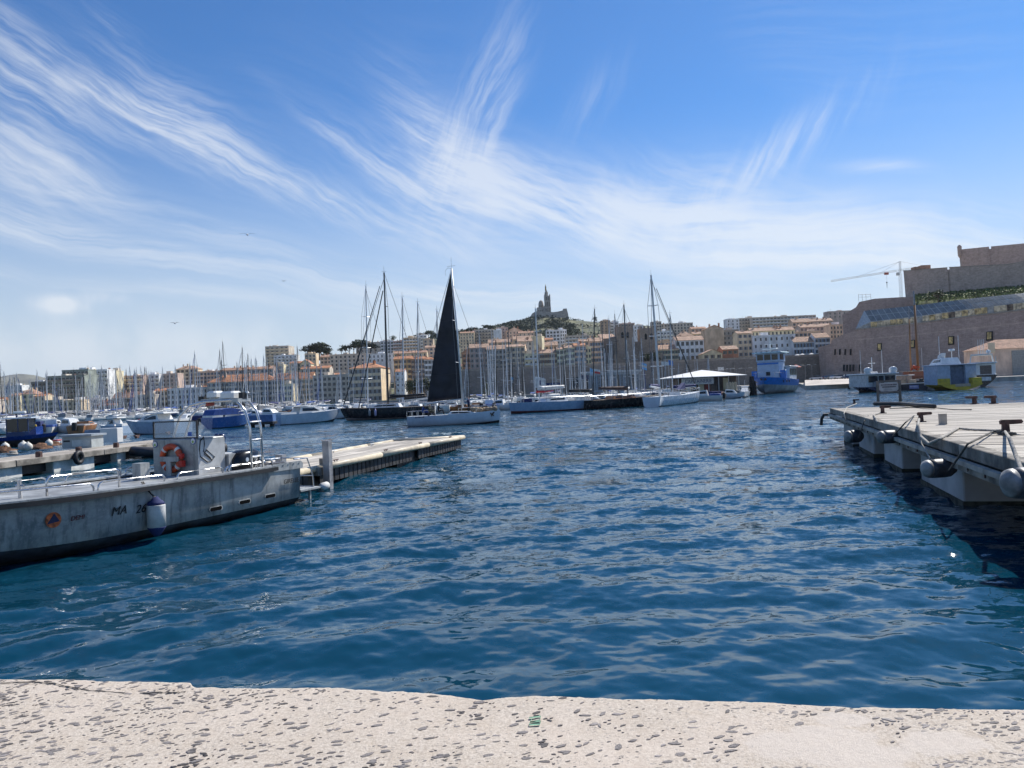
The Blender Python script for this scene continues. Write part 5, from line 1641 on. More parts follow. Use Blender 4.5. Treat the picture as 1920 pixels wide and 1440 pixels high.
    for xa, ya, xb, yb, h in ((-60, 925, 90, 918, .2), (125, 912, 228, 905, .2), (237, 900, 420, 885, .2)):
        A, E = F.lp(xa, ya, -B / 2 * .9), F.lp(xb, yb, -B / 2 * .9); hoop(A.x, E.x, sy_, h)
    # bow bitt and lines on the foredeck
    q = F.lp(38, 925, .3); b = MB(); b.tube([(q.x, .3, 1.2), (q.x + .02, .3, 1.62)], .04, 8); b.tube([(q.x, .18, 1.5), (q.x, .42, 1.5)], .025, 6); b.build('mooring_bitt', M_STEEL, t)
    q = F.lp(265, 895, -.2); b = MB(); b.box(q.x - .14, q.x + .14, -.34, -.06, 1.2, 1.62); b.build('deck_locker_post', alu, t)
    # console
    pf = F.lp(370, 868, .5); xf = pf.x
    zd = 1.02
    lft = F.lx(287, 868, xf)
    yS, yP = lft.y, .5
    zt = F.lx(370, 822, xf).z; ztop = F.lx(370, 788, xf).z
    al2 = mat('painted_aluminium', (0.5, 0.51, 0.51), .5, .2, var=.15, dirt=.3)
    b = MB()
    b.bev(xf - 1.0, xf, yS, yP, zd, zt, .025); cons = b.build('console', alu, t)
    b = MB(); b.box(xf - .98, xf - .03, yP + .002, yP + .012, zd + .05, zt - .05); b.build('side_panel', al2, cons)
    # side cut outs of the console
    q1 = F.lp(383, 845, yP + .02)
    for pts in ([(0, .4), (-.12, .3), (-.16, .05), (-.14, -.16), (.1, -.34), (.26, -.32), (.2, -.22), (-.02, -.02), (.02, .2)], [(.08, .02), (.0, -.1), (.26, -.3), (.36, -.22)]):
        b = MB(); b.tube([(q1.x - x, yP + .016, q1.z + z * .9) for x, z in pts + pts[:1]], .016, 5); b.build('side_cutout', M_BLACKP, cons)
    b = MB(); b.box(xf - 1.75, xf - 1.02, yS + .3, yP + .1, zd, zd + .62); b.build('helm_seat', al2, t)
    # windscreen
    gm = bpy.data.materials.new('screen_glass'); gm.use_nodes = True
    gb = gm.node_tree.nodes['Principled BSDF']; gb.inputs['Base Color'].default_value = (.55, .62, .66, 1); gb.inputs['Roughness'].default_value = .08; gb.inputs['Alpha'].default_value = .26
    b = MB(); b.box(xf - .06, xf - .045, yS + .04, yP - .04, zt + .03, ztop - .03); b.build('windscreen', gm, t)
    b = MB(); b.add([(xf - .06, yP - .01, zt + .02), (xf - .65, yP - .01, zt + .02), (xf - .12, yP - .01, ztop - .03), (xf - .06, yP + .002, zt + .02), (xf - .65, yP + .002, zt + .02), (xf - .12, yP + .002, ztop - .03)], [(0, 1, 2), (5, 4, 3), (0, 3, 4, 1), (1, 4, 5, 2), (2, 5, 3, 0)]); b.build('side_screen', gm, t)
    fb = MB()
    for z in (zt + .002, ztop - .03): fb.box(xf - .075, xf - .03, yS, yP, z, z + .03)
    for y in (yS, yP - .035): fb.box(xf - .075, xf - .03, y, y + .035, zt + .033, ztop - .031)
    fb.build('screen_frame', M_BLACKP, t)
    b = MB(); b.box(xf - .044, xf - .04, yP - .33, yP - .2, zt + .06, zt + .17); b.build('blue_sticker', mat('sticker_blue', (.02, .1, .4), .4), t)
    for px, py in ((291, 833), (362, 827)):
        q = F.lx(px, py, xf + .004)
        b = MB(); b.lathe([(.09, 0), (.09, .008)], 20, q, 'X'); dd = b.build('round_decal', mat('decal_blue', (.02, .06, .28), .4), t)
        b = MB(); b.lathe([(.072, 0), (.072, .004)], 20, q + Vector((.009, 0, 0)), 'X'); b.build('decal_white', M_GEL, dd)
        b = MB(); b.lathe([(.035, 0), (.035, .004)], 14, q + Vector((.014, 0, -.02)), 'X'); b.build('decal_green', mat('decal_green', (.25, .4, .1), .4), dd)
    # lifebuoy bracket
    q = F.lx(326, 860, xf)
    b = MB(); b.box(xf + .16, xf + .2, q.y - .34, q.y + .36, q.z - .06, q.z + .07); b.box(xf + .155, xf + .195, q.y - .08, q.y + .08, q.z - .45, q.z - .061); b.box(xf + .002, xf + .155, q.y - .05, q.y + .05, q.z - .1, q.z + .0)
    b.build('buoy_bracket', alu, t)
    # the lifebuoy hangs on the bracket
    wq = F.M @ Vector((xf + .085, q.y, q.z + .02))
    lb = thing('lifebuoy', 'orange ring lifebuoy on the work boat console', 'lifebuoy', wq, F.ang + R(90))
    b = MB(); b.smooth = True; b.torus(.31, .085, 32, 10, (0, 0, 0), 'Y', sq=.8); b.build('ring', mat('lifebuoy_orange', (.56, .075, .02), .5, var=.2, scale=4), lb)
    for a in (45, 135, 225, 315):
        b = MB(); b.smooth = True; b.torus(.31, .0875, 3, 10, (0, 0, 0), 'Y', R(a - 6), R(a + 6), sq=.8); b.build('reflective_band', M_WHITEC, lb)
    b = MB(); b.box(.36, .47, -.1, .02, -.22, -.06); b.box(.34, .44, -.08, .02, .0, .12); b.build('light_float', mat('float_red', (.5, .03, .02), .5), lb)
    # radar arch
    bq = F.lp(490, 886, B / 2 - .2); xa = bq.x
    ztp = F.lp(478, 748, .9).z
    prof = [(B / 2 - .14, 1.2), (B / 2 - .16, ztp - .75), (B / 2 - .3, ztp - .3), (B / 2 - .55, ztp - .06), (B / 2 - .75, ztp), (-.2, ztp - .02), (-.7, ztp - .1), (-B / 2 + .45, ztp - .4), (-B / 2 + .2, ztp - .95), (-B / 2 + .14, 1.2)]
    for dx in (0, .42):
        b = MB(); b.smooth = True; b.tube([(xa + dx - (.18 if z > ztp - .5 else 0) * 0, y, z) for y, z in prof], .034, 8); b.build('arch_tube', M_STEEL, t)
    for z in (ztp - .62, ztp - 1.1, ztp - 1.55):
        b = MB(); b.tube([(xa, B / 2 - .155, z), (xa + .42, B / 2 - .155, z)], .026, 6); b.build('rung', M_STEEL, t)
    b = MB(); b.box(xa - .04, xa + .46, B / 2 - .72, B / 2 - .5, ztp - .06, ztp + .03); b.box(xa, xa + .42, -.3, .5, ztp + .02, ztp + .045); b.build('arch_plate', al2, t)
    for px, py, w, h in ((404, 739, .24, .17), (433, 740, .36, .19)):
        q = F.lx(px, py, xa + .2); b = MB(); b.M = Matrix.Translation(q); b.bev(-.2, .2, -w / 2 - .06, w / 2 + .06, -h / 2, h / 2, .05); b.lathe([(.05, -h / 2 - .12), (.05, -h / 2)], 8); b.build('radar_unit', M_GEL, t)
    q = F.lx(455, 741, xa + .2); b = MB(); b.box(q.x - .08, q.x + .08, q.y - .07, q.y + .07, q.z - .1, q.z + .08); b.build('searchlight', M_BLACKP, t)
    q = F.lx(463, 742, xa + .1); b = MB(); b.lathe([(.02, -.1), (.02, .06), (.07, .07), (.05, .12)], 10, q); b.build('gps_antenna', M_GEL, t)
    q = F.lx(394, 757, xa + .2); b = MB(); b.box(q.x - .1, q.x + .1, q.y - .06, q.y + .06, q.z - .06, q.z + .06); b.build('red_lamp', mat('lamp_red', (.45, .05, .03), .4), t)
    b = MB(); q = F.lx(380, 750, xa + .2); b.box(q.x - .06, q.x + .06, q.y - .1, q.y + .1, q.z - .02, q.z + .1); b.build('camera_head', M_BLACKP, t)
    # engine in the well, tank and inner rails
    e0 = F.lp(457, 874, .55)
    ex, ez = e0.x, e0.z
    b = MB(); b.smooth = True; b.M = Matrix.Translation((ex, .55, ez)) @ Matrix.Scale(1.18, 4)
    sec = [(-.46, .3), (-.3, .6), (-.05, .8), (.2, .88), (.36, .84), (.44, .6), (.42, .2)]
    vs = []
    for zz, sc in ((-.34, .82), (-.2, .95), (.0, 1), (.2, .97), (.32, .85), (.39, .55)):
        for k in range(16):
            a = 2 * math.pi * k / 16
            cx_, cy_ = math.cos(a), math.sin(a)
            vs.append((.44 * sc * math.copysign(abs(cx_) ** .7, cx_) - (.06 if zz > .2 else 0), .26 * sc * math.copysign(abs(cy_) ** .7, cy_), zz))
    b.add(vs, [(i * 16 + j, i * 16 + (j + 1) % 16, (i + 1) * 16 + (j + 1) % 16, (i + 1) * 16 + j) for i in range(5) for j in range(16)] + [tuple(range(80, 96)), tuple(reversed(range(16)))])
    eng = b.build('outboard_engine', glossy('engine_black', (.012, .012, .014), .2), t)
    b = MB(); b.box(ex - .12, ex + .14, .43, .67, .1, ez - .34); b.build('engine_leg', M_BLACKP, eng)
    for s in (0,):
        obj('lettering', text_mesh('SUZUKI', .15, M_GEL, .004), eng, (ex - .2, .86, ez - .28), (R(90), R(-90), R(180)))
    b = MB(); b.lathe([(.06, 0), (.06, .01)], 14, (ex + .18, .845, ez + .2), 'Y'); b.build('badge', M_GELB, eng)
    b = MB(); b.bev(ex + .3, ex + 1.0, -1.15, -.05, 1.0, ez + .4, .05); b.build('white_tank', mat('tank_white', (.6, .6, .58), .5, dirt=.4), t)
    hoop(ex - .35, ex + 1.2, 1.02, ez + .05 - 1.0, .03, 1.05, 'inner_rail'); hoop(ex - .4, ex + .9, -.75, ez + .5 - 1.0, .026, 1.05, 'inner_rail')
    b = MB(); b.tube([(xa - .02, B / 2 - .2, ez + .1), (xa - .35, B / 2 - .2, ez + .05), (-L / 2 + .55, B / 2 - .2, H + .08)], .035, 8); b.build('stern_stay', mat('dark_tube', (.1, .1, .11), .4, .5), t)
    # swim ladder and platform
    b = MB()
    for y in (.3, B / 2 - .25):
        b.tube([(-L / 2 + .05, y, H + .12), (-L / 2 - .55, y, H + .1), (-L / 2 - .8, y, .75), (-L / 2 - .82, y, .42)], .022, 6)
    for z, x in ((H + .1, -.55), (.75, -.8), (.42, -.82)): b.tube([(-L / 2 + x, .3, z), (-L / 2 + x, B / 2 - .25, z)], .018, 6)
    b.build('stern_ladder', M_STEEL, t)
    b = MB(); b.box(-L / 2 - .95, -L / 2 - .03, .1, B / 2 - .1, .36, .41); b.box(-L / 2 - .8, -L / 2 - .74, .3, .36, .0, .36); b.box(-L / 2 - .8, -L / 2 - .74, B / 2 - .4, B / 2 - .34, .0, .36); b.build('swim_platform', alu, t)
    # fender hung from the rail
    p = F.lp(293, 966, B / 2 + .2)
    y = side(p.x, p.z) + .19; p = F.lp(293, 966, y)
    f = thing('boat_fender', 'white cylindrical fender with navy ends hanging on the work boat side', 'fender', F.M @ Vector((p.x, y, p.z)), F.ang)
    b = MB(); b.smooth = True; b.lathe([(.05, -.47), (.1, -.42), (.195, -.28), (.2, -.26)], 16); b.build('lower_end', M_DBLUE, f)
    b = MB(); b.smooth = True; b.lathe([(.2, -.259), (.2, .22), (.195, .24)], 16); b.build('body', mat('fender_white', (.62, .62, .6), .45, dirt=.4, scale=3), f)
    b = MB(); b.smooth = True; b.lathe([(.195, .241), (.17, .3), (.09, .36), (.05, .42)], 16); b.build('upper_end', M_DBLUE, f)
    q = F.lp(268, 903, B / 2 * .9); rel = Vector((q.x - p.x, q.y - y, q.z - p.z))
    b = MB(); b.tube([(0, 0, .4), rel * .5 + Vector((0, .05, .1)), rel], .018, 5); b.tube([(.03, 0, .4), rel * .6 + Vector((0.03, .04, .1)), rel + Vector((.05, 0, 0))], .015, 5); b.build('lanyard', M_BLACKP, f)
    return F
GF = workboat()

# ------------------------------------------------------------------ pontoons
M_PLANK = [mat('plank_%d' % i, c, .85, var=.2, scale=1.5, stretch=(.15, 1, 1), dirt=.3, bump=.3, bscale=12) for i, c in enumerate(((0.50, 0.455, 0.39), (0.45, 0.405, 0.345), (0.55, 0.5, 0.43), (0.41, 0.365, 0.31)))]
M_TIMBER = mat('grey_timber', (.27, .245, .21), .9, var=.3, scale=1.2, dirt=.4, bump=.5, bscale=14)
M_RUST = mat('rusty_iron', (.085, .045, .038), .75, var=.35, scale=6, bump=.4, bscale=40)
M_ROPE = mat('mooring_rope', (.45, .42, .37), .95, var=.2, scale=20, bump=.8, bscale=90); M_ROPED = mat('dark_rope', (.1, .095, .085), .95, var=.2, scale=20)
def fingerpontoon():
    z = .68
    A = W(866, 819, z); Bn = W(560, 884, z)
    u = (Bn - A); u.z = 0; u.normalize(); v = Vector((u.y, -u.x, 0))      # u towards us, v away to the left
    if v.x > 0: v = -v
    t = thing('finger_pontoon', 'pale decked finger pontoon with round edge rails behind the work boat', 'pontoon', (A.x, A.y, 0), math.atan2(u.y, u.x))
    sgn = 1 if (Matrix.Rotation(math.atan2(u.y, u.x), 3, 'Z') @ Vector((0, 1, 0))).dot(v) > 0 else -1
    LEN, WID = 27.0, 3.0
    w = WID / 7
    rnd = random.Random(2)
    for i in range(7):
        for k in range(6):
            x0 = (1.6 if i > 3 else .25) * (1 if k == 0 else 0) + k * LEN / 6
            x0 = k * LEN / 6 + (0 if k else (.25 + .35 * i))
            x1 = (k + 1) * LEN / 6 - .012
            b = MB(); y0, y1 = sgn * (i * w + .008), sgn * ((i + 1) * w - .008)
            b.box(x0, x1, min(y0, y1), max(y0, y1), z - .05, z + rnd.uniform(-.003, .003)); b.build('plank', M_PLANK[rnd.randrange(4)], t)
    rail = mat('rail_cream', (.56, .48, .35), .5, var=.12)
    for k in range(5):
        for y, xs in ((-sgn * .1, 0), (sgn * (WID + .1), 2.2)):
            b = MB(); b.smooth = True; b.tube([(max(xs, k * LEN / 5 + .02), y, z - .02), ((k + 1) * LEN / 5 - .02, y, z - .02)], .115, 10); b.build('edge_rail', rail, t)
    b = MB(); b.smooth = True; b.tube([(0, -sgn * .1, z - .02), (2.3, sgn * (WID + .1), z - .02)], .115, 10); b.build('end_rail', rail, t)
    sk = MB()
    x = .25
    while x < LEN:
        if not (int(x / 3.1) % 3 == 2 and (x % 3.1) < 1.0):
            sk.box(x, x + .3, min(-sgn * .02, sgn * .05), max(-sgn * .02, sgn * .05), .1, z - .13)
        x += .37
    o = sk.build('skirt_boards', mat('skirt_black', (.035, .035, .04), .7, var=.3, scale=2, dirt=.4, dirtcol=(.16, .16, .14)), t); o['kind'] = 'stuff'
    for k in range(6):
        b = MB(); b.box(k * 4.6 + .6, k * 4.6 + 4.0, min(sgn * .15, sgn * 2.85), max(sgn * .15, sgn * 2.85), -.4, z - .06); b.build('float', M_BLACKP, t)
    pm = mat('pile_steel', (.33, .33, .34), .5, .4, var=.2, dirt=.4)
    Fm = Frame((A.x, A.y, 0), math.atan2(u.y, u.x))
    for px, py, top in ((615, 885, 826), (528, 900, 852)):
        q = Fm.lp(px, py, -sgn * .45)
        zt_ = Fm.lp(px, top, -sgn * .45).z
        b = MB(); b.box(q.x - .12, q.x + .12, -sgn * .45 - .12, -sgn * .45 + .12, -1, zt_); pl = b.build('pile', pm, t)
        b = MB(); y0, y1 = sorted((-sgn * .26, -sgn * .02)); b.box(q.x - .35, q.x + .35, y0, y1, z - .25, z + .02); b.box(q.x - .3, q.x - .2, y0, y1, z + .021, z + .3); b.build('pile_guide', M_TIMBER, pl)
    q = Fm.lp(605, 888, -sgn * .55); b = MB(); b.smooth = True; b.lathe([(.02, -.25), (.13, -.15), (.13, .15), (.02, .25)], 12, (q.x, -sgn * .6, .12), 'X'); b.build('small_float', M_WHITEC, t)
    for i, x in enumerate((1.2, 5.5, 9.5, 14, 18.5, 23)):
        for y in (.25, WID - .25):
            b = MB(); yy = sgn * y
            b.tube([(x - .09, yy, z), (x - .09, yy, z + .09)], .022, 6); b.tube([(x + .09, yy, z), (x + .09, yy, z + .09)], .022, 6); b.tube([(x - .2, yy, z + .1), (x + .2, yy, z + .1)], .022, 6)
            b.build('cleat', M_RUST if y < 1 else M_ALU, t)
fingerpontoon()

def rightpontoon():
    z = 1.46
    A = W(1556, 766, z); Bn = W(1905, 866, z)
    u = (Bn - A); u.z = 0; u.normalize(); v = Vector((-u.y, u.x, 0))
    if v.x < 0: v = -v
    ang = math.atan2(v.y, v.x)            # local x to the right, local y away
    t = thing('wide_pontoon', 'wide planked mooring pontoon on grey concrete floats at right', 'pontoon', (A.x, A.y, 0), ang)
    Fm = Frame((A.x, A.y, 0), ang)
    rnd = random.Random(4)
    LEN = 32.0; WID = 13.0; p = .235
    n = int(LEN / p)
    for i in range(n):
        y1 = -i * p; y0 = y1 - p + .03
        b = MB(); e = rnd.uniform(-.03, .03)
        b.box(.28 + e, WID, y0, y1, z - .055, z + rnd.uniform(-.006, .006)); b.build('plank', M_PLANK[rnd.choice([0,0,1,1,2,2,3])], t)
    # edge timber, lower fascia
    for k in range(8):
        b = MB(); b.bev(0, .262, -(k + 1) * 4.0 + .02, -k * 4.0, z - .22, z + .03 + rnd.uniform(0, .012), .015); b.build('edge_beam', M_TIMBER, t)
        b = MB(); b.box(-.13, .0 - .004, -(k + 1) * 4.0 + .03, -k * 4.0, z - .36, z - .26); b.build('fascia_ledge', M_PLANK[3], t)
        b = MB(); b.box(-.02, .2, -(k + 1) * 4.0 + .03, -k * 4.0, z - .52, z - .365); b.build('fascia_board', M_TIMBER, t)
    fm = mat('float_concrete', (.42, .43, .43), .85, var=.12, scale=.8, dirt=.35, dirtcol=(.25, .26, .25)); fd = mat('float_weed', (.05, .055, .04), .9, var=.4, scale=4)
    gaps = []
    # floats along the visible edge, measured on the waterline
    def wy(px, py):
        return Fm.lp(px, py, 0)
    ys = []; fxs = []
    for px, py in ((1567, 829), (1600, 838), (1606, 842), (1639, 857), (1662, 868), (1711, 886), (1757, 906), (1846, 950)):
        ys.append((Fm.I @ W(px, py)).y); fxs.append((Fm.I @ W(px, py)).x)
    for a, c, fx in zip(ys[0::2], ys[1::2], fxs[1::2]):
        fx = max(.15, min(.3, fx))
        b = MB(); b.bev(fx, 3.8, c, a, .12, z - .53, .03); fl_ = b.build('float', fm, t)
        b = MB(); b.box(fx - .02, 3.82, c - .02, a + .02, -.5, .118); b.build('weed_line', fd, fl_)
        b = MB(); b.bev(4.6, 12, c, a, .02, z - .53, .03); b.build('float', fm, t)
    b = MB(); b.box(.5, 12.5, -LEN + .5, -.3, z - .5, z - .06); b.build('underframe', M_BLACKP, t)
    for k in range(26):
        b = MB(); b.lathe([(.035, 0), (.03, .02)], 8, (-.021, -.6 - k * 1.15, z - .44), 'X'); bo = b.build('bolt', M_RUST, t); bo.scale = (-1, 1, 1); bo.location.x = -.045
    # cleats
    def cleat(x, y, s=1.0, rz=0.0):
        b = MB(); b.M = Matrix.Translation((x, y, z)) @ Matrix.Rotation(rz, 4, 'Z') @ Matrix.Scale(s, 4)
        b.bev(-.2, .2, -.13, .13, 0, .04, .01)
        b.prismy([(-.1, .04), (.1, .04), (.085, .3), (-.085, .3)], -.08, .08)
        b.prismy([(-.14, .301), (.12, .301), (.42, .32), (.46, .38), (.42, .44), (-.1, .44), (-.15, .4)], -.075, .075)
        b.build('mooring_cleat', M_RUST, t)
    for px, py, s in ((1602, 757, .6), (1655, 775, .72), (1727, 791, .72), (1886, 814, .8)):
        q = W(px, py, z); l = Fm.I @ q; cleat(max(.55, l.x), l.y, s, 0)
    for px, py in ((1776, 753), (1863, 757)):
        l = Fm.I @ W(px, py, z); cleat(l.x, min(-.4, l.y), .9, R(185))
    l = Fm.I @ W(1768, 796, z); b = MB(); b.box(l.x - .1, l.x + .1, l.y - .08, l.y + .08, z, z + .33); b.build('short_post', M_PLANK[1], t)
    b = MB(); b.tube([(l.x, l.y - .081, z + .27), (l.x, l.y - .09, z + .27)], .03, 8); 
    # corner bumper hanging down at the far end
    b = MB(); b.tube([(.3, -.05, z - .28), (-.3, -.1, z - .3), (-.42, -.1, z - .5), (-.46, -.1, .62)], .075, 8); b.build('corner_bumper', M_BLACKP, t)
    return Fm, z, ys
RF, RZ, RYS = rightpontoon()

def fender_at(px, py, yaw, Lf, rf, label, px2=None, py2=None):
    e = RF.I @ EYE; d = RF.I.to_3x3() @ ray(px, py)
    k = (-Lf * .34 - e.x) / d.x; l = e + d * k
    w = RF.M @ l
    f = thing('pontoon_fender', label, 'fender', w, RF.ang + R(195) + yaw)
    b = MB(); b.smooth = True; h = Lf / 2
    b.lathe([(.05, -h), (rf * .6, -h * .92), (rf * .95, -h * .6), (rf, -h * .3), (rf, h * .3), (rf * .95, h * .6)], 16, (0, 0, 0), 'X'); b.build('body', mat('fender_grey', (.07, .075, .088), .5, var=.3, scale=3, dirt=.5, dirtcol=(.05, .05, .05)), f)
    b = MB(); b.smooth = True; b.lathe([(rf * .955, h * .602), (rf * .84, h * .82), (rf * .45, h * .97), (.05, h * 1.02)], 16, (0, 0, 0), 'X'); b.build('pale_end', mat('fender_pale', (.26, .26, .255), .5, var=.2, scale=4), f)
    b = MB(); b.torus(.05, .02, 10, 6, (-h, 0, 0), 'Y'); b.build('eye', M_BLACKP, f)
    return w, f
fa = {}
for i, (px, py, yw, Lf, rf, lab) in enumerate(((1601, 818, R(15), .75, .25, 'farthest dark fender with pale end, near the pontoon corner bumper'), (1666, 819, R(10), .7, .2, 'dark fender with pale nose, second along the wide pontoon'),
                                      (1760, 878, R(8), .78, .21, 'fat grey fender with pale end, third along the wide pontoon'), (1930, 905, R(0), .8, .24, 'grey fender cut off by the right edge of the picture'))):
    fa[i] = fender_at(px, py, yw, Lf, rf, lab)
def rope(label, pts, r=.022, m=None, sag=0.0):
    pts = [Vector(p) for p in pts]
    out = []
    for a, c in zip(pts, pts[1:]):
        for k in range(8):
            f = k / 8; out.append(a.lerp(c, f) + Vector((0, 0, -sag * 4 * f * (1 - f))))
    out.append(pts[-1])
    b = MB(); b.smooth = True; b.tube(out, r, 6)
    o = b.build('mooring_rope', m or M_ROPE)
    tag(o, label, 'rope')
def on(px, py, dz=.03): return W(px, py, RZ + dz)
def front(px, py, off=.12):
    e = RF.I @ EYE; d = RF.I.to_3x3() @ ray(px, py); k = (-off - e.x) / d.x
    return RF.M @ (e + d * k)
rope('thin rope from the far cleat to the farthest dark fender', [on(1628, 779), front(1620, 790), front(1610, 822, .35)], .018, M_ROPED)
rope('thin rope from the edge to the second dark fender', [on(1714, 779), front(1698, 792), front(1674, 818, .3)], .02, M_ROPED)
rope('pale thick rope looped over the pontoon edge below the third cleat', [on(1724, 781), front(1721, 798, .17), front(1726, 818, .18), front(1742, 832, .18), front(1760, 824, .17), on(1796, 803)], .035)
rope('thin pale rope running down to the fat grey fender', [front(1719, 800, .18), front(1728, 832, .2), front(1744, 860, .3)], .018)
rope('thin rope from the near cleat to the fat grey fender', [on(1868, 806), front(1815, 832, .17), front(1780, 882, .32)], .022, M_ROPED)
rope('pale rope hanging from the near cleat to the fender at the right edge', [on(1884, 808), front(1893, 822, .17), front(1904, 852, .2), front(1917, 886, .32)], .034)
rope('slack rope lying along the planks between two cleats', [on(1796, 803), on(1830, 806), on(1862, 807), on(1884, 806)], .03)
rope('rope draped at the far left corner of the wide pontoon', [on(1606, 757), on(1588, 764), front(1582, 776, .2), front(1585, 788, .17)], .03)
rope('pale rope bunched beside the second cleat', [on(1650, 774), on(1638, 778), front(1642, 784, .16), front(1645, 792, .17)], .03)
rope('long thin rope stretched across the planks', [on(1668, 766), on(1735, 763), on(1790, 768), on(1822, 768)], .02, M_ROPED)
# plastic sheet and pipe lying on the planks
b = MB(); b.smooth = True; b.tube([on(1640, 757, .12), on(1690, 757, .13), on(1722, 760, .12), on(1752, 762, .12)], .1, 8)
tag(b.build('rubber_hose', M_BLACKP), 'thick black hose lying across the far end of the wide pontoon', 'hose')
b = MB()
for px, py, s in ((1872, 809, .09), (1880, 811, .1), (1889, 812, .09), (1897, 813, .07)):
    b.torus(s, .035, 12, 6, W(px, py, RZ + .05), 'Z')
tag(b.build('rope_coil', M_ROPED), 'dark rope coils heaped round the near cleat', 'rope')
# notice board at the far end
def notice():
    a, c = W(1652, 756, RZ), W(1683, 754, RZ)
    mid = (a + c) / 2; dx = (c - a); ang = math.atan2(dx.y, dx.x) * .3; w = dx.length
    t = thing('notice_board', 'brown framed notice board on two legs at the far end of the pontoon', 'sign', mid, ang)
    fr = mat('board_frame', (.2, .155, .125), .8, var=.2); pa = mat('board_panel', (.55, .47, .43), .7)
    k = mid.y / FPX
    zt, zb = (754 - 712.5) * k, (754 - 737) * k
    for s in (-1, 1):
        b = MB(); b.box(s * w / 2 - .06, s * w / 2 + .06, -.05, .05, 0, zt); b.build('leg', fr, t)
    for z0 in (zt - .1, zb):
        b = MB(); b.box(-w / 2 + .062, w / 2 - .062, -.045, .045, z0, z0 + .12); b.build('frame_rail', fr, t)
    b = MB(); cx, h0, h1 = w / 2 - .1, zb + .14, zt - .12; q = .09
    b.prismy([(-cx + q, h0), (cx - q, h0), (cx, h0 + q), (cx, h1 - q), (cx - q, h1), (-cx + q, h1), (-cx, h1 - q), (-cx, h0 + q)], -.03, .02); pn = b.build('panel', pa, t)
    ink = mat('notice_ink', (.12, .08, .08), .8)
    hh = h1 - h0
    for i, (f, ln) in enumerate(((.68, .82), (.44, .72), (.15, .6))):
        b = MB(); z_ = h0 + hh * f; x = -cx * ln
        rr = random.Random(i)
        while x < cx * ln:
            l = rr.uniform(.03, .09) * 1.6 if i < 2 else cx * ln * 2
            b.box(x, min(cx * ln, x + l * .8), -.036, -.0305, z_, z_ + hh * (.14 if i < 2 else .03)); x += l
        o = b.build('lettering', ink, pn); o['kind'] = 'stuff'
notice()
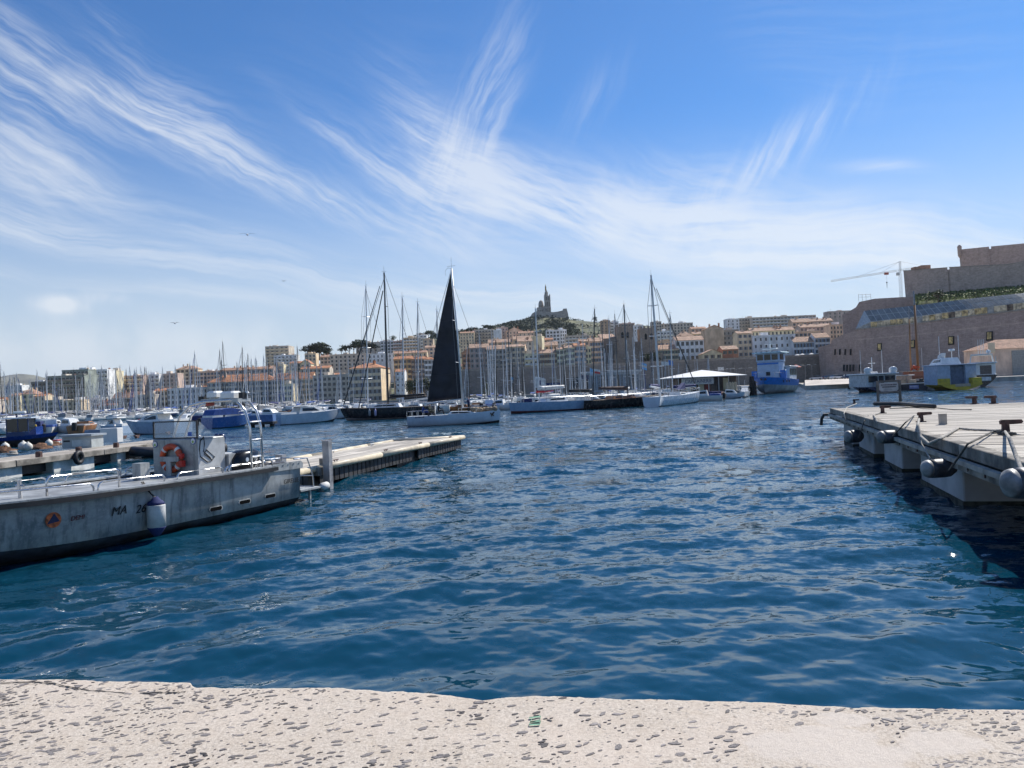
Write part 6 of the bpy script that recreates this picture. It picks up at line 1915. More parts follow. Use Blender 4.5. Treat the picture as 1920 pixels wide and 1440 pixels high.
# ------------------------------------------------------------------ pontoon at the left edge and what lies on it
def leftpontoon():
    z = .82
    A = W(0, 868, z); Bn = W(238, 838, z)
    u = Bn - A; u.z = 0; u.normalize()                    # away along the front edge
    ang = math.atan2(u.y, u.x)
    t = thing('timber_pontoon', 'old timber pontoon on white and blue floats at the left edge', 'pontoon', (A.x, A.y, 0), ang)
    F = Frame((A.x, A.y, 0), ang)
    sg = 1        # local +y is away to the left
    rnd = random.Random(6)
    xe = (F.I @ W(372, 820, z)).x
    for i in range(6):
        for k in range(9):
            x0 = -12 + k * 5.0 + rnd.uniform(-.1, .1)
            if x0 > xe - .5: continue
            b = MB(); b.box(x0, min(xe, x0 + 4.96), i * .5 + .012, (i + 1) * .5 - .012, z - .07, z + rnd.uniform(-.012, .012)); b.build('plank', M_PLANK[rnd.choice([1, 3, 3])], t)
    for k in range(7):
        x0 = -12 + k * 6.4
        if x0 > xe - .5: continue
        b = MB(); b.bev(x0, min(xe, x0 + 6.36), -.16, -.004, z - .24, z + .02 + rnd.uniform(0, .02), .02); b.build('edge_beam', M_TIMBER, t)
    wh = mat('float_white', (.62, .62, .59), .8, var=.15, dirt=.5, dirtcol=(.3, .3, .26))
    for (xa, ya), (xb, yb) in (((-260, 930), (42, 897)), ((100, 888), (177, 880)), ((220, 874), (236, 872))):
        P1, P2 = F.lp(xa, ya, .12), F.lp(xb, yb, .12)
        b = MB(); b.bev(min(P1.x, P2.x), max(P1.x, P2.x), .1, 2.8, -.5, z - .25, .03); b.build('float', wh, t)
    b = MB(); b.box(-11.5, xe - .3, .5, 2.7, .1, z - .08); b.build('underframe', M_BLACKP, t)
    for px, py in ((74, 862), (148, 838), (218, 828)):
        q = F.lp(px, py, .2)
        b = MB(); b.bev(q.x - .12, q.x + .12, .1, .34, z + .02, z + .3, .03); b.build('bollard', M_RUST, t)
    for px, py in ((233, 823), (257, 822), (315, 815)):
        q = W(px, py, z); l = F.I @ q
        b = MB(); b.bev(l.x - .16, l.x + .16, l.y - .09, l.y + .09, z + .01, z + .14, .02); b.bev(l.x - .3, l.x + .3, l.y - .07, l.y + .07, z + .142, z + .24, .03); b.build('cleat', M_RUST, t)
    # tyre hung as a fender
    q = F.lp(148, 858, -.3); ty = thing('tyre', 'black rubber tyre hung as a fender on the old timber pontoon', 'tyre', F.M @ Vector((q.x, -.29, q.z)), ang)
    b = MB(); b.smooth = True; b.torus(.26, .115, 24, 10, (0, 0, 0), 'Y'); b.build('tread', M_BLACKP, ty)
    b = MB(); b.tube([(-.05, 0, .3), (-.1, .2, z - q.z + .05)], .02, 5); b.tube([(.05, 0, .3), (.12, .2, z - q.z + .05)], .02, 5); b.build('hanging_rope', M_ROPED, ty)
    # nets, buoys, crate
    brn = mat('fishing_net', (.16, .085, .05), .95, var=.4, scale=6, bump=1, bscale=30)
    for i, (px, py, sx, h, lab) in enumerate(((8, 849, .75, .32, 'brown fishing net heaped at the left edge of the picture'), (76, 842, .7, .3, 'brown fishing net heaped between two white buoys'), (98, 836, .8, .24, 'low brown fishing net heap left of the grey kiosk'))):
        c = W(px, py, z); rr = random.Random(40 + i)
        b = MB(); b.smooth = True
        n1, n2 = 16, 6
        vs = []
        for a in range(n1):
            for k in range(n2 + 1):
                f = k / n2; an = 6.283 * a / n1
                rad = sx * f * (1 + .25 * rr.uniform(-1, 1)); vs.append((rad * math.cos(an), rad * math.sin(an) * .7, h * (1 - f ** 2) * (1 + .35 * rr.uniform(-1, 1)) if f < 1 else 0))
        b.add(vs, [(a * (n2 + 1) + k, a * (n2 + 1) + k + 1, ((a + 1) % n1) * (n2 + 1) + k + 1, ((a + 1) % n1) * (n2 + 1) + k) for a in range(n1) for k in range(n2)])
        o = b.build('fishing_net', brn, None, (c.x, c.y, z + .012)); tag(o, lab, 'net')
    for px, py, r, lab in ((10, 846, .24, 'off white round buoy lying on the net at the left edge'), (44, 846, .27, 'larger off white buoy lying beside the blue cabin boat'), (53, 846, .24, 'smaller off white buoy right of the larger one'), (92, 838, .22, 'off white buoy lying behind the middle net heap')):
        c = W(px, py, z)
        b = MB(); b.smooth = True; b.lathe([(.02, -r), (r * .5, -r * .87), (r * .87, -r * .5), (r, 0), (r * .87, r * .5), (r * .5, r * .87), (.06, r), (.05, r * 1.2)], 14); tag(b.build('buoy', mat('buoy_white', (.6, .58, .52), .6, dirt=.4), None, (c.x, c.y, z + r + .012)), lab, 'buoy')
    c = W(23, 854, z); b = MB(); b.smooth = True; b.torus(.2, .07, 14, 6, (0, 0, .07), 'Z'); b.torus(.13, .06, 12, 6, (.05, 0, .18), 'Z'); tag(b.build('rope_coil', M_ROPE, None, (c.x, c.y, z + .012)), 'pale coiled rope on the planks at far left', 'rope')
    c = W(107, 833, z); cr = thing('plastic_tub', 'small white plastic tub with red rim on the timber pontoon', 'tub', (c.x, c.y, z + .012), ang)
    b = MB(); b.bev(-.22, .22, -.18, .18, 0, .24, .03); b.build('body', M_GEL, cr); b = MB(); b.bev(-.24, .24, -.2, .2, .241, .3, .03); b.build('rim', M_RED, cr)
    c = W(116, 832, z); cr = thing('fish_crate', 'pale fish crate next to the red rimmed tub', 'crate', (c.x, c.y, z + .012), ang)
    b = MB()
    for a in ((-.4, .4, -.28, -.25), (-.4, .4, .25, .28), (-.4, -.37, -.249, .249), (.37, .4, -.249, .249)): b.box(*a, 0, .2)
    b.box(-.37, .37, -.25, .25, .004, .03); b.build('box', M_WHITEC, cr)
    # grey kiosk and white screen
    k0 = W(113, 842, z); S_ = k0.y / FPX
    kt = thing('utility_kiosk', 'grey metal utility kiosk with a flat lid on the timber pontoon', 'kiosk', (k0.x, k0.y + .2, z), R(-6))
    gy = mat('kiosk_grey', (.4, .43, .43), .5, var=.08, dirt=.2); w1, w2, h = 19 * S_, 40 * S_, 22 * S_
    b = MB(); b.box(0, w1 + w2, 0, 1.1, 0, h); b.build('body', gy, kt)
    b = MB(); b.box(w1 + .05, w1 + w2 - .06, -.03, -.003, .1, h - .2); b.build('door_panel', mat('kiosk_panel', (.5, .54, .53), .5), kt)
    b = MB(); b.box(.1, w1 - .1, -.03, -.003, h - .3, h - .2); b.build('vent', M_BLACKP, kt)
    b = MB(); b.box(-.1, w1 + w2 + .12, -.16, 1.25, h + .003, h + .12); b.build('lid', mat('kiosk_lid', (.3, .34, .38), .5), kt)
    k1 = W(152, 834, z); s = thing('white_cabinet', 'tall plain white cabinet behind the grey kiosk', 'cabinet', (k1.x + .4, k1.y + 1.5, z), R(-4))
    S2 = (k1.y + 1.5) / FPX; b = MB(); b.bev(0, 34 * S2, 0, .7, 0, 27 * S2, .03); b.build('body', M_GEL, s); b = MB(); b.box(-33 * S2, -.004, .2, .5, 14 * S2, 25 * S2); b.build('grey_box', mat('cab_blue_grey', (.2, .26, .36), .5), s)
    return F, z
LF, LZ = leftpontoon()

def cabinboat():
    p = W(25, 838); c = Vector((p.x - .3, p.y + 1.6, 0))
    t = thing('cabin_boat', 'blue hulled fishing boat with dark glazed wheelhouse at the left edge', 'boat', c, R(12))
    blue = glossy('boat_blue', (.012, .04, .2))
    rows = put_hull(t, 6.2, 2.3, .85, [blue, M_ANTI], M_GEL, trans=.8, sheer=.25)
    z0 = .8; fr = mat('wheelhouse_blue', (.03, .06, .16), .5)
    S_ = c.y / FPX
    h = 1.7
    b = MB(); x0, x1 = -.9, .95; w = .85
    for x in (x0, .05, x1 - .07): b.box(x, x + .07, -w, -w + .06, z0, z0 + h); b.box(x, x + .07, w - .06, w, z0, z0 + h)
    b.box(x0 + .071, x1 - .071, -w, -w + .05, z0, z0 + .5); b.box(x0, x1, -w + .061, w - .061, z0, z0 + .45)
    b.build('wheelhouse', fr, t)
    for xa, xb in ((x0 + .08, .04), (.13, x1 - .08)):
        q = MB(); q.box(xa, xb, -w + .02, -w + .035, z0 + .52, z0 + h - .02); q.build('wheelhouse_window', M_TINT, t)
    q = MB(); q.box(x1 - .05, x1 - .035, -w + .08, w - .08, z0 + .5, z0 + h - .02); q.build('front_window', M_TINT, t)
    b = MB(); b.bev(x0 - .35, x1 + .3, -w - .15, w + .15, z0 + h + .004, z0 + h + .1, .03); b.build('roof', M_GELB, t)
    b = MB(); b.add([(x1, -w, z0), (x1 + .6, -w, z0), (x1 + .6, -w, z0 + .9), (x1, -w, z0 + .4), (x1, w, z0), (x1 + .6, w, z0), (x1 + .6, w, z0 + .9), (x1, w, z0 + .4)], [(0, 1, 2, 3), (5, 4, 7, 6), (3, 2, 6, 7), (1, 5, 6, 2), (4, 0, 3, 7)]); b.build('blue_locker', blue, t)
    b = MB(); b.lathe([(.09, 0), (.1, .12), (.02, .2)], 8, (x1 + .4, -.3, z0 + .9)); b.build('lamp', mat('lamp_yellow', (.6, .4, .05), .4), t)
    b = MB(); b.tube([(-.3, 0, z0 + h + .1), (-.3, 0, z0 + h + .75)], .03, 6); b.box(-.9, .9, -.25, .2, z0 + h + .4, z0 + h + .45); b.build('roof_rack', M_BLACKP, t)
    b = MB(); b.bev(-.55, .45, -.2, .2, z0 + h + .46, z0 + h + .68, .05); b.build('radar', M_GEL, t)
cabinboat()

def rib():
    A = W(236, 866); Bq = W(400, 852)
    d = Bq - A; d.z = 0; L = d.length; d.normalize()
    c = (A + Bq) / 2
    ang = math.atan2(-d.y, -d.x)
    t = thing('inflatable_boat', 'black inflatable boat with twin outboards between the pontoon and the work boat', 'boat', (c.x, c.y + .4, 0), ang)
    rub = mat('hypalon_black', (.03, .032, .04), .55, var=.15)
    b = MB(); b.smooth = True
    h = L / 2; r = .27; w = .85
    pts = [(-h - .3, w, .38)] + [(h * f, w, .38 + .05 * max(0, f)) for f in (-.9, -.4, 0, .35)] + [(h * .62, w * .86, .46), (h * .82, w * .55, .52), (h * .93, 0, .56), (h * .82, -w * .55, .52), (h * .62, -w * .86, .46)] + [(h * f, -w, .38 + .05 * max(0, f)) for f in (.35, 0, -.4, -.9)] + [(-h - .3, -w, .38)]
    b.tube(pts, r, 10); b.build('tube', rub, t)
    b = MB(); b.add([(-h, -.7, .1), (h * .75, 0, .2), (-h, .7, .1), (-h, -.7, .32), (h * .7, 0, .4), (-h, .7, .32)], [(0, 2, 1), (3, 4, 5), (0, 1, 4, 3), (1, 2, 5, 4), (2, 0, 3, 5)]); b.build('hull', M_GEL, t)
    b = MB(); b.box(-h * .3, h * .2, -.35, .35, .3, .85); b.build('seat', mat('seat_silver', (.5, .5, .5), .5), t)
    b = MB(); b.smooth = True
    for y in (-.42, .42): b.tube([(h * .05, y, .4), (h * .05, y, 1.15), (h * .02, y * .8, 1.32)], .03, 6)
    b.tube([(h * .02, -.34, 1.32), (h * .02, .34, 1.32)], .03, 6); b.tube([(-h * .55, -.6, .5), (-h * .55, -.6, 1.25), (-h * .55, .6, 1.25), (-h * .55, .6, .5)], .025, 6)
    b.build('grab_frame', M_STEEL, t)
    for y in (-.34, .34):
        b = MB(); b.smooth = True; b.M = Matrix.Translation((-h - .25, y, .95))
        b.lathe([(.1, -.28), (.2, -.22), (.25, 0), (.23, .16), (.13, .26), (.03, .29)], 12); e = b.build('outboard_engine', M_NAVY, t)
        b = MB(); b.box(-h - .32, -h - .18, y - .06, y + .06, -.2, .67); b.build('engine_leg', M_BLACKP, e)
    b = MB(); b.M = Matrix.Translation((h * .05, .2, 1.0)); 
    for i, m_ in enumerate((M_RED, M_GEL, M_NAVY)):
        q = MB(); q.box(-.01, .01, .3 + i * .1, .398 + i * .1, .9, 1.12); q.build('flag_stripe', m_, t)
rib()

# ------------------------------------------------------------------ people
def person(label, loc, rz, joints, edges, cols, name='person', hz=None):
    """joints: name -> (x, y, z, radius); cols: list of (z limit, colour) from the ground up"""
    me = bpy.data.meshes.new('person')
    names = list(joints)
    me.from_pydata([joints[k][:3] for k in names], [(names.index(a), names.index(b_)) for a, b_ in edges], [])
    o = obj(name, me, None, loc, (0, 0, rz))
    tag(o, label, 'person', 'crew of the racing sloop')
    md = o.modifiers.new('skin', 'SKIN'); md.use_smooth_shade = True
    o.modifiers.new('sub', 'SUBSURF').render_levels = 1
    o.modifiers['sub'].levels = 1
    sk = me.skin_vertices[0].data if me.skin_vertices else None
    if sk is None:
        bpy.context.view_layer.objects.active = o
        bpy.ops.mesh.customdata_skin_add()
        sk = me.skin_vertices[0].data
    for i, k in enumerate(names):
        r = joints[k][3]; rr = r if isinstance(r, tuple) else (r, r)
        sk[i].radius = rr
        sk[i].use_root = (k == 'pelvis')
    m = bpy.data.materials.new('clothes'); m.use_nodes = True
    t = NT(m.node_tree); bs = m.node_tree.nodes['Principled BSDF']
    sp_ = t.n('ShaderNodeSeparateXYZ'); t.l(t.n('ShaderNodeTexCoord').outputs['Object'], sp_.inputs[0])
    c = cols[0][1]
    for (zl, _), (_, cc) in zip(cols, cols[1:]):
        c = t.mix(t.math('GREATER_THAN', sp_.outputs[2], zl), c, cc)
    t.l(c, bs.inputs['Base Color']) if not isinstance(c, tuple) else None
    bs.inputs['Roughness'].default_value = .8
    me.materials.append(m)
    return o
E_BODY = [('pelvis', 'belly'), ('belly', 'chest'), ('chest', 'neck'), ('neck', 'head'), ('head', 'crown'), ('chest', 'shL'), ('shL', 'elL'), ('elL', 'haL'), ('haL', 'fiL'), ('chest', 'shR'), ('shR', 'elR'), ('elR', 'haR'), ('haR', 'fiR'),
          ('pelvis', 'hiL'), ('hiL', 'knL'), ('knL', 'anL'), ('anL', 'toL'), ('pelvis', 'hiR'), ('hiR', 'knR'), ('knR', 'anR'), ('anR', 'toR')]
def standing(arm=.25, fwd=.25):
    J = {'pelvis': (0, 0, .95, (.15, .11)), 'belly': (0, 0, 1.12, (.15, .11)), 'chest': (0, 0, 1.34, (.17, .12)), 'neck': (.02, 0, 1.5, .06), 'head': (.04, 0, 1.62, (.09, .1)), 'crown': (.03, 0, 1.74, .08)}
    for s, k in ((1, 'L'), (-1, 'R')):
        J['sh' + k] = (0, s * .2, 1.4, .07); J['el' + k] = (.12, s * .3, 1.16, .05); J['ha' + k] = (.38, s * .24, 1.16, .038); J['fi' + k] = (.46, s * .22, 1.18, .03)
        J['hi' + k] = (0, s * .1, .88, .1); J['kn' + k] = (.04, s * .12, .48, .07); J['an' + k] = (0, s * .13, .09, .05); J['to' + k] = (.17, s * .14, .04, .04)
    return J
def seated():
    J = {'pelvis': (0, 0, .12, (.16, .13)), 'belly': (-.02, 0, .3, (.15, .12)), 'chest': (.02, 0, .52, (.17, .13)), 'neck': (.06, 0, .68, .06), 'head': (.09, 0, .8, (.09, .1)), 'crown': (.08, 0, .92, .085)}
    for s, k in ((1, 'L'), (-1, 'R')):
        J['sh' + k] = (.02, s * .2, .58, .07); J['el' + k] = (.16, s * .28, .36, .052); J['ha' + k] = (.4, s * .16, .38, .04); J['fi' + k] = (.47, s * .13, .37, .03)
        J['hi' + k] = (.06, s * .11, .1, .1); J['kn' + k] = (.46, s * .16, .22, .075); J['an' + k] = (.5, s * .16, -.2, .052); J['to' + k] = (.66, s * .17, -.23, .04)
    return J

# ------------------------------------------------------------------ racing sloop under a black mainsail
def sloop():
    S = W(768, 799); Bw = W(939, 792)
    d = Bw - S; d.z = 0; L = d.length; d.normalize()
    c = (S + Bw) / 2; ang = math.atan2(d.y, d.x)
    t = thing('racing_sloop', 'white racing sloop sailing under a tall black mainsail', 'sailboat', c, ang)
    F = Frame(c, ang)
    rows = put_hull(t, L, 3.1, .95, [M_GELB, M_ANTI], mat('grey_deck', (.45, .46, .47), .6), trans=.86, full=.5, sheer=.3, rake=.15, T=.3, levels=((0, 0), (.2, .7), (.32, .88), (.7, .97), (1, 1)), stripe=.2)
    mz = F.lp(868, 764, 0); mt_ = F.lp(846.5, 503, 0)
    b = MB(); b.smooth = True; b.tube([mz, mz.lerp(mt_, .5) + Vector((.06, 0, 0)), mt_], .11, 8, r2=.07); b.build('mast', M_ALU, t)
    head, tack, clew = F.lp(845, 510, 0), F.lp(866.5, 747, 0), F.lp(801, 754, 0)
    tack.y = clew.y = 0; head.y = 0
    b = MB(); b.smooth = True; n, m = 22, 12
    vs = []
    for i in range(n + 1):
        f = i / n
        luff = mz.lerp(mt_, 0) if False else tack.lerp(head, f)
        leech = clew.lerp(head, f)
        leech.x -= .55 * math.sin(math.pi * f) * .35
        for j in range(m + 1):
            g = j / m
            p = luff.lerp(leech, g); p.y += .32 * math.sin(math.pi * g * .9) * (1 - f * .7); vs.append(p)
    b.add(vs, [(i * (m + 1) + j, i * (m + 1) + j + 1, (i + 1) * (m + 1) + j + 1, (i + 1) * (m + 1) + j) for i in range(n) for j in range(m)])
    sm = mat('black_sailcloth', (.009, .0105, .02), .55, var=.3, scale=.6)
    sl_ = b.build('mainsail', sm, t)
    sd = sl_.modifiers.new('thick', 'SOLIDIFY'); sd.thickness = .012
    for f in (.2, .42, .62, .8):
        q = MB(); a, e = tack.lerp(head, f), clew.lerp(head, f); q.tube([a + Vector((0, .1 * 0 - .03, 0)), a.lerp(e, .5) + Vector((-.05, .32 * (1 - f * .7) - .03, 0)), e + Vector((-.19 * math.sin(math.pi * f), .06, 0))], .012, 4); q.build('batten', mat('batten_pocket', (.035, .037, .045), .6), sl_)
    q = MB(); q.tube([F.lp(868, 748, 0), F.lp(803, 757, 0)], .075, 8); q.build('boom', M_ALU, t)
    for f in (.32, .62):
        q = MB(); p = mz.lerp(mt_, f); q.tube([p + Vector((-.25, -.95 * (1.1 - f * .6), .05)), p, p + Vector((-.25, .95 * (1.1 - f * .6), .05))], .035, 5); q.build('spreader', M_ALU, t)
    w = MB(); bow = Vector((L / 2 - .25, 0, 1.3)); hb = mz.lerp(mt_, .9)
    w.tube([bow, hb], .016, 4); w.tube([Vector((-L / 2 + .1, .6, 1.0)), mt_], .012, 4); w.tube([Vector((-L / 2 + .1, -.6, 1.0)), mt_], .012, 4)
    for s in (-1, 1):
        w.tube([(mz.x - .3, s * 1.4, 1.0)] + [mz.lerp(mt_, f) + Vector((-.25, s * .95 * (1.1 - f * .6), .05)) for f in (.32, .62)] + [hb], .013, 4)
    w.build('rigging', M_WIRE, t)
    q = MB(); q.tube([mt_, mt_ + Vector((0, 0, 1.1))], .012, 4); q.tube([mt_ + Vector((-.45, 0, .2)), mt_ + Vector((.4, 0, .25))], .014, 4); q.tube([mt_, mt_ + Vector((-.4, 0, .05)), mt_ + Vector((-.65, 0, -.25)), mt_ + Vector((-.62, 0, -.7))], .014, 4); q.build('masthead_gear', M_WIRE, t)
    cabin(t, -.6, 2.4, 1.5, 1.0, .32, M_GEL, 'coachroof', .8, True, .8)
    rails(t, rows, .55, s0=9, every=3)
    rails(t, rows, .5, s0=0, s1=4, every=1, name='pushpit')
    # sail bags heaped on the foredeck
    q = MB(); q.smooth = True
    rr = random.Random(8)
    for k in range(7):
        x = 1.9 + k * .36; q.lathe([(.05, -.3), (.2, -.2), (.26, 0), (.22, .2), (.05, .3)], 8, (x, rr.uniform(-.35, .1), 1.3 + rr.uniform(0, .12)), 'X')
    o = q.build('stowed_jib', mat('tan_sailcloth', (.33, .25, .17), .9, var=.3, scale=3), t); o['kind'] = 'stuff'
    # dark bird emblem near the bow, dark script near the stern
    def hy(px, py):
        p = F.lp(px, py, -1.0)
        xs = [r[-1][0] for r in rows]; y = float(np.interp(p.x, xs, [r[-1][1] for r in rows]))
        for _ in range(2): p = F.lp(px, py, -y - .03)
        return p, -y
    p, y = hy(922, 776); k = 75 / FPX
    e = MB(); e.M = Matrix.Translation((p.x, p.y - .05, p.z))
    pts = [(-9, 6), (-3, 3), (0, 1), (4, 4), (6, 3), (3, -1), (5, -5), (1, -3), (0, -6), (-2, -1)]
    sl2 = .2
    e.prismy([(x * k, z * k) for x, z in pts], -.01, .0); e.build('bird_emblem', M_CARB, t, (0, 0, 0), (0, 0, 0))
    p, y = hy(786, 783)
    e = MB()
    for i in range(7): e.box(p.x - .4 + i * .13, p.x - .32 + i * .13, p.y - .02, p.y - .01, p.z - .03, p.z + .06 + (.05 if i % 3 == 0 else 0))
    o = e.build('name_script', M_NAVY, t); o['kind'] = 'stuff'
    # crew
    navy, blk, sk_, wht, grn = (.02, .03, .09, 1), (.015, .015, .018, 1), (.42, .26, .19, 1), (.6, .6, .58, 1), (.05, .06, .04, 1)
    def at(px, py, y, z): q = F.lp(px, py, y); return F.M @ Vector((q.x, y, z))
    S1, S2 = standing(), seated()
    person('crew member in a navy jacket and black trousers standing at the mast', at(879, 760, -.25, 1.02), ang + R(165), S1, E_BODY, [(.05, blk), (.95, blk), (1.5, navy), (1.68, sk_), (9, blk)][1:] if False else [(.95, blk), (1.5, navy), (1.68, sk_), (9, blk)])
    person('crew member in blue nearest the stern of the racing sloop, seated', at(793, 775, -.5, 1.22), ang + R(20), S2, E_BODY, [(.08, blk), (.66, (.03, .06, .22, 1)), (.86, sk_), (9, blk)])
    person('crew member in dark green seated beside the sailor in blue', at(805, 773, .2, 1.24), ang + R(-15), S2, E_BODY, [(.08, blk), (.66, grn), (.86, sk_), (9, wht)])
    person('crew member all in black sitting upright under the boom', at(822, 770, -.2, 1.3), ang + R(10), S2, E_BODY, [(.08, blk), (.68, blk), (.86, sk_), (9, blk)])
sloop()
# ------------------------------------------------------------------ moored boats across the water
def frame_between(a, b2):
    """frame from stern pixel to bow pixel on the waterline"""
    S, Bw = W(*a), W(*b2)
    d = Bw - S; d.z = 0; L = d.length
    c = (S + Bw) / 2
    return Frame(c, math.atan2(d.y, d.x)), L, c
# black sloop with black mast
def blackyacht():
    F, L, c = frame_between((812, 782), (638, 789))
    t = thing('black_yacht', 'black hulled yacht with a tall black mast left of the racing sloop', 'sailboat', c, F.ang)
    rows = put_hull(t, L, 3.9, 1.55, [M_BLACK, mat('pale_boot_stripe', (.5, .42, .4), .6)], M_DECK, trans=.8, sheer=.12, rake=.9, T=.2, levels=((0, 0), (.12, .7), (.2, .86), (.26, .9), (.7, .97), (1, 1)), stripe=.2)
    m0, m1 = F.lp(728, 764, 0), F.lp(720, 511, 0)
    rig(t, m0.x, 1.6, m1.z - 1.6, .15, M_CARB, boom=5.2, bz=1.3, boomm=M_CARB, spread=3, L=L, B=3.9, dn=m1.x * -1 + m0.x, wire=.028, furl=M_CARB)
    q = MB(); a, e = F.lp(672, 768, 0), F.lp(718, 545, 0); q.tube([a, e], .075, 6); q.build('inner_stay_sail', M_CARB, t)
    cabin(t, -2.2, 2.6, 2.3, 1.6, .5, M_GEL, 'coachroof', .8, True, 1.0)
    rails(t, rows, .65, every=2)
    q = MB(); q.smooth = True; q.tube([(m0.x - .3, -.1, 3.2), (m0.x - 2.6, 0, 3.15), (m0.x - 5.2, 0, 3.3)], .16, 8, r2=.1); q.build('sail_on_boom', M_CARB, t)
    for px, lab in ((692, 'grey'), (703, 'lilac')):
        y = -2.05 if F.lp(px, 775, -2).y < 0 else 2.05
    for px in (693, 704):
        e = F.I @ EYE; sg = -1 if e.y < 0 else 1
        q0 = F.lp(px, 774, sg * 2.1)
        b = MB(); b.smooth = True; b.lathe([(.04, -.45), (.16, -.36), (.17, .3), (.08, .42), (.03, .6)], 10, q0); f_ = b.build('hull_fender', M_GREYC if px < 700 else mat('lilac_fender', (.45, .4, .6), .5), t)
blackyacht()
def motoryacht(a, b2, label, H=1.25, hullm=None, B=3.4, fly=False, cab=None, name='motor_yacht', stripe=None, canvas=None):
    F, L, c = frame_between(a, b2)
    t = thing(name, label, 'motorboat', c, F.ang)
    rows = put_hull(t, L, B, H, [hullm or M_GEL, stripe or M_ANTI], M_GEL, trans=.88, sheer=.28, rake=1.3, full=.4, flare=.25, levels=((0, 0), (.14, .75), (.24, .88), (.3, .9), (.7, .96), (1, 1)), stripe=.24)
    cm = cab or M_GEL
    cabin(t, -L * .22, L * .22, B * .74, H, .95, cm, 'saloon', .82, True, 1.5)
    b = MB(); b.bev(-L * .3, L * .06, -B * .36, B * .36, H + .96, H + 1.08, .05); b.build('hardtop', cm, t)
    if fly:
        cabin(t, -L * .2, L * .02, B * .5, H + 1.09, .55, cm, 'flybridge', .9, False, .5)
        b = MB(); b.tube([(-L * .22, -B * .3, H + 1.05), (-L * .2, -B * .3, H + 2.0), (-L * .2, B * .3, H + 2.0), (-L * .22, B * .3, H + 1.05)], .06, 6); b.build('radar_arch', M_GEL, t)
    b = MB(); b.box(-L * .48, -L * .26, -B * .38, B * .38, H - .02, H + .3); b.build('cockpit_coaming', cm, t)
    if canvas:
        b = MB(); b.prismy([(-L * .47, H + .3), (L * .2, H + .3), (L * .1, H + .95), (-L * .05, H + 1.15), (-L * .42, H + 1.0)], -B * .4, B * .4); b.build('canvas_cover', canvas, t)
    rails(t, rows, .5, s0=9, every=2)
    b = MB(); b.tube([(-L * .05, 0, H + 1.05), (-L * .08, 0, H + 2.6)], .025, 4); b.build('aerial', M_GEL, t)
    return t, F, L
motoryacht((517, 797), (640, 789), 'white motor yacht with raked dark windscreen left of the black yacht', 1.3, M_GELB)
motoryacht((603, 786), (668, 784), 'second white motor yacht half hidden behind the black yacht bow', 1.2)
motoryacht((388, 804), (474, 798), 'blue hulled motorboat under a blue canvas cover seen through the radar arch', 1.35, glossy('harbour_blue', (.06, .14, .36)), B=3.0, canvas=M_BLUE, cab=M_GEL)
motoryacht((345, 812), (236, 815), 'pale blue launch with white wheelhouse behind the work boat', 1.3, glossy('pale_blue_hull', (.34, .44, .56)), B=3.2)
motoryacht((240, 812), (186, 814), 'small pale blue sloop hull left of the launch', .9, glossy('pale_blue_hull', (.34, .44, .56)), B=2.4, name='day_boat')
# dark floating platform between the blue boat and the motor yacht
c = W(492, 800); t_ = thing('work_platform', 'dark floating work platform left of the white motor yacht', 'platform', (c.x, c.y, 0), R(4)); b = MB(); b.bev(-1.6, 1.6, -1.2, 1.2, .3, .62, .04); b.build('deck', M_BLACKP, t_)
for x in (-1.2, 0, 1.2):
    b = MB(); b.lathe([(.3, -.3), (.3, .298)], 10, (x, 0, 0)); b.build('float', M_BLACKP, t_)
b = MB(); b.box(-1.55, 1.5, -.9, .9, .63, 1.5); b.build('blue_box', mat('box_blue', (.08, .16, .34), .6), t_)
# red ring buoy on a post in front of the launch
c = W(267, 812); t_ = thing('ring_buoy_post', 'red ring buoy on a short black post in front of the pale blue launch', 'lifebuoy', (c.x, c.y - .5, 0)); b = MB(); b.tube([(0, 0, -.3), (0, 0, .95)], .1, 8); b.build('post', M_BLACKP, t_)
b = MB(); b.smooth = True; b.torus(.34, .11, 20, 8, (0, 0, 1.25), 'Y'); b.build('ring', M_RED, t_); b = MB(); b.lathe([(.35, 0), (.35, .1)], 12, (0, 0, -.1)); b.build('float', M_BLACKP, t_)

def greyyacht():
    F, L, c = frame_between((1100, 767), (955, 776))
    t = thing('blue_grey_yacht', 'blue grey aluminium yacht with a red and white sail cover right of the sloop', 'sailboat', c, F.ang)
    rows = put_hull(t, L, 3.8, 1.35, [glossy('blue_grey_hull', (.25, .36, .5)), mat('red_boot', (.16, .05, .05), .7)], M_GEL, trans=.8, sheer=.12, rake=.3, T=.2, levels=((0, 0), (.12, .7), (.24, .88), (.3, .9), (.7, .97), (1, 1)), stripe=.24)
    m0, m1 = F.lp(1012, 765, 0), F.lp(1008, 578, 0)
    rig(t, m0.x, 1.4, m1.z - 1.4, .12, M_ALU, boom=4.6, bz=1.7, spread=3, L=L, B=3.6, wire=.024, cover=M_WHITEC)
    cabin(t, -2.6, 1.6, 2.4, 1.38, .6, M_GEL, 'deckhouse', .8, True, .9)
    e = F.I @ EYE
    b = MB(); b.smooth = True; b.tube([(m0.x + .4, 0, 2.9), (m0.x - 1.2, 0, 2.85), (m0.x - 2.6, 0, 2.95)], .2, 8, r2=.08); b.build('red_sail_bag', M_RED, t)
    b = MB(); b.bev(-L / 2 + .3, -L / 2 + 3.2, -1.5, 1.5, 1.38, 2.0, .1); b.build('cockpit_tent', M_WHITEC, t)
    b = MB(); b.bev(-1.4, .6, -1.0, 1.0, 1.99, 2.5, .15); b.build('dodger', M_WHITEC, t)
    rails(t, rows, .65, every=2)
    p = F.lp(1008, 702, 0)
    fl = tag(obj('club_flag', None), 'white pennant with a dark blue mark flying left of the grey mast', 'flag')
    bpy.data.objects.remove(fl)
    return t
greyyacht()
